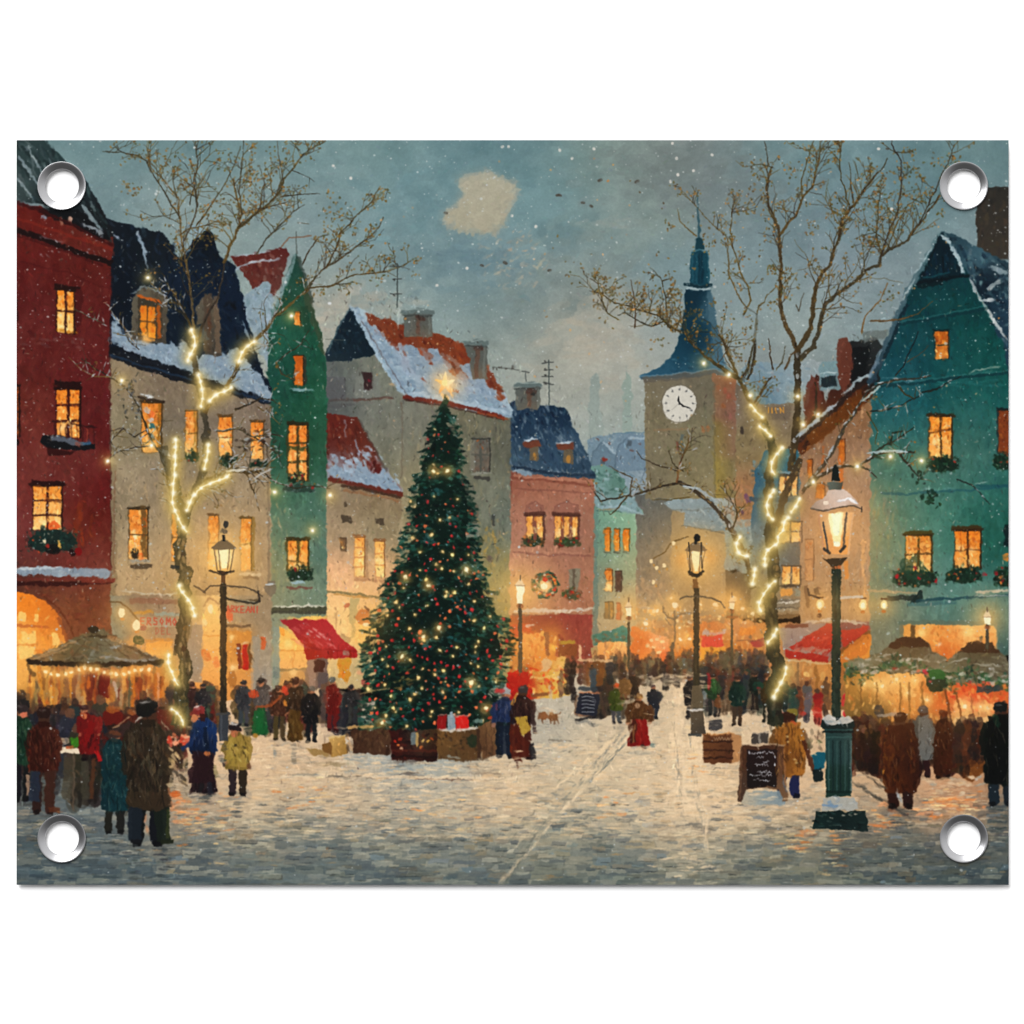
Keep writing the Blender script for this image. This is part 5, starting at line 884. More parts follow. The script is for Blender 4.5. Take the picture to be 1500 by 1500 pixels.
for _ in range(120):
    x = pick([U(870, 1000), U(1020, 1120)]); b_ = U(990, 1052) if not 925 < x < 1000 else U(985, 1012); h_ = 22 + (b_ - 985) * .42
    if 925 < x < 1005 and b_ > 1012: continue
    shopper(x, b_ - h_, b_, h_ * .3, pick([(44, 38, 36), (60, 46, 36), (40, 46, 50), (84, 60, 40), (36, 50, 42), (90, 40, 32), (30, 30, 34), (100, 84, 62)]), U(.5, .95))
for _ in range(60): D(U(930, 1010), U(988, 1004), U(6, 14), U(1.5, 3), U(-.2, .2), vary((206, 190, 164), .05), U(.3, .7))
use(0)

# ------------------------------------------------------------------ people
SKIN = (196, 126, 88)
def person(x, top, bot, w, coat, low, label, hat=None, kind='coat', lean=0.0, hem=.62, skin=SKIN, rim=None, arms=True, mark=True, back=False, speck=.5, brim=False):
    """one painted figure: head, hat, coat, sleeves, legs or skirt, with a few loaded strokes for folds"""
    motif('printed_person', label, 0)
    coat, low = mix(coat, (6, 8, 10), .2), mix(low, (6, 8, 10), .15)
    H = bot - top; hr = min(H * .075, w * .3); hx = x + lean * H
    sh, hm = top + H * .17, top + H * hem
    hw = w * .5
    if kind == 'skirt':
        pts = [(x - hw * .5, hm - H * .1), (x + hw * .5, hm - H * .1), (x + hw * .95, bot - H * .05), (x + hw * .3, bot - H * .02), (x - hw * .9, bot - H * .04)]
        P(pts, F([(x - hw, bot, *mix(low, (0, 0, 0), .35)), (x + hw * .4, (hm + bot) / 2, *low), (x, hm, *mix(low, (0, 0, 0), .2))], w * .5), 1, .8, mark)
        dabs(pts, int(H * w / 60), [mix(low, (0, 0, 0), .35), low, mix(low, (255, 220, 170), .2)], (H * .06, H * .18), (1.2, 3), (1.5, .2), (.4, .8))
        S([(x + hw * .2, bot - 3), (x + hw * .5, bot)], max(2, w * .09), (30, 30, 32), .8)
    else:
        for sx in (-1, 1):
            S([(x + sx * hw * .38, hm - H * .04), (x + sx * hw * .40 + U(-1, 1), bot - H * .04), (x + sx * hw * .40 + sx * 1.5, bot)], w * .30, vary(low, .08), .97, mark, w2=w * .24)
        for sx in (-1, 1): S([(x + sx * hw * .30, bot - 1), (x + sx * hw * .62, bot)], max(2, w * .15), mix(low, (10, 10, 12), .6), .95, mark)
    P([(hx - hr * .9, sh - H * .015), (hx + hr * .9, sh - H * .015), (x + hw * .78, sh + H * .045), (x + hw * .95, top + H * .36), (x + hw * .88, hm), (x + hw * .1, hm + H * .012), (x - hw * .88, hm - H * .005), (x - hw * .97, top + H * .36), (x - hw * .78, sh + H * .045)],
      F([(x - hw, sh, *mix(coat, (0, 0, 0), .12)), (x + hw, sh, *mix(coat, (255, 210, 150), .12)), (x, top + H * .35, *mix(coat, (0, 0, 0), .25)), (x + hw * .6, hm, *coat), (x - hw, hm, *mix(coat, (0, 0, 0), .3))], w * .45), 1, .6 + H * .004, mark)
    if arms:
        for sx in (-1, 1):
            S([(x + sx * hw * .72, sh + H * .05), (x + sx * hw * .98, top + H * .36), (x + sx * hw * .86, top + H * .52)], w * .25, mix(coat, (0, 0, 0) if sx < 0 else (230, 180, 120), .18 if sx < 0 else .07), .9, mark, w2=w * .18)
            if not back: D(x + sx * hw * .86, top + H * .545, w * .14, w * .13, 0, mix(skin, coat, .25), .8)
    body = [(x - hw * .8, sh + 2), (x + hw * .8, sh + 2), (x + hw * .85, hm), (x - hw * .85, hm)]
    dabs(body, int(8 + H * w / 55), [mix(coat, (0, 0, 0), .45), coat, mix(coat, (0, 0, 0), .2), mix(coat, (240, 190, 130), .16)], (H * .04, H * .12), (1, 1.4 + w * .045), (1.5, .35), (.35, .8))
    if H > 60: late(dabs, body, int(H * w / 210), [mix(coat, (0, 0, 0), .55), mix(coat, (0, 0, 0), .3), mix(coat, (236, 190, 140), .22)], (H * .05, H * .14), (.9, 1.8), (1.5, .25), (.4, .85))
    if rim:
        for _ in range(int(H / 7)):
            t = U(0, 1); D(x - hw * .95 * (.8 + .2 * t) + U(-1, 1), sh + (hm - sh) * t, U(3, 8), U(1.2, 2.4), 1.5 + U(-.2, .2), vary(rim, .08), U(.5, .9))
    for _ in range(int(H * .18 * speck)): D(U(x - hw, x + hw), U(top, hm), 1.5, 1.5, 0, (170, 165, 165), U(.3, .8))
    E(hx, top + H * .075 + hr * .2, hr * .82, hr * 1.1, mix((40, 24, 18), skin, .15) if back else skin, 1, mark, .4)
    if not back and hr > 3: D(hx + hr * .3, top + H * .08 + hr * .4, hr * .9, hr * .5, .2, mix(skin, (90, 40, 24), .45), .7); D(hx - hr * .5, top + H * .08, hr * 1.3, hr * .6, 1.4, (44, 28, 20), .7)
    S([(hx - hr * .7, sh - H * .008), (hx + hr * .7, sh - H * .008)], max(2, hr * .7), mix(coat, (0, 0, 0), .35), .85)
    if hat:
        E(hx + U(-.5, .5), top + H * .05, hr * .98, hr * .72, hat, 1, mark, .5)
        if brim: S([(hx - hr * 1.1, top + H * .072), (hx + hr * 1.2, top + H * .07)], max(1.5, hr * .35), mix(hat, (0, 0, 0), .35), .95, mark)
        elif not back: D(hx - hr * .8, top + H * .068, hr * 1.1, hr * .4, .1, mix(hat, (0, 0, 0), .35), .9)
        D(hx - hr * .2, top + H * .03, hr * 1.0, hr * .3, 0, mix(hat, (230, 225, 215), .4), .5)
    else:
        E(hx, top + H * .05, hr * .92, hr * .7, (34, 22, 18), .95, mark, .4)

def ground_shadow(x, y, w, n=8, c=(96, 94, 88)):
    for _ in range(n): D(x + rng.normal(0, w * .25), y + U(0, w * .35), U(w * .3, w * .8), U(1.2, 3), U(-.1, .1), vary(c, .08), U(.25, .6))

# crowd in front of the left shops
bk = motif('printed_crowd', 'dim crowd between the stall and the left shops')
for _ in range(80):
    x = U(160, 330); b_ = U(1040, 1075); h_ = U(30, 52)
    if 255 < x < 275: continue
    shopper(x, b_ - h_, b_, U(10, 15), pick([(50, 36, 30), (74, 48, 34), (110, 70, 40), (40, 40, 46), (90, 60, 36)]), U(.45, .85))
mid_crowd = motif('printed_crowd', 'packed row of shoppers in front of the shops left of the Christmas tree')
for _ in range(64):
    x = U(270, 530); b_ = U(1050, 1078); h_ = U(44, 62)
    if 315 < x < 345: continue
    shopper(x, b_ - h_, b_, U(13, 18), pick([(44, 34, 30), (70, 44, 32), (36, 36, 42), (94, 30, 24), (56, 54, 56), (30, 26, 26), (84, 62, 36), (52, 66, 52)]), U(.6, .95))
for a in [(281, 1000, 1062, 16, (62, 34, 36), (50, 40, 36), 'small figure in a maroon coat behind the left street lamp', (50, 30, 30)), (297, 1002, 1055, 20, (42, 42, 50), (40, 38, 40), 'small figure in a dark coat and cap left of the street lamp post', (36, 34, 36)), (357, 996, 1062, 21, (66, 68, 74), (60, 62, 68), 'figure in a long slate grey coat outside the beige shops', (44, 40, 40)),
          (383, 993, 1080, 20, (110, 100, 96), (26, 98, 48), 'woman in a bright green skirt and grey top', (40, 34, 32)), (409, 1003, 1085, 24, (92, 50, 32), (80, 60, 36), 'figure in a brown jacket reaching out', (60, 40, 32)), (432, 992, 1088, 26, (60, 40, 26), (104, 70, 24), 'broad figure in a brown coat and ochre skirt', (54, 30, 24)),
          (456, 1004, 1086, 25, (22, 22, 26), (26, 28, 32), 'figure in a long black coat left of the Christmas tree', (90, 84, 76)), (487, 992, 1070, 22, (136, 22, 18), (110, 26, 22), 'figure in a long red coat left of the Christmas tree', (80, 84, 80)), (516, 1002, 1062, 20, (54, 52, 54), (56, 54, 56), 'small dark grey figure beside the Christmas tree', (40, 36, 38))]:
    ground_shadow(a[0], a[2] - 2, a[3] * 1.6, 8, (176, 150, 122))
    person(a[0], a[1], a[2], a[3], a[4], a[5], a[6], a[7], 'skirt' if ('skirt' in a[6]) else 'coat', hem=.5 if 'skirt' in a[6] else .68 if 'long' in a[6] else .55)
D(372, 1016, 12, 16, 1.4, (206, 66, 30), .9); D(418, 1012, 14, 8, 1.3, (212, 60, 36), .9); S([(375, 1036), (395, 1034), (412, 1020)], 3.5, (150, 70, 34), .9); D(412, 1012, 9, 4, 1, (196, 90, 50), .8); S([(379, 1042), (378, 1076)], 13, (24, 92, 44), .8, w2=18); D(374, 1078, 9, 4, .5, (196, 130, 40), .8); D(418, 1030, 10, 5, 1.5, (230, 140, 50), .8)
rect(470, 1000, 478, 1065, (110, 84, 72), .5, 1.2, False); P([(494, 965), (512, 962), (514, 990), (506, 1000), (494, 992)], (206, 130, 30), .85, 1.5, False); dabs([(494, 966), (512, 966), (510, 996), (496, 992)], 10, [(190, 150, 40), (226, 110, 30)], (4, 8), (2, 3.5), (1.2, .6), (.5, .9)); D(507, 957, 10, 7, .3, (150, 130, 116), .85); D(534, 1000, 14, 10, 1.4, (150, 40, 44), .8); D(527, 985, 9, 8, 0, (226, 150, 110), .7)
for _ in range(40): D(U(400, 520), U(1085, 1125), U(8, 20), U(1.5, 3.4), U(-.1, .1), vary(pick([(150, 140, 124), (190, 166, 136), (120, 118, 108), (222, 192, 152)]), .05), U(.3, .7))
S([(428, 1090), (432, 1100), (430, 1118)], 7, (110, 106, 96), .5); S([(402, 1098), (403, 1108)], 5, (120, 130, 130), .6)

# ------------------------------------------------------------------ toy stall behind the tree, street board, little dog
st = motif('printed_market_stall', 'stall heaped with red and yellow goods behind the Christmas tree')
P([(742, 985), (830, 960), (835, 1020), (742, 1030)], F([(750, 995, 196, 30, 20), (770, 1000, 180, 26, 18), (790, 975, 206, 110, 40), (800, 1000, 216, 170, 70), (820, 985, 226, 180, 96), (750, 1020, 150, 30, 20)], 11), 1, 2)
dabs([(742, 985), (830, 965), (832, 1015), (742, 1020)], 90, [(206, 26, 14), (226, 170, 80), (190, 150, 60), (226, 90, 30), (170, 20, 16), (240, 206, 130)], (4, 11), (2, 5), (.8, .8), (.5, .95))
P([(742, 992), (770, 984), (778, 1020), (745, 1030)], (170, 24, 18), .9, 2, False)
P([(790, 972), (798, 962), (808, 970), (802, 985), (792, 984)], (214, 180, 130), .9, 1, False); D(790, 975, 14, 8, 1, (220, 120, 50), .8); D(800, 999, 7, 7, 0, (206, 56, 40), .95); S([(778, 1018), (804, 1017)], 5, (120, 70, 40), .9); S([(780, 994), (815, 990)], 2.4, (226, 190, 110), .8); D(768, 980, 12, 7, .2, (140, 100, 50), .85); S([(806, 1005), (808, 1022)], 4, (196, 180, 160), .6)
dkp = motif('printed_crowd', 'dark figures and barrels by the shop on the square')
for x, t_, b_, w_, c in [(833, 968, 1015, 12, (40, 34, 32)), (841, 964, 1025, 9, (26, 22, 22)), (822, 985, 1020, 8, (120, 90, 66)), (872, 975, 1010, 10, (56, 66, 72)), (880, 965, 1000, 14, (110, 70, 36)), (858, 970, 1000, 12, (100, 60, 40)), (893, 970, 1000, 12, (46, 48, 50)), (850, 975, 1000, 8, (74, 50, 40))]:
    shopper(x, t_ - 5, b_, w_, c, .9)
S([(848, 966), (896, 968)], 4, (214, 176, 130), .8); rect(860, 972, 884, 1005, (116, 68, 32), .7, 1, False); S([(868, 980), (870, 1006)], 9, (48, 66, 78), .9); D(867, 977, 6, 6, 0, (52, 40, 36), .9)
bd = motif('printed_chalkboard', 'small dark blue chalkboard on the far side of the square')
ground_shadow(858, 1054, 40, 8, (110, 110, 106))
P([(848, 1005), (876, 1008), (878, 1012), (846, 1010)], (48, 58, 66), .9, .8); P([(849, 1013), (880, 1013), (874, 1052), (842, 1048)], (30, 34, 46), 1, .8); S([(849, 1014), (879, 1015)], 2.5, (190, 116, 76), .9); S([(842, 1046), (872, 1050)], 2.2, (176, 124, 84), .85); S([(845, 1020), (842, 1046)], 3, (110, 76, 52), .8); S([(843, 1054), (872, 1050)], 4, (22, 22, 26), .85)
for k in range(5): late(S, [(852 + k * .1, 1021 + k * 5.6), (860, 1020 + k * 5.6 + U(-1, 1)), (870, 1022 + k * 5.4)], 1.1, (170, 176, 180), .75)
S([(862, 1022), (872, 1026), (870, 1034)], 1, (160, 166, 170), .6); S([(880, 1015), (886, 1050)], 3.5, (70, 54, 44), .7)
dog = motif('printed_dog', 'small brown dog standing on the snow')
E(811, 1050, 9, 5.5, (130, 84, 48), 1, True, 1); E(797, 1049, 5.5, 5, (136, 86, 50), 1, True, .8); S([(792, 1046), (790, 1052)], 3, (110, 66, 40), .9, True)
for x in (795, 806, 812, 817): S([(x, 1052), (x + U(-.5, .5), 1059)], 2.2, (104, 66, 42), .9, True)
S([(818, 1047), (822, 1043)], 2, (120, 76, 46), .9, True); D(806, 1045, 9, 3, .1, (176, 132, 84), .8); snowline([(790, 1040), (800, 1038), (816, 1042)], 3, (214, 180, 140), .5); ground_shadow(808, 1060, 24, 6, (150, 146, 134))

for a in [(1012, 988, 1052, 19, (34, 36, 40), (36, 36, 40), 'man in a long black coat left of the middle lamp post', (70, 54, 50), .72), (1044, 986, 1048, 20, (38, 74, 44), (40, 44, 44), 'figure in a green jacket right of the middle lamp post', (40, 34, 32), .6), (1080, 988, 1062, 22, (20, 54, 46), (72, 56, 40), 'figure in a dark green coat standing on the snow', (60, 40, 32), .62), (1052, 1016, 1050, 9, (140, 84, 48), (60, 48, 40), 'child in an orange brown coat beside the middle lamp post', None, .6), (1106, 982, 1040, 15, (30, 40, 34), (50, 40, 34), 'figure holding a wreath near the light wrapped tree', (50, 40, 34), .6), (1123, 985, 1058, 16, (70, 52, 26), (30, 28, 28), 'figure in an olive coat at the foot of the light wrapped tree', (80, 50, 34), .6),
          (903, 1002, 1058, 20, (74, 92, 30), (76, 80, 80), 'figure in an olive green coat with an orange cap', (196, 72, 30), .68), (929, 984, 1025, 17, (56, 44, 36), (60, 48, 40), 'small figure in a dark brown coat in the middle distance', (60, 50, 50), .8), (915, 990, 1024, 16, (150, 104, 56), (120, 80, 50), 'small figure in a tan coat in the middle distance', None, .8), (958, 1003, 1052, 19, (30, 40, 56), (30, 38, 52), 'man in a navy coat and flat cap walking on the square', (70, 56, 60), .7)]:
    ground_shadow(a[0], a[2] - 1, a[3] * 1.5, 8, (170, 156, 134))
    person(a[0], a[1], a[2], a[3], a[4], a[5], a[6], a[7], hem=a[8], speck=.2)
D(1038, 998, 26, 5, 1.5, (150, 26, 34), .9); D(1046, 1006, 24, 7, 1.5, (46, 96, 46), .8); D(1110, 1005, 16, 14, 0, (24, 60, 46), .8); D(1112, 1009, 8, 3, .2, (150, 30, 36), .9); rect(1038, 1055, 1058, 1068, (50, 50, 54), .9, 1, False); D(1032, 1018, 14, 6, 1.4, (130, 146, 146), .7)
ground_shadow(938, 1092, 40, 10, (150, 146, 136))
person(936, 1016, 1096, 36, (96, 56, 26), (168, 24, 20), 'woman in a brown shawl and full red skirt crossing the square', (120, 84, 48), 'skirt', hem=.46, speck=.3)
P([(920, 1062), (928, 1050), (934, 1060), (930, 1088), (922, 1090)], (52, 26, 16), .85, 1, False); S([(950, 1040), (956, 1056)], 7, (70, 42, 24), .9); S([(930, 1060), (927, 1088)], 1.6, (170, 120, 70), .8); D(956, 1091, 9, 5, 0, (96, 120, 116), .9); D(937, 1022, 9, 4, .2, (176, 134, 76), .8); E(934, 1034, 4, 3, (176, 140, 110), .8, False, .6)

# ------------------------------------------------------------------ Christmas tree
xt = motif('printed_christmas_tree', 'tall dark green Christmas tree with red and gold baubles and a star')
prof = [(580, 3), (600, 12), (620, 16), (640, 23), (655, 27), (675, 30), (695, 38), (720, 43), (745, 52), (770, 50), (800, 62), (825, 64), (850, 80), (880, 84), (905, 98), (930, 104), (955, 112), (975, 110), (1000, 106), (1025, 108), (1050, 112), (1070, 108), (1084, 96)]
def half(y, side):
    for (ya, wa), (yb, wb) in zip(prof, prof[1:]):
        if ya <= y <= yb: w = wa + (wb - wa) * (y - ya) / (yb - ya); break
    else: w = 0
    return w * (1.02 if side < 0 else .9 + .12 * (900 < y < 960))
def cx(y): return 652 - (y - 580) * .026
core = [(cx(y) - half(y, -1) * .82, y) for y, _ in prof] + [(cx(y) + half(y, 1) * .82, y) for y, _ in prof[::-1]]
P(core, V(580, (10, 34, 26), 1085, (8, 24, 20)), 1, 5, True, 6)
NEED = [(10, 32, 25), (18, 50, 38), (14, 44, 34), (26, 68, 52), (8, 24, 20), (36, 88, 76), (6, 16, 15), (22, 60, 40)]
for k in range(3600):
    y = 580 + 505 * math.sqrt(U(0.0004, 1)); s = pick([-1, 1]); w = half(y, s)
    t = U(0, 1) ** .62; x = cx(y) + s * w * t
    edge = t > .82
    tier = math.sin(y / 13.0 + x / 37.0)
    c = pick(NEED); c = mix(c, (52, 116, 108), .5) if tier > .55 and rng.random() < .45 else mix(c, (2, 8, 8), .35) if tier < -.55 else c
    D(x, y + abs(t) * 4, U(4, 9) if not edge else U(5, 13), U(1.4, 3.2), s * U(-.1, .7) + (0 if s > 0 else math.pi), vary(c, .08), U(.6, .98), True)
for y in np.arange(610, 1080, 8.5):
    for s in (-1, 1):
        w = half(y, s)
        if rng.random() < .85:
            L = U(8, 20) * (.4 + (y - 580) / 600); x = cx(y) + s * (w * U(.82, .98)); d = U(-.1, .35)
            for j in range(7): D(x + s * L * j / 7, y + L * j / 7 * d + U(-1.5, 1.5), U(4, 8), U(1.4, 2.8), U(-.7, .7), vary(pick(NEED[:5]), .1), .92, True)
for x, y, r in [(680, 905, 22), (655, 935, 16), (648, 985, 16), (690, 960, 14), (625, 945, 14), (655, 1010, 14), (600, 1010, 12), (672, 880, 16), (560, 1055, 14), (605, 1055, 16), (700, 1010, 14), (636, 855, 14), (690, 830, 12), (625, 790, 10), (655, 760, 12), (640, 720, 10)]:
    for _ in range(17): D(x + rng.normal(0, r * .6), y + rng.normal(0, r * .4), U(4, 9), U(1.5, 3.5), U(0, 1.2), vary(pick([(28, 84, 84), (50, 112, 118), (20, 66, 62), (72, 132, 140), (16, 56, 48)]), .08), U(.35, .8))
for _ in range(150):
    y = 600 + 480 * math.sqrt(U(0, 1)); s = pick([-1, 1]); x = cx(y) + s * half(y, s) * U(0, .92)
    D(x, y, U(1.5, 3), U(1.2, 2), 0, vary((120, 160, 164), .12), U(.4, .9))
motif('printed_baubles', 'red, orange and gold baubles and lights', xt)
BA = []
for k in range(420):
    y = 600 + 478 * math.sqrt(U(.002, 1)); s = pick([-1, 1]); x = cx(y) + s * half(y, s) * U(0, .95)
    if any((x - a) ** 2 + (y - b) ** 2 < 38 for a, b in BA): continue
    BA.append((x, y)); kind = rng.random(); r = U(1.2, 2.3) + (y > 760) * .5
    if kind < .46: E(x, y, r, r, vary((196, 34, 36), .08), .98, True, .3); D(x - .6, y - .6, 1.4, 1.2, 0, (240, 120, 100), .7)
    elif kind < .72: E(x, y, r, r, vary((222, 96, 52), .08), .98, True, .3); D(x - .5, y - .6, 1.4, 1.2, 0, (250, 180, 130), .8)
    else: G(x, y, r * 2.0, (216, 156, 76), .4); E(x, y, r, r, vary((248, 196, 112), .05), 1, True, .3); D(x, y, 2, 1.6, 0, (255, 244, 210), .9)
for x, y in [(656, 690), (683, 835), (690, 1000), (635, 690), (594, 846), (712, 1038), (559, 1059), (627, 858), (589, 962), (643, 920), (620, 932)]: G(x, y, 9, (246, 180, 90), .6); E(x, y, 3, 3, (255, 232, 180), 1, True, .4)
for _ in range(26): D(U(575, 605), U(980, 1012), U(4, 10), 2, U(-.6, 0), vary((150, 120, 60), .15), U(.3, .7))
S([(528, 1016), (545, 1012), (570, 1008)], 2, (206, 170, 110), .7)
motif('printed_star', 'glowing gold star on the tree top', xt)
G(653, 562, 24, (250, 190, 110), .6); G(653, 562, 14, (255, 214, 140), .6)
sp_ = []
for k in range(10):
    r = 16 if k % 2 == 0 else 5.4
    t = -math.pi / 2 + k * math.pi / 5
    sp_.append((652 + r * math.cos(t), 562 + r * 1.15 * math.sin(t)))
def star(): P(sp_, F([(648, 558, 250, 186, 96), (656, 562, 255, 230, 180), (652, 575, 246, 170, 90), (652, 550, 255, 224, 170)], 6), 1, .7); E(651, 561, 4.5, 5, (255, 224, 150), .9, False, .6)
star(); late(star)
for x, y in [(658, 574), (661, 579), (655, 583), (648, 580), (660, 570)]: D(x, y, 9, 3, 1.2, (252, 196, 120), .85)

# ------------------------------------------------------------------ crates, parcels and stall by the tree
cr = motif('printed_crate', 'brown wooden crate at the left foot of the Christmas tree')
P([(515, 1070), (572, 1068), (570, 1106), (518, 1104)], F([(525, 1085, 62, 38, 24), (555, 1085, 80, 54, 36), (565, 1100, 70, 44, 30)], 14), 1, 1); dabs([(516, 1071), (570, 1070), (570, 1104), (518, 1103)], 40, [(44, 26, 18), (90, 62, 40), (70, 44, 28), (110, 80, 54)], (5, 14), (1.5, 3.5), (1.5, .4), (.4, .85)); S([(512, 1066), (545, 1064)], 4, (196, 150, 84), .8); S([(508, 1074), (516, 1100)], 3, (170, 120, 70), .5)
pb = motif('printed_parcel', 'ochre cardboard box on the snow')
ground_shadow(480, 1108, 60, 10, (130, 110, 76)); P([(482, 1082), (506, 1078), (510, 1104), (486, 1110)], F([(490, 1090, 176, 132, 66), (505, 1095, 150, 110, 50), (490, 1082, 206, 164, 96)], 10), 1, .8); P([(472, 1090), (484, 1086), (488, 1108), (474, 1102)], (116, 78, 36), 1, .8); P([(447, 1094), (470, 1098), (486, 1108), (460, 1108)], (150, 116, 64), .9, 1.2); D(510, 1096, 16, 4, 1.5, (70, 50, 34), .8); S([(482, 1081), (506, 1077)], 2.5, (222, 186, 116), .85)
cd = motif('printed_crate', 'dark red crate of trimmings under the Christmas tree')
P([(570, 1070), (642, 1068), (640, 1115), (572, 1114)], F([(580, 1085, 60, 18, 14), (600, 1080, 20, 12, 12), (610, 1085, 90, 84, 70), (625, 1085, 60, 40, 20), (600, 1105, 50, 18, 14), (635, 1105, 40, 18, 14)], 11), 1, 1.2); dabs([(570, 1072), (640, 1070), (640, 1114), (572, 1114)], 60, [(40, 14, 12), (86, 30, 20), (24, 10, 10), (70, 40, 26)], (5, 12), (1.5, 3), (.2, .6), (.4, .9))
for x, y, c in [(578, 1086, (196, 40, 24)), (586, 1082, (206, 60, 26)), (583, 1092, (222, 120, 60)), (620, 1085, (240, 196, 110)), (627, 1086, (200, 150, 70)), (588, 1096, (230, 180, 140)), (618, 1096, (206, 110, 50)), (632, 1082, (190, 80, 30))]: D(x, y, 6, 3.6, U(0, 3), c, .95)
S([(606, 1072), (606, 1090)], 9, (104, 116, 116), .9); S([(611, 1073), (611, 1092)], 4, (190, 150, 84), .9); S([(573, 1100), (638, 1100)], 3, (84, 36, 24), .8); S([(573, 1108), (638, 1109)], 3, (30, 14, 12), .8); ground_shadow(600, 1114, 70, 12, (84, 70, 60))
cs = motif('printed_crate', 'long wooden counter with wrapped gifts on its snowy top')
P([(640, 1066), (704, 1066), (704, 1114), (641, 1112)], F([(650, 1080, 116, 80, 40), (690, 1090, 96, 66, 36), (660, 1105, 84, 60, 34), (700, 1075, 70, 48, 30)], 16), 1, .8); P([(698, 1066), (728, 1048), (731, 1104), (706, 1114)], F([(705, 1080, 84, 56, 34), (722, 1070, 130, 92, 58), (722, 1100, 100, 68, 44)], 12), 1, .8); dabs([(642, 1070), (730, 1056), (730, 1106), (642, 1112)], 70, [(60, 40, 24), (130, 94, 54), (96, 70, 40), (44, 30, 20)], (5, 13), (1.5, 3.2), (1.3, .6), (.35, .8))
for k in range(16): D(U(648, 698), U(1076, 1100), U(3, 7), U(1.4, 2.6), U(-.5, 1.2), (44, 34, 22), .75)
S([(700, 1066), (701, 1114)], 5, (60, 40, 28), .85); E(692, 1086, 7, 10, (30, 44, 30), .8, False, 1.2); snowline([(640, 1067), (668, 1069), (700, 1066)], 5, (206, 196, 180)); S([(712, 1062), (712, 1106)], 1.6, (60, 40, 26), .7); S([(720, 1058), (721, 1102)], 1.6, (70, 46, 30), .7); snowline([(655, 1108), (675, 1110)], 5, (150, 150, 136), .6)
for x0, x1, c in ((640, 654, (140, 20, 20)), (655, 666, (130, 146, 152)), (667, 687, (206, 32, 26))):
    motif('printed_gift', None, cs); P([(x0, 1050), (x1, 1048), (x1, 1067), (x0 + 1, 1068)], c, 1, .7); S([(x0 + 1, 1049), (x1, 1047)], 2, mix(c, (240, 225, 200), .55), .8); D((x0 + x1) / 2, 1058, 12, 3, 1.4, mix(c, (255, 200, 180), .2), .5)
use(cs); S([(661, 1044), (662, 1050)], 4, (150, 166, 174), .9); D(722, 1050, 18, 5, -.15, (206, 60, 34), .9); D(700, 1056, 16, 5, 0, (110, 134, 124), .8); D(737, 1050, 22, 8, .1, (86, 116, 124), .9)
ground_shadow(690, 1112, 80, 12, (110, 96, 78))
ground_shadow(765, 1108, 44, 10, (120, 106, 90))
person(739, 1008, 1108, 34, (38, 60, 110), (18, 26, 40), 'figure in a bright blue jacket bending at the counter by the tree', (150, 150, 150), hem=.5, lean=.02, speck=.3); D(732, 1012, 16, 5, .1, (190, 50, 50), .9); S([(738, 1065), (740, 1105)], 14, (20, 30, 46), .85); D(728, 1035, 10, 4, 1.3, (130, 50, 60), .7)
person(766, 1004, 1112, 34, (50, 24, 24), (66, 24, 14), 'figure in a dark maroon jacket with a yellow apron', (44, 42, 46), hem=.5, back=True, speck=.3)
P([(753, 1050), (772, 1048), (778, 1068), (766, 1078), (760, 1066)], (176, 140, 50), .95, 1, False); S([(758, 1016), (750, 1032)], 5, (176, 120, 50), .9); P([(748, 1060), (760, 1066), (768, 1080), (780, 1092), (764, 1118), (748, 1108)], (76, 26, 14), .95, 1.5, False); dabs([(748, 1062), (778, 1082), (764, 1114), (748, 1106)], 18, [(110, 40, 18), (54, 18, 12), (90, 30, 16)], (5, 12), (1.5, 3), (1.4, .4), (.5, .9)); S([(778, 1090), (782, 1112)], 9, (34, 32, 34), .9); S([(759, 1110), (758, 1124)], 2.5, (90, 60, 50), .8); S([(780, 1040), (784, 1075)], 5, (60, 44, 42), .85)

# ------------------------------------------------------------------ carousel stall on the left
cs = motif('printed_market_stall', 'round stall with a dark pointed canopy and a row of bulbs, on the left')
P([(24, 965), (240, 968), (246, 1060), (24, 1070)], F([(40, 985, 240, 170, 80), (60, 1000, 206, 140, 56), (80, 1010, 150, 110, 60), (110, 1000, 140, 84, 50), (150, 1005, 96, 30, 22), (170, 1010, 150, 110, 76), (190, 1000, 196, 116, 44), (220, 1000, 214, 130, 60), (240, 1010, 190, 110, 40), (100, 1040, 110, 70, 40), (200, 1040, 150, 84, 40), (40, 1040, 80, 60, 40)], 13), 1, 1)
for _ in range(120):
    x = U(40, 240); D(x, U(985, 1045), U(16, 44), U(3, 8), 1.57 + U(-.12, .12), vary(pick([(150, 56, 26), (206, 130, 50), (110, 40, 26), (84, 74, 50), (176, 150, 110), (226, 160, 70), (96, 100, 76), (70, 24, 20), (196, 96, 30)]), .08), U(.4, .85))
for x, c in [(78, (196, 120, 40)), (104, (206, 130, 40)), (140, (150, 60, 24)), (146, (60, 24, 20)), (232, (226, 150, 100)), (190, (70, 76, 60)), (196, (206, 110, 30))]: S([(x, 985), (x + U(-1, 1), 1050)], 3, c, .85)
P([(146, 988), (160, 988), (160, 1022), (147, 1022)], (90, 16, 16), .85, 1, False); S([(168, 1000), (172, 1020)], 4, (206, 190, 176), .6); S([(56, 975), (66, 1040)], 4, (206, 130, 40), .8); S([(62, 985), (64, 1010)], 3, (120, 70, 30), .7)
cn = motif('printed_canopy', 'dark olive pointed canopy', cs)
CN = [(138, 921), (146, 921), (160, 928), (190, 944), (232, 964), (242, 968), (238, 975), (140, 978), (48, 974), (38, 967), (60, 958), (90, 944), (118, 930)]
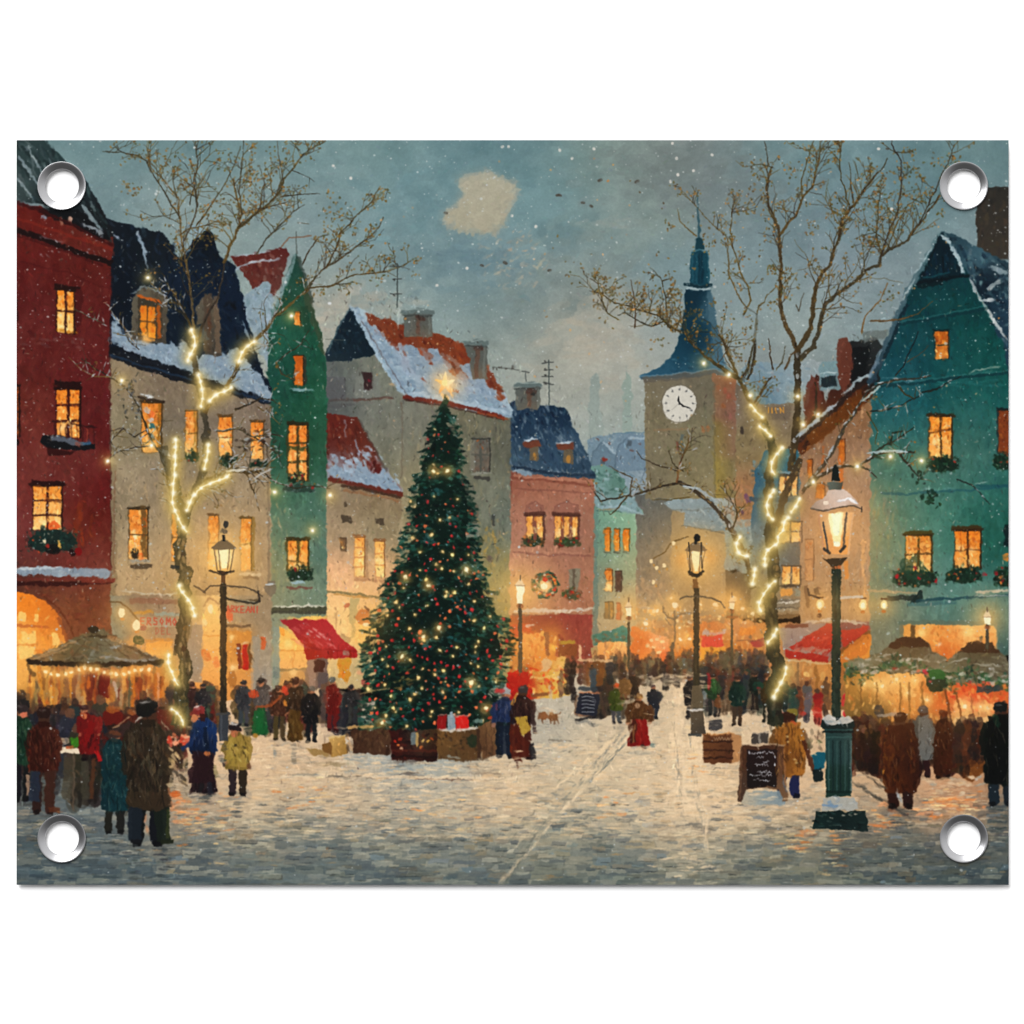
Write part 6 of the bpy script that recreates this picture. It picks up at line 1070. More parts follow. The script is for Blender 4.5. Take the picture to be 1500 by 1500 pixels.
P(CN, F([(60, 962, 130, 100, 64), (100, 950, 84, 76, 52), (140, 940, 74, 72, 52), (160, 950, 100, 110, 100), (190, 950, 120, 92, 62), (220, 966, 84, 78, 70), (140, 965, 76, 82, 70)], 17), 1, 1)
dabs(CN, 150, [(64, 62, 44), (104, 98, 70), (130, 104, 70), (50, 46, 36), (120, 130, 124), (86, 60, 40)], (6, 18), (1.5, 3.5), (.3, .6), (.4, .85))
for a_ in ((60, 966), (100, 968), (190, 966), (228, 966)): S([(138, 926), a_], 1.4, (40, 34, 26), .6)
for a_, b_ in (((60, 960), (110, 940)), ((50, 966), (100, 950)), ((170, 936), (230, 962)), ((150, 930), (180, 944))): S([a_, b_], 2.2, (176, 140, 96), .7)
S([(130, 931), (168, 932)], 3, (24, 24, 20), .8); S([(40, 970), (140, 975), (240, 969)], 7, (18, 16, 14), .95, True); E(137, 922, 9, 5, (20, 22, 20), 1, True, 1); snowline([(160, 950), (176, 946)], 5, (130, 146, 150), .7); snowline([(150, 962), (190, 968), (228, 966)], 4, (130, 140, 146), .6); D(164, 933, 16, 4, .2, (160, 110, 70), .8)
for k in range(17):
    motif('printed_bulb', None, cs)
    x = 68 + k * 9.4 + U(-2, 2); y = 984 + 4 * math.sin(k * .7) + U(-1, 1); G(x, y, 7, (252, 190, 96), .65); E(x, y, 2.6, 2.8, (255, 234, 186), 1, True, .4)
use(cs); S([(40, 972), (44, 985), (52, 990)], 5, (50, 38, 24), .6)

# ------------------------------------------------------------------ stalls and awning on the right
aw = motif('printed_market_stall', 'stall with a striped red awning behind the big street lamp')
P([(1146, 960), (1275, 930), (1275, 1040), (1140, 1040)], F([(1160, 985, 196, 150, 96), (1180, 980, 180, 116, 60), (1200, 990, 206, 140, 70), (1170, 1010, 120, 76, 50), (1200, 1020, 150, 90, 50), (1240, 970, 160, 90, 40), (1260, 960, 226, 140, 50), (1260, 1000, 180, 130, 60), (1230, 1020, 130, 90, 50)], 14), 1, 1.2)
dabs([(1142, 965), (1272, 950), (1272, 1040), (1142, 1040)], 120, [(206, 140, 70), (150, 90, 50), (226, 170, 96), (110, 70, 44), (190, 110, 50)], (6, 18), (2, 4.5), (1.5, .3), (.35, .8))
motif('printed_awning', 'red and grey striped awning', aw)
P([(1141, 921), (1176, 913), (1272, 911), (1274, 922), (1238, 950), (1214, 969), (1150, 962)], F([(1155, 925, 150, 132, 126), (1180, 920, 146, 128, 122), (1165, 945, 140, 120, 114), (1240, 915, 120, 70, 66), (1260, 920, 130, 80, 76)], 14), 1, .8)
for p_ in ([(1154, 949), (1212, 914), (1226, 914), (1222, 950), (1214, 957)], [(1230, 924), (1272, 917), (1270, 928), (1236, 949)], [(1150, 952), (1214, 961), (1213, 970), (1150, 963)]): P(p_, V(912, (184, 50, 36), 970, (160, 26, 22)), .95, .9, False)
P([(1166, 946), (1214, 950), (1210, 958), (1160, 953)], (170, 120, 106), .8, 1, False)
dabs([(1160, 948), (1220, 916), (1214, 964), (1156, 958)], 40, [(196, 50, 34), (150, 26, 24), (206, 80, 60)], (6, 16), (1.5, 3.5), (-.5, .25), (.3, .8)); snowline([(1178, 912), (1218, 907), (1270, 914)], 5, (196, 180, 160)); S([(1150, 918), (1184, 917)], 5, (96, 48, 36), .8); S([(1232, 955), (1274, 926)], 7, (110, 66, 26), .85); S([(1234, 962), (1272, 938)], 4, (196, 140, 50), .7); S([(1146, 966), (1216, 972)], 2.6, (206, 176, 130), .8)
use(aw); S([(1196, 975), (1198, 1040)], 5, (140, 90, 40), .8); S([(1168, 972), (1170, 1030)], 3, (120, 90, 60), .8); D(1182, 987, 9, 7, 0, (250, 206, 120), .8); P([(1252, 936), (1273, 928), (1273, 956), (1232, 974), (1232, 966)], (206, 110, 40), .75, 2, False)
for x, t_, b_, w_, c in [(1183, 1000, 1055, 14, (90, 84, 86)), (1197, 1012, 1060, 14, (150, 34, 28)), (1170, 1010, 1050, 12, (110, 60, 36)), (1210, 995, 1050, 10, (96, 64, 44)), (1240, 1015, 1060, 11, (200, 30, 46)), (1160, 1005, 1060, 16, (40, 70, 60)), (1150, 1000, 1040, 12, (30, 44, 40)), (1222, 1005, 1050, 8, (110, 80, 50))]:
    motif('printed_person', {14: 'dim figure in the crowd under the red awning'}.get(w_, 'blurred shopper in the crowd under the red awning'), 0)
    shopper(x, t_ - 4, b_, w_, c, .95)
ms = motif('printed_market_stall', 'pair of tented stalls with fir garlands at the right edge')
P([(1238, 985), (1480, 985), (1480, 1100), (1238, 1100)], F([(1250, 995, 150, 104, 44), (1270, 1000, 206, 140, 60), (1300, 1000, 226, 160, 84), (1330, 1000, 246, 180, 96), (1340, 1030, 206, 130, 60), (1270, 1040, 120, 90, 44), (1370, 1010, 206, 100, 40), (1400, 1020, 222, 84, 34), (1430, 1020, 216, 70, 36), (1460, 1015, 206, 96, 44), (1410, 1050, 222, 170, 100), (1440, 1060, 200, 140, 80), (1280, 1080, 50, 28, 18), (1350, 1080, 60, 32, 18), (1420, 1090, 70, 36, 18), (1460, 1090, 30, 22, 16)], 15), 1, 1)
dabs([(1240, 990), (1478, 990), (1478, 1060), (1240, 1060)], 240, [(240, 170, 84), (206, 120, 50), (250, 196, 116), (150, 90, 40), (226, 140, 60)], (5, 15), (2, 4.5), (1.5, .4), (.3, .75))
dabs([(1388, 1008), (1476, 1012), (1470, 1042), (1390, 1042)], 90, [(226, 70, 30), (240, 110, 50), (200, 50, 30), (250, 160, 96), (232, 90, 40)], (4, 9), (2, 4.5), (.8, .8), (.4, .9))
for x, y, r in [(1265, 1002, 5), (1281, 1002, 5), (1292, 1005, 7), (1312, 996, 6), (1340, 997, 4), (1412, 1035, 8), (1330, 1015, 5), (1357, 1025, 5), (1436, 1036, 5), (1448, 1038, 5)]: G(x, y, r * 1.7, (255, 214, 130), .75); E(x, y, r * .4, r * .4, (255, 240, 200), .8, False, .5)
for x0, x1, ax, ay, y0 in ((1236, 1392, 1333, 934, 985), (1356, 1482, 1437, 942, 1000)):
    motif('printed_canopy', 'grey green tent roof edged with fir branches', ms)
    pts = [(ax - 16, ay), (ax + 14, ay), (ax + 40, ay + 24), (x1, y0 - 12), (x1, y0), (x0, y0), (x0 + 8, y0 - 16), (ax - 50, ay + 26)]
    P(pts, F([(ax, ay + 5, 66, 46, 30), (ax - 30, ay + 25, 104, 96, 72), (ax, ay + 30, 96, 88, 62), (x1 - 20, y0 - 10, 110, 104, 84), (x0 + 20, y0 - 12, 110, 116, 92)], 20), 1, 1.2)
    dabs(pts, 90, [(84, 76, 54), (120, 112, 86), (70, 60, 44), (130, 126, 106), (100, 90, 60)], (6, 18), (1.5, 3.5), (.2, .5), (.35, .8))
    P([(ax - 18, ay - 1), (ax + 16, ay - 1), (ax + 30, ay + 14), (ax - 34, ay + 15)], (60, 38, 24), .9, 1.2, False); snowline([(ax - 50, ay + 30), (ax - 20, ay + 22)], 3, (170, 166, 150), .6); snowline([(ax - 10, ay + 30), (ax + 30, ay + 34)], 3, (176, 170, 150), .5)
    gl = motif('printed_garland', 'fir garland dusted with snow', ms)
    for k in range(190):
        t = U(0, 1); x = x0 + (x1 - x0) * t; y = y0 - 6 + 8 * math.sin(t * 9) + rng.normal(0, 6)
        D(x, y, U(4, 10), U(1.6, 3.4), U(0, 3.1), vary(pick([(28, 62, 36), (44, 88, 50), (20, 44, 34), (60, 104, 66), (34, 74, 60)]), .08), U(.6, .95), True)
    for k in range(22): D(x0 + (x1 - x0) * U(0, 1), y0 - 12 + U(-8, 12), U(5, 14), U(2, 4.5), U(-.4, .3), vary((190, 186, 172), .06), U(.5, .9))
    for k in range(5): D(x0 + (x1 - x0) * U(.05, .95), y0 + U(-8, 5), 5, 4, 0, vary(pick([(196, 40, 60), (206, 90, 60), (150, 40, 40)]), .06), .95)
D(1437, 936, 7, 4, 1.4, (40, 50, 46), .9); S([(1336, 920), (1336, 932)], 5, (90, 70, 40), .6)
E(1372, 1000, 15, 14, (24, 40, 30), .95, False, 2.5); E(1373, 988, 13, 8, (30, 90, 40), .9, False, 2); D(1355, 985, 9, 5, 1.2, (206, 30, 60), .95); D(1363, 998, 5, 4, 0, (190, 60, 70), .9); P([(1430, 1005), (1460, 1003), (1470, 1010), (1446, 1016), (1432, 1014)], (46, 60, 62), .85, 1.5, False); P([(1456, 1030), (1474, 1026), (1478, 1044), (1460, 1050)], (86, 54, 40), .8, 1.5, False)
use(ms)
for x in (1261, 1285, 1319, 1332, 1351): S([(x, 1000), (x + U(-1, 1), 1062)], 3, (110, 76, 36), .75)
S([(1384, 1012), (1394, 1060), (1402, 1100)], 4, (96, 50, 26), .85); S([(1398, 1012), (1412, 1060), (1424, 1096)], 3, (120, 66, 30), .85); S([(1422, 1020), (1425, 1060)], 2, (140, 80, 50), .7)
P([(1396, 1052), (1452, 1050), (1446, 1074), (1400, 1070)], (226, 180, 116), .9, 1.2, False); S([(1398, 1072), (1450, 1076)], 4.5, (190, 120, 64), .9)
for _ in range(60): D(U(1250, 1440), U(1066, 1125), U(10, 30), U(3, 7), 1.57 + U(-.2, .2), vary(pick([(50, 28, 18), (76, 44, 24), (36, 20, 16), (100, 60, 30)]), .1), U(.5, .9))
D(1288, 1042, 20, 14, 1.4, (44, 46, 50), .8); S([(1285, 1048), (1318, 1045)], 4, (160, 150, 140), .7); D(1256, 1052, 14, 4, 0, (206, 60, 40), .9); S([(1246, 1055), (1268, 1056)], 3, (226, 150, 80), .8); D(1404, 1098, 14, 8, 0, (250, 200, 130), .9); G(1404, 1098, 9, (246, 170, 90), .6)
bsk = motif('printed_basket', 'brown basket on the snow beside the right stalls')
P([(1404, 1112), (1442, 1112), (1440, 1134), (1424, 1146), (1410, 1138)], (110, 62, 26), 1, 1.5); dabs([(1405, 1113), (1441, 1113), (1438, 1136), (1412, 1140)], 26, [(150, 90, 40), (76, 40, 20), (126, 76, 34)], (5, 12), (1.5, 3), (.3, .8), (.5, .9))
for _ in range(26): D(U(1340, 1440), U(1135, 1162), U(8, 20), U(3, 6), U(-.3, .4), vary(pick([(206, 176, 140), (160, 160, 150), (190, 150, 116), (216, 190, 156)]), .05), U(.5, .9))

# ------------------------------------------------------------------ people in the foreground, left
motif('printed_crowd', 'dark packed crowd round the left stall')
for _ in range(70):
    x = U(24, 262); b_ = U(1095, 1135); h_ = U(60, 84)
    shopper(x, b_ - h_, b_, U(20, 28), pick([(40, 32, 30), (60, 36, 28), (34, 34, 42), (84, 28, 22), (52, 44, 40), (26, 24, 26), (74, 48, 30), (30, 44, 46)]), U(.65, .95))
for _ in range(26): D(U(30, 180), U(1110, 1165), U(16, 40), U(6, 12), 1.57 + U(-.1, .1), vary(pick([(36, 32, 30), (50, 42, 36), (44, 44, 46)]), .1), U(.5, .9), True)
for x, t_, b_, w_, c in [(32, 1012, 1110, 24, (44, 40, 40)), (80, 1040, 1100, 20, (50, 44, 48)), (92, 1042, 1100, 18, (60, 50, 60)), (103, 1040, 1130, 30, (48, 50, 62)), (190, 1040, 1090, 26, (70, 26, 20)), (166, 1040, 1100, 30, (84, 22, 18)), (112, 1060, 1180, 26, (60, 52, 40)), (135, 1080, 1175, 22, (50, 42, 36))]:
    motif('printed_person', 'dim figure in the crowd round the left stall', 0)
    shopper(x, t_ - 2, b_, w_, c, .95); shopper(x, t_ - 2, b_, w_, mix(c, (0, 0, 0), .2), .6)
    dabs([(x - w_ * .4, t_ + 12), (x + w_ * .4, t_ + 12), (x + w_ * .4, b_), (x - w_ * .4, b_)], 14, [mix(c, (0, 0, 0), .4), mix(c, (200, 140, 90), .15), c], (6, 16), (2, 4), (1.5, .3), (.4, .8))
E(165, 1048, 14, 12, (100, 24, 16), .9, False, 2); D(168, 1038, 20, 8, .1, (176, 96, 40), .7); D(192, 1043, 14, 8, .4, (190, 100, 44), .6)
tb = motif('printed_table', 'small white market table with a green bag on it')
P([(86, 1094), (124, 1096), (125, 1104), (90, 1104)], (226, 206, 176), 1, .8); S([(108, 1104), (108, 1185)], 3, (96, 80, 64), .8, True); P([(103, 1080), (117, 1078), (118, 1094), (105, 1095)], (54, 110, 26), 1, 1); D(103, 1095, 12, 5, 0, (190, 90, 50), .9); D(94, 1086, 10, 14, 1.4, (206, 180, 150), .8); D(90, 1083, 10, 6, .5, (150, 120, 90), .8); S([(100, 1110), (98, 1170)], 14, (70, 62, 46), .7); S([(124, 1115), (126, 1170)], 12, (64, 60, 48), .7)
ground_shadow(35, 1168, 40, 8, (60, 56, 54)); person(32, 1030, 1172, 34, (24, 70, 48), (26, 26, 30), 'figure in a green coat cut off by the left edge', (50, 40, 40), hem=.62, arms=False); D(36, 1047, 8, 10, 1.4, (206, 110, 80), .9); S([(40, 1135), (41, 1165)], 5, (190, 150, 120), .7)
ground_shadow(66, 1186, 50, 10, (70, 66, 64)); person(64, 1036, 1190, 46, (78, 26, 14), (56, 30, 22), 'man in a rust brown jacket with his back turned', (40, 24, 20), back=True, hem=.6, rim=(110, 40, 20)); S([(52, 1130), (50, 1174)], 15, (34, 42, 56), .9); S([(72, 1130), (74, 1184)], 15, (60, 34, 24), .9); S([(72, 1186), (88, 1188)], 7, (84, 44, 26), .9)
person(131, 1032, 1112, 34, (150, 20, 20), (40, 20, 20), 'figure in a bright red coat leaning over the table', (60, 34, 32), lean=-.1, hem=.9, speck=.2); S([(136, 1056), (122, 1090)], 9, (120, 14, 14), .9); D(122, 1048, 10, 8, .6, (206, 120, 70), .9); D(133, 1085, 24, 6, 1.9, (50, 10, 12), .7); S([(138, 1110), (134, 1170)], 5, (84, 50, 30), .8); S([(140, 1100), (146, 1115)], 6, (176, 24, 24), .9)
ground_shadow(170, 1214, 44, 10, (80, 82, 82)); person(168, 1060, 1219, 42, (16, 66, 74), (34, 34, 28), 'woman in a long teal coat beside the man in brown', None, hem=.80, arms=False, speck=1.0); P([(146, 1072), (170, 1066), (190, 1056), (200, 1064), (186, 1078), (160, 1082)], (50, 36, 34), .95, 1.2, False); S([(166, 1066), (176, 1060), (188, 1050)], 3, (170, 130, 96), .8); P([(150, 1056), (158, 1066), (152, 1080)], (20, 30, 40), .8, 1, False); E(163, 1050, 14, 11, (90, 20, 16), .9, False, 2); D(162, 1040, 16, 8, .2, (150, 80, 30), .8); D(168, 1074, 20, 6, .1, (110, 60, 34), .7)
ground_shadow(212, 1230, 70, 14, (78, 82, 82))
mn = person(216, 1026, 1236, 68, (58, 46, 32), (14, 18, 22), 'tall man in a brown overcoat and black cap seen from behind', (16, 18, 20), back=True, hem=.76, speck=1.6)
HEM = lambda: P([(186, 1160), (250, 1158), (252, 1182), (236, 1188), (196, 1184), (186, 1176)], F([(196, 1175, 50, 40, 27), (235, 1170, 56, 42, 29)], 20), .9, 1.5, False)
for _ in range(44): D(U(188, 246), U(1062, 1178), U(10, 26), U(2.5, 6), 1.5 + rng.normal(0, .35), vary(pick([(50, 36, 26), (92, 78, 58), (40, 28, 22), (84, 56, 34), (76, 70, 54)]), .08), U(.3, .65))
snowline([(196, 1060), (204, 1051), (214, 1048)], 3, (196, 190, 176), .8); snowline([(236, 1056), (246, 1066), (250, 1076)], 3, (176, 160, 130), .7); E(212, 1040, 13, 11, (14, 16, 18), 1, True, 1); S([(206, 1030), (220, 1026), (230, 1032)], 5, (26, 28, 30), .95); snowline([(206, 1029), (222, 1027)], 2, (150, 150, 150), .6); S([(228, 1040), (240, 1036)], 4, (50, 34, 26), .8)
S([(198, 1182), (198, 1230)], 22, (24, 32, 40), .95, True, 18); S([(236, 1182), (240, 1232)], 24, (22, 30, 24), .95, True, 18); S([(236, 1234), (254, 1232)], 7, (28, 34, 20), .95, True); S([(192, 1232), (206, 1233)], 6, (22, 24, 28), .95, True); S([(246, 1186), (246, 1226)], 5, (56, 62, 30), .7); S([(246, 1070), (256, 1096), (270, 1098)], 10, (54, 42, 32), .9, True, 7)
HEM()
for x, y in [(213, 1200), (248, 1160), (216, 1215), (252, 1180)]: D(x, y, 14, 4, 1.4, (222, 140, 90), .6)
fl = motif('printed_flower_stand', 'low stand of orange and pink flowers between the shoppers')
for _ in range(40): D(U(246, 275), U(1076, 1092), U(4, 8), U(2.5, 4.5), U(0, 3), vary(pick([(222, 120, 80), (206, 90, 70), (236, 180, 140), (226, 150, 110), (200, 60, 40)]), .06), .9, True)
for _ in range(26): D(U(250, 275), U(1096, 1150), U(8, 18), U(2, 5), U(.6, 1.8), vary(pick([(70, 60, 40), (196, 160, 110), (110, 90, 60), (50, 44, 36), (214, 180, 130)]), .08), U(.5, .9))
D(258, 1163, 18, 9, .05, (206, 90, 30), .9); D(248, 1150, 12, 6, .4, (196, 170, 130), .8); D(264, 1128, 22, 4, -.1, (130, 96, 80), .7)
ground_shadow(300, 1162, 44, 12, (110, 110, 104))
person(298, 1034, 1165, 42, (20, 46, 92), (38, 20, 26), 'woman in a blue coat, red hat and long dark skirt reaching forward', (130, 44, 44), 'skirt', hem=.54, lean=-.05, arms=False, speck=.6)
P([(284, 1056), (302, 1050), (316, 1062), (320, 1100), (308, 1104), (282, 1100), (284, 1080)], F([(290, 1080, 18, 38, 74), (310, 1070, 22, 50, 96), (300, 1095, 10, 18, 32), (316, 1095, 18, 42, 80)], 12), .95, 1.2, False); S([(288, 1070), (278, 1092), (266, 1098)], 9, (24, 44, 80), .95, True, 5); P([(282, 1100), (312, 1102), (314, 1146), (278, 1146)], (40, 20, 24), .9, 1.5, False); S([(296, 1146), (292, 1160)], 5, (30, 26, 28), .9); S([(306, 1146), (308, 1162)], 8, (34, 32, 40), .95); D(304, 1104, 9, 7, .4, (190, 110, 60), .9); S([(300, 1066), (304, 1096)], 6, (10, 20, 36), .7); E(284, 1052, 5, 6, (190, 112, 74), 1, False, .6); snowline([(284, 1036), (294, 1034)], 3, (214, 200, 190)); S([(278, 1046), (292, 1042), (298, 1050)], 5, (120, 36, 36), .9); P([(292, 1044), (300, 1048), (298, 1058), (292, 1056)], (50, 20, 18), .9, 1, False); D(316, 1130, 20, 6, 1.4, (120, 110, 70), .7)
ground_shadow(345, 1162, 36, 12, (120, 118, 108))
person(348, 1058, 1164, 38, (176, 140, 58), (44, 34, 30), 'child in a mustard yellow coat and dark cap', (40, 32, 32), hem=.64, lean=-.03, speck=.1)
P([(338, 1078), (356, 1078), (366, 1095), (367, 1116), (358, 1124), (334, 1121), (330, 1110), (334, 1090)], F([(340, 1095, 176, 146, 66), (355, 1090, 140, 112, 46), (345, 1115, 152, 124, 52), (362, 1110, 168, 136, 64)], 10), .9, 1, False); dabs([(336, 1082), (358, 1082), (364, 1118), (334, 1118)], 26, [(190, 166, 86), (120, 100, 40), (150, 128, 56), (96, 76, 34)], (5, 12), (1.5, 3), (1.4, .4), (.4, .8)); D(345, 1092, 5, 4, .5, (30, 26, 22), .9); D(358, 1096, 7, 4, .6, (60, 48, 30), .8); D(328, 1119, 7, 5, 1, (50, 40, 40), .9); D(365, 1122, 9, 6, 1.2, (96, 60, 40), .9); snowline([(336, 1061), (350, 1060)], 4, (196, 184, 170), .9); S([(335, 1066), (353, 1068)], 6, (34, 26, 28), .95); E(343, 1075, 5, 5, (180, 104, 66), 1, False, .5); S([(347, 1128), (349, 1150)], 2.5, (206, 180, 150), .8)
for _ in range(30): D(U(318, 340), U(1170, 1285), U(8, 22), U(3, 6), U(-.1, .1), vary(pick([(196, 180, 150), (186, 166, 136), (206, 190, 160)]), .04), U(.3, .7))

# ------------------------------------------------------------------ people and things in the foreground, right
kr = motif('printed_crate', 'slatted wooden crate standing on the snow')
ground_shadow(1060, 1122, 50, 10, (150, 140, 122)); P([(1029, 1075), (1074, 1075), (1074, 1119), (1030, 1117)], F([(1040, 1085, 110, 66, 36), (1060, 1095, 80, 46, 28), (1045, 1112, 96, 56, 32)], 13), 1, .8); P([(1072, 1074), (1086, 1078), (1084, 1116), (1073, 1118)], (176, 124, 78), 1, .8)
for y in (1086, 1099, 1110): S([(1030, y), (1073, y)], 2.4, (44, 24, 16), .85)
for k in range(12): D(U(1032, 1072), U(1078, 1115), U(8, 20), U(1.5, 3), U(-.1, .1), vary(pick([(130, 84, 50), (90, 54, 32), (70, 38, 24)]), .08), .7)
S([(1030, 1075), (1074, 1075)], 2.5, (190, 130, 74), .9); [late(S, [(1046 + k * 4, 1081 + U(-1, 1)), (1048 + k * 4, 1084), (1050 + k * 4, 1080)], 1, (196, 170, 136), .5) for k in range(6)]; snowline([(1030, 1120), (1070, 1121)], 4, (216, 190, 156)); E(1027, 1068, 6, 4, (90, 110, 140), .8, False, .8)
rect(1101, 1075, 1125, 1088, (60, 54, 50), .95, 1, False); S([(1112, 1074), (1113, 1088)], 3, (150, 140, 126), .8); S([(1103, 1074), (1126, 1073)], 2, (130, 120, 110), .8)
ground_shadow(1155, 1166, 50, 10, (120, 116, 106))
person(1155, 1042, 1166, 48, (140, 84, 30), (28, 34, 70), 'man in an orange brown coat carrying a teal bag', (70, 54, 30), hem=.76, rim=(190, 120, 50), speck=.3)
P([(1136, 1058), (1172, 1058), (1182, 1090), (1178, 1134), (1150, 1138), (1140, 1110)], F([(1145, 1070, 156, 96, 36), (1165, 1080, 166, 104, 36), (1150, 1110, 96, 56, 22), (1172, 1120, 176, 110, 40)], 13), .9, 1.2, False); dabs([(1138, 1062), (1176, 1062), (1178, 1132), (1148, 1134)], 40, [(176, 116, 44), (96, 54, 22), (130, 80, 30), (70, 40, 18)], (8, 20), (2, 4), (1.5, .25), (.4, .85)); S([(1178, 1085), (1188, 1118), (1194, 1132)], 8, (70, 34, 20), .9, True, 6); D(1140, 1045, 9, 8, 0, (176, 40, 40), .95); D(1139, 1039, 5, 5, 0, (226, 200, 180), .9); E(1160, 1043, 8, 5, (130, 110, 40), .9, False, 1); D(1176, 1045, 9, 5, .3, (206, 50, 36), .9); E(1153, 1051, 12, 8, (50, 26, 18), .9, False, 1.2); D(1162, 1058, 12, 4, .3, (196, 76, 40), .8)
for x, y in [(1152, 1080), (1153, 1088), (1164, 1113), (1166, 1118)]: D(x, y, 4, 3, 0, (226, 196, 130), .9)
bag = motif('printed_bag', 'teal shopping bag'); P([(1188, 1105), (1208, 1103), (1208, 1126), (1192, 1128)], (16, 84, 100), 1, 1); S([(1196, 1126), (1200, 1144)], 14, (14, 26, 28), .95, True)
for _ in range(20): D(U(1180, 1205), U(1070, 1100), U(6, 14), U(2, 5), U(.5, 1.6), vary(pick([(70, 44, 34), (110, 90, 70), (60, 66, 40), (170, 150, 120)]), .1), U(.5, .9))
bo = motif('printed_chalkboard', 'brown framed chalkboard with white handwriting in the foreground')
ground_shadow(1118, 1176, 70, 16, (130, 134, 132))
P([(1086, 1158), (1150, 1158), (1150, 1178), (1088, 1180)], F([(1095, 1165, 176, 164, 140), (1120, 1166, 130, 146, 150), (1145, 1168, 120, 136, 142)], 14), .9, 1, False)
P([(1086, 1092), (1148, 1092), (1148, 1102), (1154, 1172), (1146, 1174), (1142, 1156), (1092, 1156), (1087, 1175), (1081, 1174), (1084, 1110)], F([(1085, 1100, 74, 46, 30), (1115, 1095, 66, 40, 28), (1148, 1120, 96, 62, 40), (1150, 1165, 110, 80, 56), (1084, 1165, 70, 50, 38)], 16), 1, .7); P([(1094, 1098), (1138, 1097), (1138, 1153), (1094, 1153)], F([(1100, 1105, 34, 22, 22), (1130, 1110, 40, 26, 24), (1110, 1145, 30, 22, 20)], 16), 1, .6); S([(1087, 1092), (1118, 1089), (1148, 1091)], 2.2, (176, 150, 124), .8); S([(1148, 1096), (1150, 1150)], 2.4, (170, 110, 60), .7); S([(1086, 1100), (1084, 1170)], 1.6, (140, 100, 70), .6)
for y, xa, xb in [(1103, 1098, 1132), (1109, 1108, 1118), (1116, 1118, 1123), (1121, 1106, 1124), (1131, 1110, 1128), (1136, 1098, 1128), (1143, 1104, 1126)]:
    x = xa
    while x < xb: late(S, [(x, y + U(-1.5, 1.5)), (x + U(1, 2.5), y + U(-3, 2)), (x + U(3, 4.5), y + U(-1, 2))], U(.9, 1.3), vary((190, 192, 196), .05), U(.55, .95)); x += U(3.2, 5)
for x, y in [(1135, 1108), (1135, 1120), (1097, 1102)]: late(D, x, y, 5, 2, 1.3, (206, 208, 212), .85)
S([(1146, 1136), (1152, 1160)], 2, (70, 100, 130), .6)
# the group by the right stalls
motif('printed_crowd', 'dark packed crowd round the right stalls')
for _ in range(60):
    x = U(1236, 1440); b_ = U(1108, 1136); h_ = U(48, 70)
    shopper(x, b_ - h_, b_, U(17, 25), pick([(44, 24, 16), (62, 32, 18), (34, 26, 24), (84, 46, 24), (28, 22, 22), (50, 36, 28), (70, 24, 18)]), U(.6, .95))
for x, t_, b_, w_, c in [(1262, 1062, 1125, 22, (50, 28, 20)), (1278, 1058, 1130, 20, (36, 22, 18)), (1240, 1066, 1120, 18, (70, 40, 24)), (1298, 1056, 1120, 18, (60, 30, 18))]:
    shopper(x, t_, b_, w_, c, .9); shopper(x + 4, t_ + 4, b_, w_ * .8, mix(c, (0, 0, 0), .3), .8)
for _ in range(26): D(U(1242, 1300), U(1066, 1118), U(8, 22), U(1.5, 4), 1.57 + U(-.25, .25), vary(pick([(110, 68, 34), (40, 24, 18), (70, 40, 24)]), .15), U(.3, .6))
ground_shadow(1384, 1138, 40, 8, (110, 84, 60)); person(1382, 1040, 1138, 30, (76, 32, 14), (60, 26, 14), 'figure in a long russet coat between the right stalls', (84, 36, 16), back=True, hem=.95, arms=False, speck=.3)
ground_shadow(1352, 1130, 34, 8, (90, 70, 54)); person(1352, 1034, 1138, 30, (92, 96, 96), (38, 20, 18), 'figure in a grey coat behind the man in dark brown', (70, 62, 60), back=True, hem=.76, speck=.8); P([(1346, 1052), (1358, 1046), (1366, 1070), (1366, 1112), (1344, 1112)], (94, 98, 98), .85, 1.2, False)
ground_shadow(1320, 1178, 60, 14, (100, 90, 78)); person(1319, 1044, 1182, 54, (58, 24, 12), (44, 20, 14), 'broad figure in a dark brown overcoat seen from behind on the right', (50, 26, 14), back=True, hem=.84, rim=(196, 120, 40), arms=False, speck=1.0)
P([(1300, 1062), (1338, 1060), (1346, 1090), (1348, 1150), (1340, 1160), (1296, 1160), (1294, 1100)], F([(1300, 1090, 70, 30, 14), (1320, 1080, 44, 18, 10), (1340, 1120, 40, 16, 12), (1310, 1140, 76, 34, 12)], 16), .85, 1.5, False); dabs([(1300, 1066), (1340, 1066), (1346, 1156), (1296, 1156)], 60, [(84, 40, 16), (34, 14, 10), (100, 56, 20), (50, 22, 12)], (6, 20), (2, 4), (1.5, .3), (.4, .85)); snowline([(1314, 1160), (1322, 1176)], 5, (160, 166, 168), .7); D(1308, 1188, 16, 5, 0, (130, 76, 50), .7); D(1326, 1194, 12, 5, 0, (96, 40, 26), .8)
ground_shadow(1462, 1176, 40, 12, (60, 70, 76)); person(1466, 1028, 1178, 54, (14, 24, 20), (24, 36, 44), 'figure in a black green coat cut off by the right edge', (20, 24, 24), back=True, hem=.8, speck=.2); P([(1448, 1050), (1480, 1044), (1480, 1146), (1442, 1148), (1446, 1100)], (10, 12, 12), .9, 2, False); D(1460, 1056, 22, 8, 1.2, (20, 56, 40), .7)
for y in (1184, 1194, 1204, 1214): S([(1446, y), (1474, y + U(-1, 1))], U(3, 6), (52, 70, 76), .6)

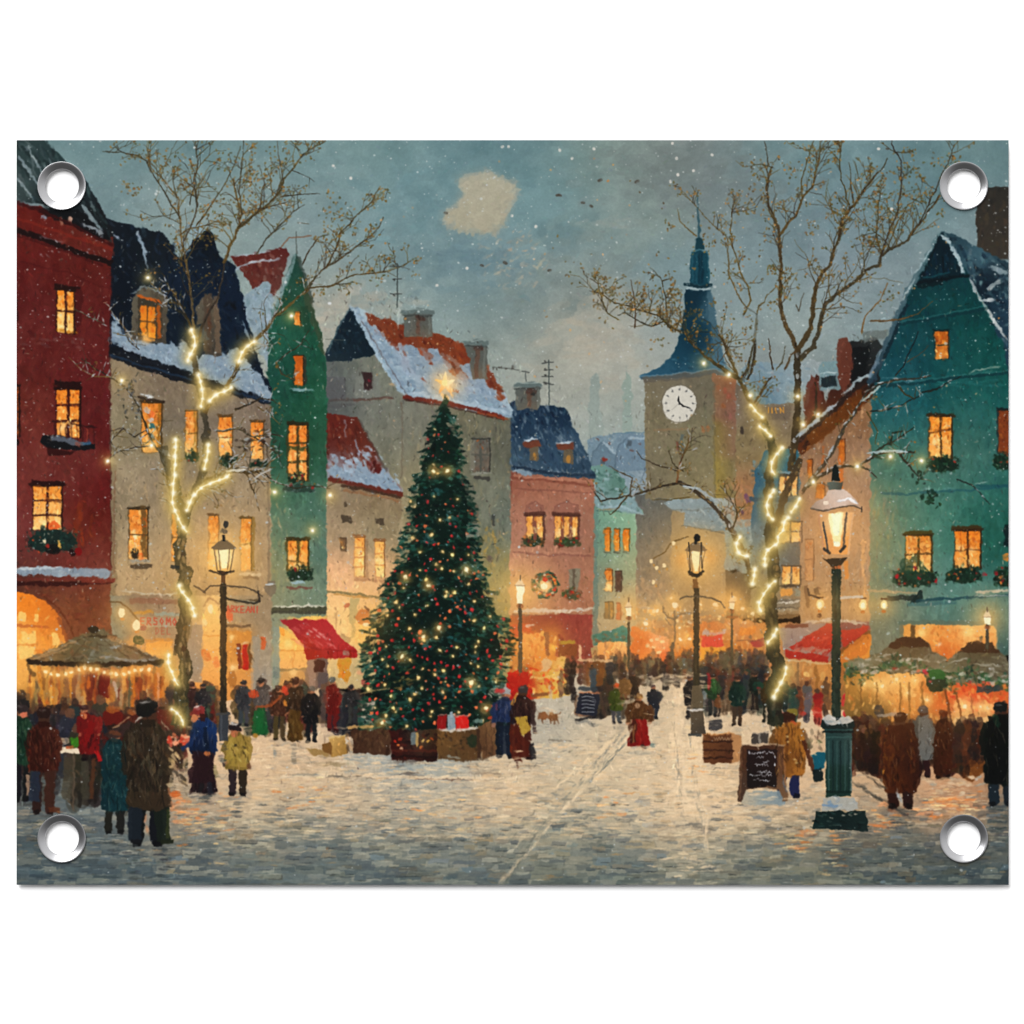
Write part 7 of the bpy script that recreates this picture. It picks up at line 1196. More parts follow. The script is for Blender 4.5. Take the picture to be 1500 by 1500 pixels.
# ------------------------------------------------------------------ the paint settles, then the fine work on top
ragged(.6)
oil(2, .42)
worked([(22, 203), (1480, 203), (1480, 620), (22, 620)], 2600, .1, .7, (4, 12), (1.2, 3), .03, (.25, .6))
worked([(22, 300), (600, 430), (870, 600), (1170, 560), (1380, 340), (1480, 400), (1480, 1120), (22, 1180)], 15000, 1.45, .6, (3, 10), (1, 2.3), .16, (.3, .8))
for x, y in inside([(22, 320), (600, 440), (870, 600), (1170, 570), (1380, 350), (1480, 420), (1480, 900), (22, 900)], 2200): D(x, y, U(2, 7), U(.8, 1.5), rng.normal(1.4, .7), vary(pick([(44, 38, 34), (60, 52, 44), (186, 172, 146), (150, 136, 112)]), .1), U(.2, .6))
src = A.copy()
on_sq = lambda x, y: ID[min(PH - 1, max(0, int(y - OY))), min(PW - 1, max(0, int(x - OX)))] == sq
for x, y in inside([(22, 1150), (330, 1090), (560, 1105), (790, 1060), (900, 1010), (1030, 980), (1060, 1060), (1180, 1150), (1290, 1130), (1480, 1130), (1480, 1300), (22, 1300)], 4600):
    k = max(0, (y - 1000) / 300); L = U(4, 9) + k * U(3, 16)
    if not (on_sq(x, y) and on_sq(x - L * .4, y) and on_sq(x + L * .4, y)): continue
    c = src[min(PH - 1, int(y - OY)), min(PW - 1, int(x - OX))]; t_ = rng.random()
    c = mix(c, (60, 70, 76), U(.1, .4)) if t_ < .24 + .4 * max(0, min(1, (y - 1190) / 60)) else mix(c, (246, 220, 182), U(.15, .55)) if t_ < .86 else mix(c, pick([(120, 140, 150), (206, 150, 90), (96, 84, 66)]), U(.3, .6))
    D(x, y, L, 1 + k * U(.3, 2.2), rng.normal(0, .08), vary(c, .03), U(.3, .85))
for _ in range(950):                                   # single stones picked out
    y = 1165 + 130 * U(0, 1) ** .8; x = U(24, 1478); k = (y - 1150) / 150
    w_, h_ = U(10, 24) * (.6 + k), 2.5 + k * U(3, 7)
    if not all(on_sq(x + q, y + p) for q in (-3, w_ * .5, w_ + 2) for p in (-1, h_ + 1)): continue
    c = src[min(PH - 1, int(y - OY)), min(PW - 1, int(x - OX))]; t_ = rng.random()
    c = mix(c, (70, 82, 90), U(.2, .5)) if t_ < .5 else mix(c, (226, 206, 172), U(.2, .5)) if t_ < .78 else mix(c, pick([(110, 100, 80), (130, 146, 154), (190, 150, 104)]), U(.3, .6))
    P([(x + U(-2, 2), y), (x + w_, y + U(-.8, .8)), (x + w_ + U(-4, 2), y + h_), (x + U(-4, 1), y + h_ + U(-1, 1))], vary(c, .04), U(.5, .9), .7, False, 5)
    if rng.random() < .5: D(x + w_ * .5, y + h_, w_ * U(.5, 1), U(1, 2), 0, mix(c, (30, 36, 40), .6), U(.4, .8))
    if rng.random() < .35: D(x + w_ * .5, y, w_ * U(.4, .9), U(1, 1.8), 0, mix(c, (236, 216, 184), .6), U(.4, .8))
for _ in range(1500):
    x, y = U(370, 1190), 1090 + 140 * U(0, 1) ** 1.2; k = (y - 1000) / 300
    if on_sq(x - 8, y) and on_sq(x + 8, y): D(x, y, U(6, 12) + k * 14, U(1.4, 3.4), rng.normal(0, .07), vary(pick([(232, 200, 158), (240, 210, 168), (226, 188, 142), (214, 190, 156)]), .03), U(.2, .65))
for x, y, w, h, n in [(1225, 1240, 16, 40, 26), (1020, 1110, 10, 40, 16), (1390, 1178, 60, 16, 60), (1290, 1200, 40, 14, 24), (280, 1200, 30, 34, 30), (330, 1180, 14, 70, 26), (1170, 1235, 30, 16, 20), (640, 1180, 70, 30, 16), (450, 1160, 60, 26, 20), (900, 1180, 60, 30, 16)]:
    for _ in range(n):
        xx_, yy_ = x + rng.normal(0, w * .5), y + rng.normal(0, h * .5)
        if on_sq(xx_ - 9, yy_) and on_sq(xx_ + 9, yy_): D(xx_, yy_, U(8, 22), U(1.6, 3.6), rng.normal(0, .07), vary(pick([(232, 160, 96), (236, 190, 130), (224, 134, 70), (240, 206, 150)]), .05), U(.3, .8))
m_ = np.clip((np.arange(PH) + OY - 1185) / 100, 0, 1)[:, None] * (ID == sq)
A[:] *= 1 - blur(m_.astype(np.float32), 2)[..., None] * np.array([.24, .17, .13], np.float32)
for xa, ya, xb, yb, c, n, w in [(930, 1066, 735, 1290, (228, 202, 164), 60, 3.4), (912, 1072, 724, 1290, (120, 122, 112), 46, 1.8), (904, 1078, 800, 1165, (232, 204, 164), 44, 3), (925, 1080, 862, 1146, (110, 114, 106), 30, 1.6), (990, 1010, 1004, 1180, (234, 206, 168), 44, 3.6), (1016, 1060, 1038, 1250, (236, 206, 166), 44, 2.6), (1012, 1080, 1030, 1240, (140, 134, 118), 30, 1.6), (986, 1060, 1000, 1200, (150, 140, 122), 26, 1.6), (1250, 1122, 1320, 1172, (80, 70, 58), 40, 2), (1252, 1148, 1330, 1196, (70, 66, 58), 30, 2)]:
    an = math.atan2(yb - ya, xb - xa)
    for _ in range(n):
        t_ = U(0, 1); x, y = xa + (xb - xa) * t_ + rng.normal(0, 2), ya + (yb - ya) * t_ + rng.normal(0, 1)
        if on_sq(x, y): D(x, y, U(7, 18), w * U(.6, 1.6), an + rng.normal(0, .16), vary(c, .04), U(.2, .6) * (1 - .6 * max(0, (y - 1180) / 110)))
for _ in range(170): D(rng.normal(1008, 16), U(985, 1285), U(8, 24), U(1.5, 4), rng.normal(.02, .12), vary((232, 204, 164), .03), U(.2, .6))
for x, y0, y1, w in [(198, 1236, 1290, 22), (240, 1236, 1292, 24), (168, 1222, 1256, 26), (64, 1192, 1230, 34), (348, 1168, 1200, 22), (300, 1166, 1190, 24), (1228, 1222, 1280, 40), (1320, 1184, 1220, 34), (1465, 1180, 1225, 34), (327, 1090, 1120, 12)]:
    for _ in range(int((y1 - y0) / 2.4)): D(x + rng.normal(0, w * .22), U(y0, y1), U(w * .4, w * .9), U(1.6, 3.4), U(-.06, .06), vary((58, 64, 66), .12), U(.25, .6))
settle()

BARK = [(58, 46, 26), (76, 60, 30), (44, 36, 26), (92, 74, 38), (66, 58, 44)]
def limb(pts, w, w2, lit=0.0, snowy=0.0, cols=BARK, mark=True):
    """a branch: dark line with broken ochre light on one side"""
    q = []
    for i in range(len(pts) - 1):
        (xa, ya), (xb, yb) = pts[i][:2], pts[i + 1][:2]
        k = max(1, int(math.hypot(xb - xa, yb - ya) / 9))
        for j in range(k): q.append((xa + (xb - xa) * j / k + rng.normal(0, .6 + w * .06) * (j > 0), ya + (yb - ya) * j / k + rng.normal(0, .6 + w * .06) * (j > 0)))
    q.append(pts[-1][:2]); n = len(q)
    ws = [(w + (w2 - w) * i / max(1, n - 1)) * U(.82, 1.18) for i in range(n)]
    c = pick(cols)
    S([(x, y, a) for (x, y), a in zip(q, ws)], w, vary(c, .08), .93, mark)
    for i in range(n - 1):
        if ws[i] > 1.6 and rng.random() < .8:
            an = math.atan2(q[i + 1][1] - q[i][1], q[i + 1][0] - q[i][0])
            D(q[i][0] + ws[i] * .22, q[i][1] + ws[i] * .1, U(4, 9), ws[i] * .4, an, vary(pick([(112, 88, 44), (132, 106, 62), (40, 32, 22), (30, 28, 24)]), .1), U(.35, .8))
        if rng.random() < snowy:
            an = math.atan2(q[i + 1][1] - q[i][1], q[i + 1][0] - q[i][0])
            D(q[i][0], q[i][1] - ws[i] * .4, U(5, 11), max(1.4, ws[i] * .5), an, vary((176, 182, 186), .06), U(.5, .95))
    return q

LEAF = [(112, 88, 40), (96, 78, 36), (132, 100, 50), (84, 66, 40), (142, 104, 56), (78, 74, 40)]
def leaves(x, y, n, r=5, cols=LEAF):
    for _ in range(n): D(x + rng.normal(0, r), y + rng.normal(0, r), U(2, 4.5), U(1.5, 3), U(0, 3), vary(pick(cols), .1), U(.55, .95))

def twig(x, y, an, L, w, depth, droop=0.0, leafy=.5, snowy=0.0):
    pts = [(x, y)]; k = max(3, int(L / 8)); a = an
    for i in range(k):
        a += rng.normal(0, .16) + droop
        x, y = x + math.cos(a) * L / k, y + math.sin(a) * L / k
        pts.append((x, y))
    limb(pts, w, max(.7, w * .45), snowy=snowy)
    for i in range(1, len(pts)):
        if depth > 0 and rng.random() < .55:
            twig(pts[i][0], pts[i][1], a + pick([-1, 1]) * U(.35, .9), L * U(.35, .65), max(.8, w * .6), depth - 1, droop, leafy, snowy)
        if rng.random() < leafy * .3: leaves(pts[i][0], pts[i][1], int(U(1, 4)), 2.5)
    if rng.random() < leafy: leaves(x, y, int(U(1, 5)), 3)

def sprout(line, n, L, w, depth, up=-1.57, spread=.8, leafy=.5, snowy=0.0, t0=0.15):
    n = int(n * 2.6)
    for _ in range(n):
        t = U(t0, 1) * (len(line) - 1); i = min(len(line) - 2, int(t)); f = t - i
        x = line[i][0] + (line[i + 1][0] - line[i][0]) * f; y = line[i][1] + (line[i + 1][1] - line[i][1]) * f
        twig(x, y, up + rng.normal(0, spread), U(*L), U(.8, w), depth, 0, leafy, snowy)

def strand(pts, w=2.8, col=(255, 224, 150), glow=(200, 168, 84)):
    """a string of little lamps wound round the bark"""
    q = []
    for i in range(len(pts) - 1):
        k = max(2, int(math.hypot(pts[i + 1][0] - pts[i][0], pts[i + 1][1] - pts[i][1]) / 2.2))
        q += [(pts[i][0] + (pts[i + 1][0] - pts[i][0]) * j / k, pts[i][1] + (pts[i + 1][1] - pts[i][1]) * j / k) for j in range(k)]
    q.append(pts[-1]); q = [(sum(p[0] for p in q[max(0, i - 3):i + 4]) / len(q[max(0, i - 3):i + 4]), sum(p[1] for p in q[max(0, i - 3):i + 4]) / len(q[max(0, i - 3):i + 4])) for i in range(len(q))]
    for i, (x, y) in enumerate(q):
        e = min(1, min(i, len(q) - 1 - i) / 4 + .35)
        G(x, y, 10.5 * e, glow, .15, 1.5)
    for x, y in q: G(x, y, 4.4, (244, 214, 136), .22)
    S(q, w * .8, (255, 236, 178), .6)
    S(q, w * .42, (255, 248, 222), .7)
    for j in range(0, len(q), 6): G(q[j][0] + U(-1, 1), q[j][1] + U(-1, 1), U(2.2, 3.6), (255, 250, 228), .95)

def bulb(x, y, r=6.5):
    G(x, y, r * 1.5, (226, 186, 90), .5, 1.4); G(x, y, r * .62, (255, 240, 190), .9); E(x, y, 2.1, 2.1, (255, 252, 236), 1, False)

# ------------------------------------------------------------------ bare tree on the left
lt = motif('printed_bare_tree', 'bare tree wound with fairy lights in front of the beige house')
L1 = limb([(262, 1062), (264, 1020), (272, 985), (266, 940), (272, 905), (268, 880), (270, 850), (262, 800), (268, 770), (272, 748)], 19, 15, cols=[(44, 46, 34)])
for x, y in L1[:-2]:
    for _ in range(3): D(x + U(-6, 6), y + U(-5, 5), U(8, 18), U(2, 4.5), 1.5 + U(-.3, .3), vary(pick([(30, 32, 26), (70, 66, 46), (128, 108, 74), (84, 78, 58), (160, 134, 92)]), .08), U(.4, .8))
S([(274, 880), (278, 915), (276, 935)], 7, (120, 106, 74), .6); S([(260, 930), (256, 960)], 5, (34, 34, 28), .8)
L2 = limb([(272, 752), (262, 735), (257, 700), (258, 665), (258, 640)], 12, 8, cols=[(66, 60, 40)]); L3 = limb([(272, 752), (286, 725), (298, 690), (304, 650), (302, 620), (297, 590), (290, 560), (286, 535), (283, 520), (286, 500), (280, 484)], 13, 7, snowy=.15, cols=[(56, 50, 38)])
L4 = limb([(282, 738), (290, 718), (306, 702), (330, 694), (344, 688), (360, 692), (385, 690)], 9, 4, snowy=.5); L5 = limb([(300, 605), (312, 585), (330, 570), (342, 552), (350, 528), (362, 508), (376, 496), (390, 482), (404, 462), (430, 442), (452, 424)], 7, 3, snowy=.2)
L6 = limb([(262, 770), (248, 710), (240, 670), (225, 652), (216, 630)], 6, 2.5, snowy=.2); L7 = limb([(283, 486), (272, 462), (262, 445), (252, 424)], 3.5, 1.8, snowy=.15); L8 = limb([(288, 500), (300, 470), (318, 440), (325, 412), (328, 385)], 4, 2.4)
L9 = limb([(284, 488), (281, 450), (277, 405), (270, 370), (264, 330), (262, 293), (246, 272), (216, 238)], 4.2, 1.4, cols=[(92, 78, 46)]); L10 = limb([(270, 352), (282, 325), (290, 300), (284, 270), (290, 240), (286, 207)], 2.6, 1.2); L11 = limb([(264, 320), (250, 300), (240, 280), (226, 258), (214, 236), (196, 226), (150, 222)], 2.2, 1)
L12 = limb([(328, 385), (336, 362), (344, 348), (352, 330), (354, 312), (350, 300), (344, 280), (342, 262)], 4.4, 2, cols=[(86, 68, 34)]); L13 = limb([(350, 334), (368, 318), (386, 305), (402, 290), (412, 278), (416, 262), (430, 246), (444, 226), (458, 216), (476, 208)], 4, 1.4, cols=[(74, 58, 30)])
L14 = limb([(402, 290), (414, 262), (410, 236), (406, 207)], 2, 1); L15 = limb([(354, 312), (350, 280), (354, 240), (357, 207)], 2, 1); L16 = limb([(412, 288), (430, 286), (450, 284), (468, 284)], 1.8, .9)
L17 = limb([(452, 424), (462, 406), (480, 390), (500, 378), (520, 362), (545, 344), (556, 332), (562, 318)], 3, 1.2); L18 = limb([(454, 422), (480, 420), (498, 412), (520, 402), (545, 400), (566, 398), (582, 392), (602, 382)], 2.8, 1.2, cols=[(84, 66, 36)]); L19 = limb([(478, 392), (492, 366), (498, 342), (520, 318), (540, 300), (556, 276)], 2.4, 1.1); L20 = limb([(444, 386), (456, 362), (466, 348), (480, 344)], 1.8, .9)
L21 = limb([(376, 372), (390, 350), (410, 330), (430, 310), (446, 300)], 2.2, 1); L22 = limb([(288, 330), (310, 300), (330, 268), (344, 240), (352, 214)], 1.8, .9); L23 = limb([(278, 300), (286, 262), (292, 230)], 1.6, .8)
for ln, n, L, w in ((L9, 9, (24, 62), 1.8), (L10, 7, (18, 44), 1.4), (L12, 6, (18, 46), 1.6), (L13, 9, (20, 50), 1.5), (L17, 6, (16, 36), 1.2), (L18, 6, (14, 34), 1.2), (L19, 4, (14, 30), 1.1), (L11, 4, (16, 36), 1.2), (L21, 4, (14, 34), 1.1), (L15, 4, (14, 30), 1.1)): sprout(ln, n, L, w, 1, -1.5, .75, .5)
for x, y, n, r in [(196, 280, 16, 6), (186, 272, 10, 5), (372, 258, 26, 8), (390, 262, 16, 7), (360, 290, 18, 8), (372, 305, 12, 6), (375, 298, 12, 7), (400, 220, 6, 4), (330, 300, 8, 5), (298, 315, 10, 5), (450, 232, 8, 5), (420, 222, 8, 4), (420, 208, 5, 3), (490, 305, 14, 12), (486, 290, 8, 7), (476, 340, 8, 6), (480, 318, 10, 9), (520, 336, 10, 6), (545, 402, 14, 8), (560, 404, 8, 6), (612, 382, 12, 4), (606, 400, 5, 4), (525, 390, 8, 6), (468, 428, 12, 7), (462, 404, 6, 5), (236, 222, 10, 8), (240, 240, 8, 8), (260, 345, 10, 6), (274, 228, 8, 8)]: leaves(x, y, n, r)
sprout(L6, 7, (14, 34), 1.6, 1, -1.9, .8, .15, .35); sprout(L4, 9, (16, 42), 1.8, 1, -.2, .9, .15, .4); sprout(L5, 8, (14, 40), 1.7, 1, -.6, .9, .1, .3); sprout(L7, 5, (16, 40), 1.4, 1, -2.2, .5, .15, .2)
for pts, w in (([(216, 632), (206, 600), (196, 584), (182, 566)], 3), ([(225, 652), (196, 656), (175, 660), (160, 672)], 2.2), ([(182, 566), (160, 552), (138, 540), (120, 526)], 2.4), ([(160, 552), (140, 552), (118, 540), (100, 522)], 1.8), ([(214, 630), (196, 640), (180, 626), (160, 650)], 1.6), ([(252, 424), (238, 430), (222, 416)], 1.8), ([(330, 690), (352, 672), (365, 650), (382, 632)], 2), ([(318, 632), (345, 628), (372, 640), (398, 636), (416, 640)], 3), ([(372, 640), (392, 652), (405, 664)], 2), ([(385, 690), (402, 672), (414, 664)], 2), ([(360, 692), (372, 720), (380, 748)], 2), ([(385, 690), (402, 705), (430, 715), (460, 712), (484, 716)], 1.8), ([(404, 532), (424, 515), (440, 505), (452, 484)], 2), ([(404, 532), (412, 548), (430, 556)], 2), ([(345, 600), (365, 592), (380, 584), (400, 586)], 2.6), ([(378, 596), (400, 612), (410, 622)], 1.6), ([(176, 470), (190, 500), (204, 512)], 2.2), ([(250, 424), (236, 448), (228, 440)], 1.4), ([(107, 452), (130, 464), (156, 478)], 1.6), ([(196, 500), (180, 478), (166, 460), (158, 446)], 2)): 
    q = limb(pts, w, max(.9, w * .5), snowy=.45); sprout(q, 3, (9, 22), 1.2, 0, -1.2, 1.0, .1, .3)
for _ in range(30): D(U(345, 405), U(625, 660), U(4, 10), U(2, 4), U(-.8, .8), vary(pick([(50, 40, 30), (70, 56, 40), (40, 32, 26), (160, 160, 158)]), .1), U(.5, .9))
for _ in range(26): D(U(172, 205), U(548, 612), U(4, 9), U(1.5, 3.4), U(0, 3), vary(pick([(44, 48, 44), (60, 60, 50), (50, 44, 34), (110, 116, 120), (70, 74, 76)]), .1), U(.5, .9))
snowline([(238, 660), (250, 668)], 8, (206, 206, 206)); snowline([(330, 690), (360, 688)], 5, (196, 192, 180)); snowline([(372, 700), (398, 686)], 3, (180, 176, 168)); P([(230, 655), (246, 654), (252, 700), (240, 690)], (40, 40, 34), .7, 1, False)

# ------------------------------------------------------------------ bare tree on the right
rt = motif('printed_bare_tree', 'bare tree wound with fairy lights in front of the clock tower')
R0 = limb([(1134, 1062), (1134, 1030), (1136, 1000), (1140, 970), (1132, 945), (1130, 910), (1128, 880), (1133, 850), (1134, 820), (1128, 790), (1130, 760), (1126, 720), (1129, 690), (1132, 660), (1128, 640), (1120, 618)], 23, 11, cols=[(34, 38, 28)])
for x, y in R0:
    for _ in range(3): D(x + U(-6, 6), y + U(-4, 4), U(8, 18), U(2, 5), 1.5 + U(-.3, .3), vary(pick([(26, 30, 24), (54, 54, 38), (78, 72, 50), (40, 48, 40)]), .08), U(.4, .8))
R1 = limb([(1120, 618), (1106, 600), (1096, 585), (1088, 565), (1080, 552), (1072, 530), (1062, 505), (1052, 490)], 8, 3.4); R2 = limb([(1082, 554), (1060, 540), (1040, 526), (1018, 508), (1004, 490), (990, 484), (972, 470)], 5.5, 2.2, snowy=.2)
R3 = limb([(972, 470), (955, 478), (935, 470), (915, 458), (905, 462)], 2.2, 1); R4 = limb([(985, 484), (965, 462), (945, 456), (920, 448), (900, 444), (880, 430), (868, 428)], 2.4, 1.1); R5 = limb([(905, 468), (890, 458), (882, 440), (876, 412), (866, 404)], 2.2, 1); R6 = limb([(930, 480), (930, 450), (928, 430), (924, 410)], 1.8, .9); R7 = limb([(978, 478), (976, 450), (974, 430), (966, 404)], 2.4, 1)
R8 = limb([(1136, 770), (1146, 735), (1160, 700), (1172, 672)], 12, 8); R9 = limb([(1158, 690), (1162, 660), (1165, 630), (1168, 590), (1168, 545), (1168, 512)], 10, 9, snowy=.1)
R10 = limb([(1168, 516), (1156, 486), (1146, 460), (1142, 430), (1144, 400), (1143, 370), (1142, 346), (1136, 322), (1126, 300), (1122, 275), (1126, 255), (1132, 244)], 7, 2, cols=[(64, 50, 28)]); R11 = limb([(1168, 514), (1180, 496), (1188, 480), (1191, 462), (1192, 440), (1196, 416), (1208, 396), (1220, 374), (1228, 352), (1234, 320), (1246, 304), (1258, 290), (1270, 272), (1288, 252)], 7, 2.2, cols=[(72, 58, 30)])
R12 = limb([(1172, 526), (1192, 508), (1198, 490), (1204, 462), (1210, 444), (1224, 432), (1244, 418), (1258, 408), (1268, 396), (1288, 388), (1290, 376), (1310, 362), (1330, 352), (1348, 326), (1366, 302), (1376, 286)], 7, 2, cols=[(58, 50, 34)]); R13 = limb([(1142, 345), (1152, 330), (1166, 316), (1172, 300), (1178, 286), (1190, 274), (1194, 256), (1200, 232), (1202, 207)], 4.6, 1.4, cols=[(80, 60, 30)])
R14 = limb([(1142, 340), (1128, 312), (1124, 290), (1126, 266), (1124, 230), (1120, 207)], 2.6, 1.1); R15 = limb([(1176, 290), (1174, 262), (1182, 236), (1192, 207)], 2, 1); R16 = limb([(1244, 300), (1232, 264), (1230, 236), (1232, 215)], 2.4, 1); R17 = limb([(1250, 296), (1246, 260), (1244, 238)], 2.6, 1.2); R18 = limb([(1266, 276), (1290, 250), (1300, 232)], 2, 1); R19 = limb([(1290, 376), (1284, 340), (1286, 310), (1290, 280)], 2.6, 1.2); R20 = limb([(1290, 376), (1302, 340), (1316, 306), (1320, 270), (1320, 236), (1306, 210)], 2.6, 1.1); R21 = limb([(1346, 330), (1362, 296), (1376, 262), (1392, 230), (1398, 212)], 2.2, 1); R22 = limb([(1300, 364), (1312, 332), (1330, 300), (1350, 286)], 2, 1); R23 = limb([(1262, 400), (1274, 366), (1284, 342), (1296, 320)], 2, 1)
R24 = limb([(1090, 460), (1100, 440), (1096, 420), (1086, 402), (1080, 380), (1072, 360), (1070, 340), (1074, 300)], 3, 1.2); R25 = limb([(1106, 480), (1108, 462), (1112, 448), (1136, 420)], 2, 1); R26 = limb([(1106, 500), (1108, 460), (1094, 450)], 3.4, 2.4, cols=[(110, 116, 112)]); R27 = limb([(1094, 450), (1080, 430), (1068, 404), (1066, 350), (1040, 325), (1018, 300), (1000, 284)], 2, .9); R28 = limb([(1020, 346), (1008, 336), (996, 324), (992, 306)], 1.7, .9); R29 = limb([(1096, 555), (1104, 530), (1106, 505)], 4, 3); R30 = limb([(1166, 446), (1170, 456), (1178, 430)], 1.5, .9)
R31 = limb([(1084, 560), (1096, 540), (1100, 520), (1106, 500)], 4, 2.4); R32 = limb([(1106, 590), (1118, 570), (1130, 552)], 4, 2); R33 = limb([(1150, 540), (1158, 520), (1165, 516)], 3, 2.4); R34 = limb([(1132, 540), (1128, 510), (1126, 496)], 3, 1.4); R35 = limb([(1138, 540), (1146, 530), (1150, 508)], 2, 1)
R36 = limb([(1176, 632), (1190, 618), (1196, 596), (1194, 560)], 5, 2, snowy=.35)
for ln, n, L, w in ((R10, 8, (16, 46), 1.5), (R11, 11, (18, 56), 1.6), (R12, 12, (20, 60), 1.6), (R13, 8, (16, 42), 1.3), (R2, 9, (16, 44), 1.4), (R4, 7, (12, 34), 1.2), (R3, 4, (10, 24), 1.1), (R1, 7, (16, 46), 1.5), (R24, 6, (14, 36), 1.2), (R20, 5, (14, 36), 1.2), (R19, 4, (12, 30), 1.1), (R21, 4, (12, 30), 1.1), (R16, 3, (12, 30), 1.1), (R5, 4, (10, 26), 1.1), (R7, 4, (10, 26), 1.1), (R27, 4, (10, 24), 1.0)): sprout(ln, n, L, w, 1, -1.5, .7, .5)
for x, y, n, r in [(1104, 240, 10, 6), (1164, 246, 10, 8), (1160, 250, 8, 6), (1180, 240, 8, 6), (1100, 286, 8, 8), (1152, 400, 14, 6), (1130, 398, 6, 4), (1218, 312, 14, 5), (1190, 335, 16, 6), (1246, 320, 10, 6), (1155, 430, 8, 6), (1128, 448, 10, 6), (1040, 355, 14, 6), (1045, 442, 8, 4), (982, 330, 12, 5), (915, 432, 8, 4), (962, 500, 12, 6), (932, 452, 10, 6), (886, 470, 6, 5), (1270, 408, 12, 8), (1284, 360, 14, 7), (1310, 290, 10, 8), (1318, 280, 10, 8), (1346, 286, 10, 8), (1340, 290, 10, 7), (1380, 312, 8, 4), (1300, 434, 10, 8), (1308, 430, 8, 6), (1378, 240, 8, 6), (1370, 236, 8, 5), (1395, 230, 8, 5), (1260, 290, 10, 6), (1230, 330, 10, 6), (1200, 410, 12, 5), (1080, 310, 10, 10), (960, 430, 8, 5), (1290, 320, 12, 8), (1296, 312, 10, 6), (1102, 470, 8, 8), (1070, 492, 8, 8)]: leaves(x, y, n, r)
for _ in range(46): leaves(U(1010, 1130), U(270, 520), int(U(1, 4)), 4, LEAF + [(176, 116, 56), (196, 140, 70)])
for _ in range(30): leaves(U(780, 1000), U(250, 560), 1, 3, LEAF + [(196, 140, 80), (206, 160, 110)])
# lower branch to the left and the snowy bough across the teal house
Q1 = limb([(1104, 862), (1098, 835), (1090, 812), (1078, 790), (1066, 765), (1046, 742), (1020, 720), (1000, 708), (992, 706)], 8, 5, snowy=.25, cols=[(36, 32, 26)]); Q2 = limb([(994, 708), (970, 712), (950, 718), (926, 726), (905, 730), (880, 734), (870, 720)], 4, 1.6, snowy=.15, cols=[(40, 36, 30)]); Q3 = limb([(992, 706), (996, 680), (1004, 658), (1012, 640)], 3.4, 1.4, cols=[(110, 72, 40)]); Q4 = limb([(992, 690), (970, 684), (940, 672), (932, 660)], 2, 1); Q5 = limb([(1000, 690), (985, 678), (980, 660)], 2, 1); Q6 = limb([(918, 728), (906, 744), (894, 754)], 3.4, 1.2); Q7 = limb([(924, 726), (926, 700), (904, 690), (892, 682)], 2.4, 1.2, snowy=.3); Q8 = limb([(1072, 778), (1080, 752), (1070, 730), (1056, 712)], 2.4, 1.2); Q9 = limb([(1080, 752), (1076, 728), (1084, 710)], 1.8, .9); Q10 = limb([(1010, 728), (980, 732), (955, 732)], 2, 1)
for q in (Q1, Q2, Q3, Q8): sprout(q, 5, (10, 26), 1.3, 1, -1.4, .8, .25, .1)
snowline([(1000, 712), (1024, 716), (1050, 736)], 4, (160, 176, 186), .8)
T1 = limb([(1176, 720), (1196, 695), (1212, 672), (1226, 650), (1238, 622), (1250, 608), (1262, 588), (1270, 574), (1290, 562), (1312, 556), (1345, 554), (1364, 550)], 6, 2.2, snowy=.6, cols=[(50, 48, 40)]); T2 = limb([(1182, 712), (1200, 698), (1230, 684), (1256, 684), (1274, 672), (1286, 664), (1310, 662), (1340, 662)], 6, 2.6, snowy=.5, cols=[(30, 32, 30)])
T3 = limb([(1312, 660), (1326, 676), (1338, 690), (1350, 702)], 3.4, 1.6, cols=[(30, 34, 30)]); T4 = limb([(1256, 682), (1272, 688), (1284, 700)], 3, 2, cols=[(26, 30, 30)]); T5 = limb([(1316, 566), (1326, 578), (1338, 584)], 3, 1.6, snowy=.6); T6 = limb([(1276, 602), (1300, 600), (1325, 592), (1345, 582), (1352, 574)], 3, 1.4, snowy=.25, cols=[(24, 34, 34)]); T7 = limb([(1352, 574), (1372, 570), (1392, 558), (1410, 550)], 2.4, 1.2, snowy=.3, cols=[(24, 34, 34)]); T8 = limb([(1312, 550), (1324, 536), (1334, 512), (1342, 496), (1345, 486)], 2.4, 1.2, cols=[(20, 34, 34)]); T9 = limb([(1330, 530), (1346, 520), (1360, 506)], 1.6, 1); T10 = limb([(1280, 664), (1300, 650), (1320, 640), (1338, 626)], 3.4, 1.4, cols=[(26, 40, 34)]); T11 = limb([(1270, 604), (1286, 632), (1282, 650)], 2, 1); T12 = limb([(1402, 702), (1424, 710), (1440, 728), (1450, 738)], 2.2, 1.4, snowy=.4, cols=[(40, 60, 56)]); T13 = limb([(1304, 652), (1308, 634), (1322, 632)], 4, 2, cols=[(22, 36, 30)]); T14 = limb([(1276, 470), (1290, 470), (1320, 468), (1344, 460), (1366, 442)], 2.6, 1.2, cols=[(100, 70, 40)]); T15 = limb([(1262, 486), (1268, 462), (1290, 440), (1300, 415)], 2.4, 1.2, cols=[(104, 74, 44)])
for q in (T1, T2, T3, T6, T10): sprout(q, 4, (8, 22), 1.3, 0, -1.0, 1.1, .12, .3)
for x, y in [(1290, 668), (1346, 700), (1362, 725), (1368, 735), (1352, 694)]:
    for _ in range(7): D(x + rng.normal(0, 5), y + rng.normal(0, 5), U(4, 8), U(2, 3.6), U(0, 3), vary((26, 50, 38), .15), .85)
snowline([(1270, 664), (1300, 660), (1330, 662)], 4.5, (150, 176, 182), .85); snowline([(1212, 668), (1222, 652)], 4, (150, 166, 178), .8); snowline([(1166, 640), (1182, 628), (1200, 612)], 5, (150, 166, 184), .8); snowline([(1262, 588), (1290, 566)], 4, (150, 166, 160), .8)

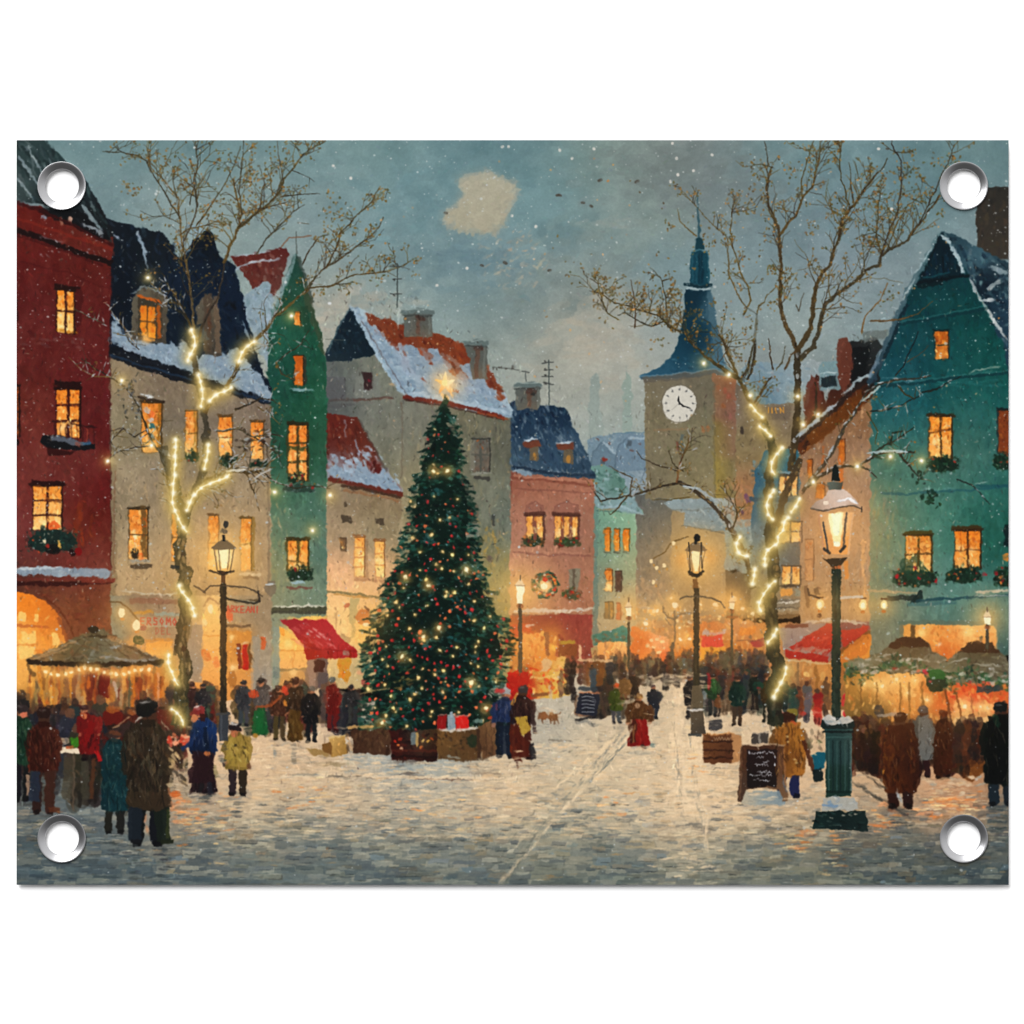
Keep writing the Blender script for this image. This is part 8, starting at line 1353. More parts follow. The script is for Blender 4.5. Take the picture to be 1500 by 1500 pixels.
# wires and aerials over the roofs
for x, y0, y1 in ((582, 386, 450), (804, 528, 594)):
    motif('printed_aerial', 'thin television aerial on a roof')
    S([(x, y0), (x, y1)], 1.8, (66, 76, 74), .9, True)
    for k, yy in enumerate((y0 + 3, y0 + 24, y0 + 46) if x < 700 else (y0 + 2, y0 + 13, y0 + 22, y0 + 34)): S([(x - 10 + 3 * (k % 2), yy + U(-2, 2)), (x + 6, yy + U(-2, 2))], 1.6, (60, 64, 62), .85); D(x - 5, yy, 4, 2.4, .6, (54, 54, 52), .85)
S([(722, 538), (744, 540), (760, 542)], 1.6, (70, 74, 70), .6); S([(764, 544), (775, 546)], 1.6, (60, 64, 62), .8); S([(770, 546), (771, 558)], 1.6, (70, 76, 74), .8)
for _ in range(8): D(U(722, 758), 539 + U(-2, 2), 3.5, 2, U(0, 3), (70, 66, 60), .8)
S([(434, 340), (435, 372)], 1.4, (70, 76, 70), .8); S([(436, 326), (452, 328)], 1.2, (80, 70, 50), .7); S([(412, 362), (424, 348), (456, 346)], 1.8, (120, 80, 56), .8); S([(478, 497), (503, 498)], 1.2, (80, 84, 76), .7)
use(0)

# ------------------------------------------------------------------ street lamps
def lantern(x, top, bot, w, warm=(255, 226, 150), roof=(70, 60, 50), big=False):
    h = bot - top
    for r_, s_ in ((h * 1.5, .25), (h * .95, .36), (h * .5, .55)): G(x, top + h * .55, r_, (250, 184, 90), s_, 1.5)
    P([(x - w * .42, top + h * .28), (x + w * .42, top + h * .28), (x + w * .27, bot), (x - w * .27, bot)], V(top, (246, 186, 104), bot, (246, 170, 84)), .85, .6)
    P([(x - w * .2, top + h * .25), (x + w * .2, top + h * .25), (x + w * .1, bot - h * .12), (x - w * .08, bot - h * .12)], (255, 240, 190), .98, .8, False); G(x, top + h * .5, w * .36, (255, 246, 208), .95); G(x, top + h * .5, w * .9, (255, 206, 120), .35)
    for s in (-1, 1): S([(x + s * w * .44, top + h * .26), (x + s * w * .27, bot - h * .02)], max(1.4, w * .05), roof, .85, True); S([(x + s * w * .24, top + h * .3), (x + s * w * .16, bot - h * .08)], max(1.2, w * .045), (76, 62, 48), .7)
    P([(x - w * .56, top + h * .26), (x - w * .3, top + h * .1), (x - w * .1, top + h * .02), (x + w * .1, top + h * .02), (x + w * .3, top + h * .1), (x + w * .56, top + h * .26), (x + w * .4, top + h * .3), (x - w * .4, top + h * .3)], roof, .92, .8)
    P([(x - w * .32, bot - h * .06), (x + w * .32, bot - h * .06), (x + w * .16, bot + h * .05), (x - w * .16, bot + h * .05)], (44, 36, 26), .92, .8)
    S([(x, top - h * .12), (x, top + h * .05)], max(2.5, w * .14), (30, 32, 30), .95, True)
def post(x, y0, y1, w, w2, cols=((34, 40, 34), (56, 58, 46), (24, 28, 26))):
    S([(x, y0), (x, y1)], w, cols[0], .97, True, w2)
    for _ in range(int((y1 - y0) / 4)): D(x + U(-.3, .3) * w, U(y0, y1), U(6, 18), U(1, w * .35), 1.57 + U(-.05, .05), vary(pick(cols), .1), U(.4, .8))
for x, t_, b_, w, py, lab in ((762, 850, 884, 15, 985, 'small lit lamp in front of the pink house'), (921, 882, 902, 10, 978, 'small lit lamp by the mint house'), (1072, 874, 892, 10, 972, 'small lit lamp behind the middle street lamp'), (1446, 896, 915, 13, 950, 'small lit lamp on a thin post in front of the shop window')):
    motif('printed_street_lamp', lab)
    G(x, (t_ + b_) / 2, w * 1.9, (248, 190, 104), .75, 1.5); post(x, b_, py, w * .34, w * .42, ((74, 66, 50), (96, 84, 60), (60, 54, 42)))
    P([(x - w * .42, t_ + 7), (x + w * .42, t_ + 7), (x + w * .28, b_), (x - w * .28, b_)], (255, 236, 196), .97, .6); P([(x - w * .5, t_ + 8), (x - 1, t_ - 2), (x + 1, t_ - 2), (x + w * .5, t_ + 8)], (236, 206, 160), .8, .6); S([(x - w * .5, t_ + 8), (x + w * .5, t_ + 8)], 1.2, (130, 96, 62), .7); S([(x, t_ - 6), (x, t_)], 2, (110, 90, 66), .8); D(x, b_ + 4, w * .7, 6, 0, (150, 90, 54), .8)
S([(914, 910), (940, 909)], 2, (190, 160, 110), .7); S([(1066, 904), (1080, 904)], 3, (150, 90, 50), .8)
ll = motif('printed_street_lamp', 'lit street lamp in front of the beige house')
lantern(328, 790, 838, 34, roof=(112, 92, 66)); S([(327, 838), (327, 860)], 6, (84, 56, 34), .9, True); E(331, 768, 4, 6, (44, 44, 42), .9, True, 1); D(328, 778, 12, 7, .2, (84, 74, 60), .8); post(327, 856, 1050, 9, 10, ((44, 38, 28), (66, 54, 36), (30, 28, 24))); rect(320, 1046, 334, 1086, (52, 56, 62), .97, .8); S([(324, 1048), (324, 1084)], 3, (76, 80, 86), .7); S([(318, 1046), (336, 1045)], 4, (66, 64, 62), .9)
S([(298, 868), (308, 858), (326, 858), (360, 860), (374, 866), (384, 874)], 2.2, (72, 60, 46), .85); S([(330, 876), (350, 880), (372, 884), (380, 880)], 3, (36, 36, 32), .85); S([(378, 866), (380, 880)], 3, (44, 38, 34), .85); S([(284, 858), (300, 868)], 3, (80, 64, 48), .8); S([(250, 830), (262, 832)], 5, (40, 44, 42), .85); E(396, 862, 9, 11, (120, 104, 84), .8, False, 2); snowline([(388, 856), (400, 856)], 4, (196, 196, 190)); S([(308, 836), (326, 842), (342, 836)], 3, (50, 40, 30), .8)
ml = motif('printed_street_lamp', 'lit street lamp in the middle of the square')
lantern(1019, 793, 843, 30, roof=(120, 98, 70)); E(1021, 788, 4.5, 6, (22, 24, 24), .95, True, .8); S([(1009, 795), (1011, 835)], 2, (44, 42, 36), .9); S([(1027, 795), (1028, 832)], 2, (44, 42, 36), .9); S([(1010, 838), (1020, 844), (1029, 837)], 4, (36, 36, 30), .9); G(1000, 820, 12, (226, 150, 66), .4); G(1040, 815, 12, (232, 156, 70), .4); S([(1018, 848), (1020, 866)], 7, (110, 74, 40), .9); post(1020, 862, 1040, 8, 9, ((46, 44, 34), (66, 58, 42), (34, 34, 28)))
S([(996, 878), (1006, 874), (1020, 873), (1040, 875), (1056, 882)], 2.4, (70, 66, 56), .85); S([(1056, 882), (1062, 890)], 2, (80, 76, 66), .7); P([(1012, 1040), (1030, 1040), (1034, 1075), (1012, 1076)], F([(1016, 1050, 84, 72, 56), (1028, 1065, 66, 58, 48)], 10), .97, .8); snowline([(1010, 1041), (1032, 1040)], 4, (206, 200, 190)); P([(1014, 1004), (1028, 1004), (1030, 1038), (1012, 1038)], (96, 84, 64), .85, 1); S([(1010, 1076), (1026, 1077)], 4, (54, 58, 58), .85)
S([(958, 818), (975, 808), (982, 798), (990, 792), (1008, 786)], 2.2, (110, 84, 44), .85); 
for x, y in [(954, 822), (987, 796), (973, 828), (957, 852), (962, 832)]: E(x, y, 2.6, 3.4, (250, 220, 166), .9, False, .5); D(x + 4, y + 6, 5, 3, 1.2, (200, 140, 60), .7)
bl = motif('printed_street_lamp', 'large lit street lamp with a fluted green base in the foreground')
for r_, s_ in ((95, .26), (58, .4), (36, .5)): G(1226, 772, r_, (236, 168, 96), s_, 1.6)
P([(1198, 752), (1252, 750), (1243, 812), (1207, 812)], F([(1205, 760, 206, 150, 96), (1226, 765, 246, 196, 120), (1246, 760, 232, 170, 110), (1212, 800, 222, 150, 80), (1240, 800, 240, 156, 70), (1226, 800, 236, 170, 104)], 12), .92, .6)
P([(1213, 752), (1236, 751), (1230, 800), (1221, 800)], (255, 232, 168), .95, .8, False); P([(1217, 752), (1233, 752), (1228, 785), (1222, 785)], (255, 248, 206), .9, .8, False); G(1225, 765, 10, (255, 246, 200), .8); D(1226, 797, 8, 7, 0, (255, 244, 214), .9)
for a_, b_, w, c in (((1199, 754), (1208, 810), 2.6, (196, 140, 96)), ((1206, 766), (1213, 806), 3, (60, 62, 62)), ((1240, 752), (1235, 804), 3.2, (90, 78, 66)), ((1250, 752), (1242, 812), 2.4, (220, 170, 120)), ((1208, 804), (1216, 810), 4, (40, 42, 42)), ((1231, 808), (1238, 800), 4, (44, 44, 42))): S([a_, b_], w, c, .85)
P([(1187, 744), (1196, 734), (1210, 726), (1212, 718), (1236, 716), (1246, 724), (1258, 738), (1260, 744), (1246, 741), (1228, 743), (1212, 749), (1196, 748)], F([(1195, 740, 166, 140, 118), (1215, 735, 214, 180, 156), (1225, 722, 196, 176, 160), (1240, 730, 226, 200, 182), (1255, 742, 176, 140, 110)], 11), 1, .8)
snowline([(1226, 734), (1244, 730), (1256, 738)], 4, (232, 226, 222)); S([(1188, 745), (1206, 749), (1230, 743), (1250, 741), (1262, 746)], 2.2, (84, 70, 54), .85); S([(1262, 742), (1262, 750)], 2, (60, 52, 44), .8); D(1210, 737, 8, 6, 0, (246, 226, 200), .8)
P([(1212, 706), (1236, 706), (1232, 718), (1214, 718)], F([(1218, 712, 96, 106, 96), (1230, 714, 70, 70, 60)], 8), .95, .8); P([(1218, 700), (1219, 690), (1223, 680), (1226, 680), (1229, 690), (1231, 704), (1218, 705)], (20, 28, 26), .97, .8); S([(1205, 708), (1214, 712)], 2.4, (110, 90, 70), .7)
P([(1204, 816), (1218, 818), (1234, 818), (1242, 816), (1236, 824), (1228, 834), (1222, 834), (1210, 822)], (58, 46, 32), .97, .8); S([(1220, 832), (1232, 832)], 6, (196, 104, 54), .85); S([(1239, 822), (1240, 848)], 6, (222, 136, 56), .75)
post(1225, 834, 1052, 13, 13, ((28, 44, 38), (20, 32, 28), (52, 66, 56), (16, 26, 24)))
P([(1204, 1054), (1222, 1050), (1230, 1050), (1250, 1054), (1252, 1064), (1246, 1070), (1208, 1070), (1202, 1064)], (22, 36, 36), 1, .8); snow([(1204, 1054), (1214, 1047), (1222, 1050), (1224, 1056), (1232, 1050), (1242, 1048), (1250, 1056), (1242, 1061), (1228, 1060), (1212, 1062)], (216, 206, 190), 1.2)
P([(1208, 1068), (1250, 1068), (1248, 1082), (1247, 1166), (1210, 1168), (1209, 1082)], F([(1212, 1090, 40, 72, 70), (1222, 1090, 28, 54, 54), (1232, 1090, 22, 44, 46), (1245, 1090, 62, 88, 86), (1214, 1150, 30, 56, 48), (1230, 1150, 18, 38, 34), (1244, 1150, 36, 62, 54)], 13), 1, .6)
for x, c in ((1214, (56, 86, 82)), (1220, (16, 34, 36)), (1226, (50, 80, 78)), (1231, (14, 30, 32)), (1238, (52, 80, 76)), (1243, (22, 42, 42)), (1247, (90, 112, 108))): S([(x, 1086), (x + U(-.5, .5), 1160)], 2.4, c, .65)
S([(1206, 1072), (1250, 1072)], 3, (12, 22, 24), .85); S([(1210, 1080), (1247, 1080)], 2.5, (50, 82, 80), .8); S([(1211, 1160), (1246, 1160)], 4, (14, 32, 28), .7)
snow([(1206, 1170), (1220, 1166), (1250, 1168), (1256, 1180), (1258, 1186), (1204, 1188)], (186, 180, 164), 1.2, ang=0); S([(1206, 1180), (1226, 1181)], 4, (96, 128, 160), .7); S([(1214, 1173), (1218, 1180)], 5, (110, 140, 166), .6)
P([(1196, 1188), (1268, 1188), (1272, 1218), (1240, 1216), (1190, 1214)], F([(1200, 1200, 20, 42, 40), (1230, 1198, 14, 28, 28), (1262, 1205, 24, 40, 38)], 20), 1, .9); dabs([(1196, 1190), (1268, 1190), (1270, 1215), (1192, 1213)], 34, [(12, 22, 22), (36, 58, 54), (24, 40, 38), (60, 76, 70)], (5, 14), (1.5, 3), (.1, .3), (.4, .85))
for x in (1236, 1246, 1254, 1218): D(x, 1194 + U(-3, 5), 6, 2, .2, (176, 166, 146), .8)
for _ in range(16): D(U(1214, 1268), U(1220, 1258), U(12, 30), U(2.5, 5), U(-.08, .08), vary((92, 92, 84), .06), U(.35, .7))

# hanging lamps along the shops
use(0)
for x, y, r in [(1201, 885, 8), (1264, 886, 8), (1295, 886, 7)]:
    motif('printed_hanging_lamp', 'small hanging lamp along the right shop fronts'); G(x, y, r * 2.4, (250, 186, 96), .55, 1.5); E(x, y, r * .72, r, (255, 222, 150), .95, True, .6); E(x, y + 1, r * .4, r * .6, (255, 244, 206), 1, False); D(x, y + r + 3, 6, 4, 0, (196, 110, 44), .8); S([(x - 4, y - r - 2), (x + 4, y - r - 2)], 2.5, (110, 76, 44), .85)
S([(1232, 876), (1262, 874)], 4, (206, 196, 180), .8); S([(1184, 862), (1186, 872), (1200, 876)], 3, (60, 48, 40), .8); D(1200, 902, 5, 8, 1.5, (70, 44, 30), .8)
use(0)
S([(162, 882), (176, 882), (190, 894), (202, 908)], 2.4, (70, 54, 34), .9)
for x, y, r in [(178, 898, 7), (200, 916, 8)]: motif('printed_hanging_lamp', 'small hanging lamp above the left stall'); G(x, y, r * 2, (250, 196, 110), .6, 1.5); E(x, y, r * .7, r, (255, 236, 190), .97, True, .6); D(x + 1, y + r + 2, 7, 4, 0, (222, 140, 60), .8)
D(203, 938, 16, 12, .2, (60, 74, 44), .85); D(210, 920, 7, 9, 1.2, (150, 80, 70), .7)
use(0)
# warm air over the square
for x, y, r, s in [(200, 930, 90, .16), (310, 930, 60, .14), (440, 960, 60, .14), (540, 910, 40, .16), (790, 950, 60, .16), (960, 930, 110, .11), (1060, 900, 60, .12), (1200, 900, 70, .14), (1330, 1010, 90, .14), (60, 930, 60, .12)]: G(x, y, r, (246, 160, 70), s * 1.45)

# ------------------------------------------------------------------ fairy lights
motif('printed_fairy_lights', 'fairy lights wound round the left bare tree', lt)
for s_ in ([(278, 480), (286, 494), (285, 510), (278, 520), (274, 532)], [(290, 545), (294, 560), (297, 578), (294, 600)], [(376, 498), (362, 508), (353, 518), (348, 534)], [(342, 566), (330, 574), (318, 576), (304, 590)], [(258, 640), (257, 670), (256, 690), (253, 720), (253, 742), (264, 765), (275, 782)], [(306, 648), (303, 670), (299, 690)], [(273, 750), (280, 730), (294, 714), (312, 706), (330, 701), (338, 692)], [(261, 854), (266, 868), (280, 882), (285, 905)], [(247, 955), (246, 972), (252, 988), (262, 1006)], [(248, 1036), (260, 1044), (268, 1056), (268, 1066)]): strand(s_)
motif('printed_fairy_lights', 'fairy lights wound round the right bare tree', rt)
for s_ in ([(1098, 590), (1108, 604), (1120, 614)], [(1110, 622), (1122, 632), (1133, 642)], [(1148, 654), (1136, 668), (1129, 680), (1130, 690), (1137, 698)], [(1136, 716), (1126, 728), (1122, 742), (1126, 756), (1134, 764)], [(1172, 728), (1166, 742), (1156, 752)], [(1156, 754), (1146, 768), (1150, 776), (1138, 784), (1142, 796), (1128, 802), (1120, 812), (1120, 832)], [(1086, 784), (1078, 796), (1080, 808), (1086, 814), (1098, 815)], [(1106, 830), (1105, 846), (1101, 860)], [(1137, 848), (1124, 862), (1114, 878), (1110, 890), (1118, 898)], [(1138, 918), (1137, 928), (1122, 946)], [(1152, 974), (1149, 992), (1140, 1008), (1132, 1024)]): strand(s_)
use(0)
for x, y in [(217, 407), (178, 558), (158, 675), (222, 653), (427, 463), (402, 721), (458, 777), (484, 726), (1031, 532), (1068, 549), (1099, 579), (1168, 581), (1199, 607), (1176, 622), (1191, 706), (1256, 683), (1304, 669), (1350, 675)]: bulb(x, y)
P([(427, 457), (427, 457), (428, 458)], (255, 255, 255), 0)
ragged(.35, 3)
tone(1.09)
crisp(.7)
impasto(.05)

# ------------------------------------------------------------------ falling snow
for k in range(5200):
    x, y = U(24, 1478), U(205, 1290)
    dens = .95 if y < 700 else .8 if y < 1000 else .35 if y < 1180 else .25
    if rng.random() > dens: continue
    big = rng.random()
    r = U(.8, 1.6) if big < .86 else U(1.6, 2.6) if big < .985 else U(2.8, 3.8)
    D(x, y, r * U(1, 1.5), r, U(-.6, .8), vary((198, 204, 202), .05), U(.3, .9) if big < .82 else U(.5, .95))
for k in range(70): D(U(540, 1480), U(230, 800), U(2.4, 3.8), U(2, 3), U(0, 3), vary(pick([(196, 150, 100), (212, 170, 130), (206, 140, 70)]), .08), U(.4, .85))
for x, y in [(750, 316), (785, 332), (820, 220), (985, 210), (991, 232), (993, 256), (982, 266), (1016, 250), (838, 232), (745, 215), (488, 243), (514, 261), (1287, 218), (1306, 306), (870, 218), (1043, 227), (736, 215), (684, 393), (640, 418)]: D(x, y, U(4, 5), U(3.5, 4.5), U(0, 3), (222, 216, 206), .95)
for x, y, s in [(820, 286, 5), (854, 297, 5), (866, 302, 5), (879, 264, 6), (933, 266, 6), (817, 286, 5), (653, 312, 5), (706, 389, 5), (740, 385, 6), (805, 396, 5), (1300, 218, 4)]: D(x, y, s * 1.3, s * .7, U(-.6, .6), (66, 56, 46), .85)
A[:] = np.clip(A, 0, 255)
KEY, AMB = 9700, 1.22

# ================================================================== the scene
import bpy, bmesh
for o in list(bpy.data.objects): bpy.data.objects.remove(o)
SC = bpy.context.scene
COL = SC.collection
K = .001                                              # one photograph pixel is a millimetre of the sheet
wx = lambda px: (px - 750) * K
wz = lambda py: (750 - py) * K
L_, R_, T_, B_ = 24.2, 1477.6, 205.2, 1296.2          # the sheet, in photograph pixels
HOLES = [(90, 271), (1411, 271), (90, 1227), (1411, 1227)]
GAP = .0085                                            # the sheet hangs this far in front of the wall

def link(name, mesh, mat, parent=None):
    o = bpy.data.objects.new(name, mesh)
    COL.objects.link(o)
    if mat: mesh.materials.append(mat)
    if parent: o.parent = parent
    return o

def material(name):
    m = bpy.data.materials.new(name); m.use_nodes = True
    return m, m.node_tree.nodes, m.node_tree.links, m.node_tree.nodes['Principled BSDF']

# ink on the sheet: the painted raster laid on by UV, over a fine woven grain
img = bpy.data.images.new('print_ink', PW, PH, alpha=False)
px = np.ones((PH, PW, 4), np.float32); px[..., :3] = A[::-1] / 255.0
img.pixels.foreach_set(px.ravel()); img.update(); img.pack()
ink, N, LK, bs = material('printed_sheet')
uvn = N.new('ShaderNodeUVMap'); uvn.uv_map = 'UVMap'
tx = N.new('ShaderNodeTexImage'); tx.image = img; tx.interpolation = 'Cubic'; tx.extension = 'EXTEND'
mul = N.new('ShaderNodeMix'); mul.data_type = 'RGBA'; mul.blend_type = 'MULTIPLY'; mul.inputs['Factor'].default_value = 1
mul.inputs['B'].default_value = (.6, .6, .6, 1)       # ink on the sheet takes some of the light
LK.new(uvn.outputs['UV'], tx.inputs['Vector']); LK.new(tx.outputs['Color'], mul.inputs['A']); LK.new(mul.outputs['Result'], bs.inputs['Base Color'])
bs.inputs['Roughness'].default_value = .62; bs.inputs['Specular IOR Level'].default_value = .06
tc = N.new('ShaderNodeTexCoord'); wv = N.new('ShaderNodeTexNoise'); wv.inputs['Scale'].default_value = 900; bp = N.new('ShaderNodeBump'); bp.inputs['Strength'].default_value = .04; bp.inputs['Distance'].default_value = .0004
LK.new(tc.outputs['Object'], wv.inputs['Vector']); LK.new(wv.outputs['Fac'], bp.inputs['Height']); LK.new(bp.outputs['Normal'], bs.inputs['Normal'])

sheet_m, N, LK, bs = material('white_vinyl'); bs.inputs['Base Color'].default_value = (.8, .8, .8, 1); bs.inputs['Roughness'].default_value = .55
nz = N.new('ShaderNodeTexNoise'); nz.inputs['Scale'].default_value = 500; b2 = N.new('ShaderNodeBump'); b2.inputs['Strength'].default_value = .05; LK.new(nz.outputs['Fac'], b2.inputs['Height']); LK.new(b2.outputs['Normal'], bs.inputs['Normal'])
steel, N, LK, bs = material('eyelet_steel'); bs.inputs['Metallic'].default_value = 1; bs.inputs['Roughness'].default_value = .3
nz = N.new('ShaderNodeTexNoise'); nz.inputs['Scale'].default_value = 140; cr_ = N.new('ShaderNodeValToRGB'); cr_.color_ramp.elements[0].color = (.37, .37, .38, 1); cr_.color_ramp.elements[1].color = (.46, .46, .47, 1)
LK.new(nz.outputs['Fac'], cr_.inputs['Fac']); LK.new(cr_.outputs['Color'], bs.inputs['Base Color'])
wall_m, N, LK, bs = material('white_wall'); bs.inputs['Roughness'].default_value = .9; bs.inputs['Specular IOR Level'].default_value = .1
nz = N.new('ShaderNodeTexNoise'); nz.inputs['Scale'].default_value = 3; cr_ = N.new('ShaderNodeValToRGB'); cr_.color_ramp.elements[0].color = (.85, .85, .85, 1); cr_.color_ramp.elements[1].color = (.87, .87, .87, 1)
LK.new(nz.outputs['Fac'], cr_.inputs['Fac']); LK.new(cr_.outputs['Color'], bs.inputs['Base Color'])

# wall
me = bpy.data.meshes.new('wall'); s = 9.0
me.from_pydata([(-s, GAP, -s), (s, GAP, -s), (s, GAP, s), (-s, GAP, s), (-s, GAP + .2, -s), (s, GAP + .2, -s), (s, GAP + .2, s), (-s, GAP + .2, s)], [], [(0, 1, 2, 3), (5, 4, 7, 6), (1, 5, 6, 2), (4, 0, 3, 7), (3, 2, 6, 7), (4, 5, 1, 0)])
w = link('backdrop', me, wall_m); w['kind'] = 'structure'; w['label'] = 'plain white studio wall behind the banner'; w['category'] = 'backdrop'

# the banner
root = bpy.data.objects.new('banner', None); COL.objects.link(root)
root.location = (wx((L_ + R_) / 2), 0, wz(B_)); root.empty_display_size = .1
root['label'] = 'landscape banner printed with a snowy Christmas market, steel eyelets in its four corners'; root['category'] = 'banner'
OFF = root.location.copy()

bm = bmesh.new(); edges = []
def loop(pts):
    vs = [bm.verts.new((x - OFF.x, 0, z - OFF.z)) for x, z in pts]
    edges.extend(bm.edges.new((vs[i], vs[(i + 1) % len(vs)])) for i in range(len(vs)))
loop([(wx(L_), wz(B_)), (wx(R_), wz(B_)), (wx(R_), wz(T_)), (wx(L_), wz(T_))])
for hx, hy in HOLES: loop([(wx(hx) + .0300 * math.cos(t), wz(hy) + .0300 * math.sin(t)) for t in np.linspace(0, 2 * math.pi, 72, endpoint=False)])
bmesh.ops.triangle_fill(bm, use_beauty=True, use_dissolve=False, edges=edges)
bmesh.ops.recalc_face_normals(bm, faces=bm.faces)
if sum(f.normal.y for f in bm.faces) > 0: bmesh.ops.reverse_faces(bm, faces=bm.faces)
front = list(bm.faces)
ex = bmesh.ops.extrude_face_region(bm, geom=front)
bmesh.ops.translate(bm, verts=[v for v in ex['geom'] if isinstance(v, bmesh.types.BMVert)], vec=(0, .0011, 0))
bmesh.ops.recalc_face_normals(bm, faces=bm.faces)
me = bpy.data.meshes.new('canvas'); bm.to_mesh(me); bm.free()
uv = me.uv_layers.new(name='UVMap')
co = np.empty(len(me.vertices) * 3, np.float32); me.vertices.foreach_get('co', co); co = co.reshape(-1, 3)
li = np.empty(len(me.loops), np.int32); me.loops.foreach_get('vertex_index', li)
def uv_of(x, z):                                       # object space -> raster
    return np.stack([(((x + OFF.x) / K + 750) - OX) / PW, 1 - ((750 - (z + OFF.z) / K) - OY) / PH], -1)
uv.data.foreach_set('uv', uv_of(co[li, 0], co[li, 2]).astype(np.float32).ravel())
canvas = link('canvas', me, ink, root); canvas.data.materials.append(sheet_m)
for p in me.polygons: p.material_index = 0 if p.normal.y < -.5 else 1
canvas['label'] = 'thin white sheet printed edge to edge'

# every painted motif: its own area of the ink film, cut along its outline
yy, xx = np.mgrid[0:PH, 0:PW]
gx, gy = xx + OX + .5, yy + OY + .5
ID[(gx < L_ + .6) | (gx > R_ - .6) | (gy < T_ + .6) | (gy > B_ - .6)] = 0
for hx, hy in HOLES: ID[(gx - hx) ** 2 + (gy - hy) ** 2 < 32.0 ** 2] = 0
ID[(ID == 0) & (gx > L_ + .6) & (gx < R_ - .6) & (gy > T_ + .6) & (gy < B_ - .6) & (np.min([(gx - a) ** 2 + (gy - b) ** 2 for a, b in HOLES], 0) > 32.0 ** 2)] = sky_id
ink_objs = {}
rects = {}
open_ = {}
for r in range(PH):
    row = ID[r]
    cut = np.flatnonzero(np.diff(row)) + 1
    st_ = np.concatenate([[0], cut]); en = np.concatenate([cut, [PW]])
    now = {}
    for a, b in zip(st_, en):
        k = (int(a), int(b), int(row[a]))
        if k[2]: now[k] = open_.get(k, r)
    for k, r0 in open_.items():
        if k not in now: rects.setdefault(k[2], []).append((k[0], r0, k[1], r))
    open_ = now
for k, r0 in open_.items(): rects.setdefault(k[2], []).append((k[0], r0, k[1], PH))
def film(i, parent, y):
    q = np.asarray(rects[i], np.float64); n = len(q)
    x0, y0, x1, y1 = q.T
    X = np.stack([x0, x1, x1, x0], 1).ravel(); Y = np.stack([y1, y1, y0, y0], 1).ravel()
    v = np.stack([(X + OX - 750) * K - OFF.x, np.full(n * 4, y), (750 - (Y + OY)) * K - OFF.z], 1)
    m = bpy.data.meshes.new(MOTIFS[i][0])
    m.vertices.add(n * 4); m.vertices.foreach_set('co', v.astype(np.float32).ravel())
    m.loops.add(n * 4); m.loops.foreach_set('vertex_index', np.arange(n * 4, dtype=np.int32))
    m.polygons.add(n); m.polygons.foreach_set('loop_start', np.arange(0, n * 4, 4, dtype=np.int32))
    m.update(calc_edges=True)
    u = m.uv_layers.new(name='UVMap'); u.data.foreach_set('uv', np.stack([X / PW, 1 - Y / PH], 1).astype(np.float32).ravel())
    m.validate()
    o = link(MOTIFS[i][0], m, ink, parent)
    if MOTIFS[i][1]: o['label'] = MOTIFS[i][1]
    if MOTIFS[i][0] in ('printed_crowd', 'printed_baubles', 'printed_street'): o['kind'] = 'stuff'   # a mass nobody could count
    return o
def top_of(i):
    while MOTIFS[i][2]: i = MOTIFS[i][2]
    return i
area = np.bincount(ID.ravel(), minlength=len(MOTIFS))
sub = {}
for i in range(1, len(MOTIFS)):                        # a scrap too small to see joins what it is painted on
    if area[i] < 14 and i in rects: rects.setdefault(MOTIFS[i][2] or sky_id, []).extend(rects.pop(i))
for i in range(1, len(MOTIFS)):
    if MOTIFS[i][2] == 0 and i in rects: ink_objs[i] = film(i, root, -.00012)
for i in range(1, len(MOTIFS)):
    if MOTIFS[i][2] and i in rects:
        p = ink_objs.get(top_of(i))
        ink_objs[i] = film(i, p if p else root, -.00012)

# eyelets: a rolled steel collar pressed through the sheet
def eyelet(hx, hy):
    ri, ro = .0246, .0353
    prof_ = [(ri, .0030), (ri, .0018), (ri + .0004, .0011), (ri + .0014, .0005), (ri + .0036, -.0005), (ri + .0060, -.0016), (ri + .0084, -.0026), (ri + .0098, -.0029), (ro, -.0028), (ro, -.0003), (ro, .0), (ri + .007, .0)]
    n = 96; vs = []; fs = []
    for k in range(n):
        t = 2 * math.pi * k / n
        for r, y in prof_: vs.append((r * math.cos(t), y, r * math.sin(t)))
    m_ = len(prof_)
    for k in range(n):
        for j in range(m_ - 1):
            a, b = k * m_ + j, ((k + 1) % n) * m_ + j
            fs.append((a, b, b + 1, a + 1))
    m = bpy.data.meshes.new('eyelet'); m.from_pydata(vs, [], fs); m.update()
    b2_ = bmesh.new(); b2_.from_mesh(m); bmesh.ops.recalc_face_normals(b2_, faces=b2_.faces)
    b2_.faces.ensure_lookup_table(); 
    if b2_.faces[4].normal.y > 0: bmesh.ops.reverse_faces(b2_, faces=b2_.faces)
    b2_.to_mesh(m); b2_.free()
    for p in m.polygons: p.use_smooth = True
    m.set_sharp_from_angle(angle=math.radians(32))
    return m
em = eyelet(0, 0)
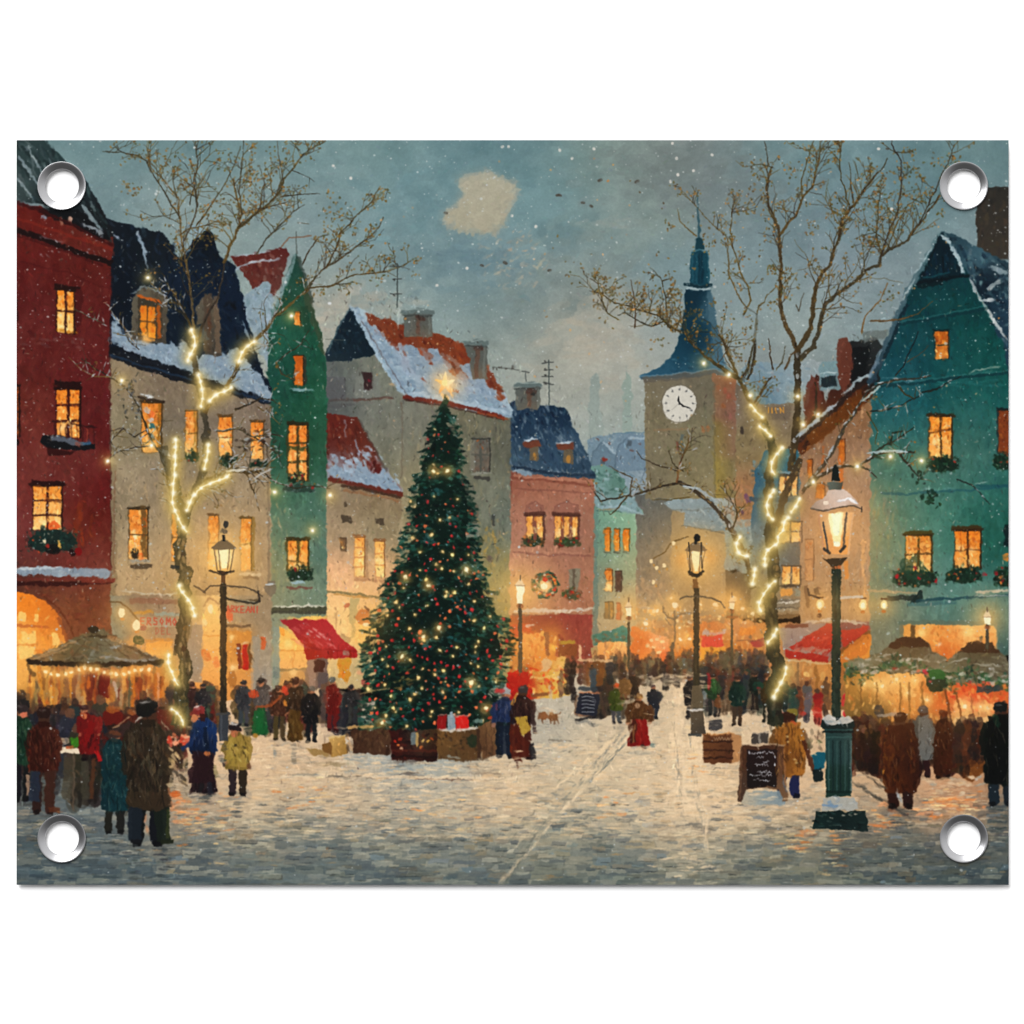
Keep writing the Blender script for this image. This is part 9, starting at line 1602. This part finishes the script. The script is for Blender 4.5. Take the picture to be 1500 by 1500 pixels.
for hx, hy in HOLES:
    o = link('eyelet', em, None, root)
    if not em.materials: em.materials.append(steel)
    o.location = (wx(hx) - OFF.x + .0006, -.0004, wz(hy) - OFF.z - .0012)

# ------------------------------------------------------------------ studio light
def area_lamp(name, loc, target, size, power, sy=None, col=(1, 1, 1)):
    from mathutils import Vector
    l = bpy.data.lights.new(name, 'AREA'); l.energy = power; l.color = col
    l.shape = 'RECTANGLE' if sy else 'SQUARE'; l.size = size
    if sy: l.size_y = sy
    o = bpy.data.objects.new(name, l); COL.objects.link(o); o.location = loc
    o.rotation_euler = (Vector(target) - Vector(loc)).to_track_quat('-Z', 'Y').to_euler()
    return o
area_lamp('key_light', (-7.0, -16.0, 15.5), (0, 0, -.1), 13.0, KEY, 22.0)
W = bpy.data.worlds.new('World'); SC.world = W; W.use_nodes = True
# added world gradient, brighter to the upper right, shaped to shade the eyelet steel
N, LK = W.node_tree.nodes, W.node_tree.links
bgn = N['Background']; tcw = N.new('ShaderNodeTexCoord'); dp = N.new('ShaderNodeVectorMath'); dp.operation = 'DOT_PRODUCT'; dp.inputs[1].default_value = (.42, -.1, .9)
rw = N.new('ShaderNodeMapRange'); rw.interpolation_type = 'SMOOTHSTEP'; rw.inputs['From Min'].default_value = -.35; rw.inputs['From Max'].default_value = .75; rw.inputs['To Min'].default_value = .10; rw.inputs['To Max'].default_value = 1.0
LK.new(tcw.outputs['Generated'], dp.inputs[0]); LK.new(dp.outputs['Value'], rw.inputs['Value']); LK.new(rw.outputs['Result'], bgn.inputs['Color']); bgn.inputs['Strength'].default_value = AMB

cam = bpy.data.cameras.new('camera'); co_ = bpy.data.objects.new('camera', cam); COL.objects.link(co_)
dist = 6.0; cam.sensor_width = 36; cam.lens = 36 * dist / 1.5; cam.clip_end = 100
co_.location = (0, -dist, 0); co_.rotation_euler = (math.pi / 2, 0, 0); SC.camera = co_
SC.view_settings.view_transform = 'Standard'; SC.view_settings.look = 'None'; SC.view_settings.exposure = 0; SC.view_settings.gamma = 1; SC.view_settings.use_curve_mapping = False
SC.cycles.use_denoising = True; SC.cycles.max_bounces = 6
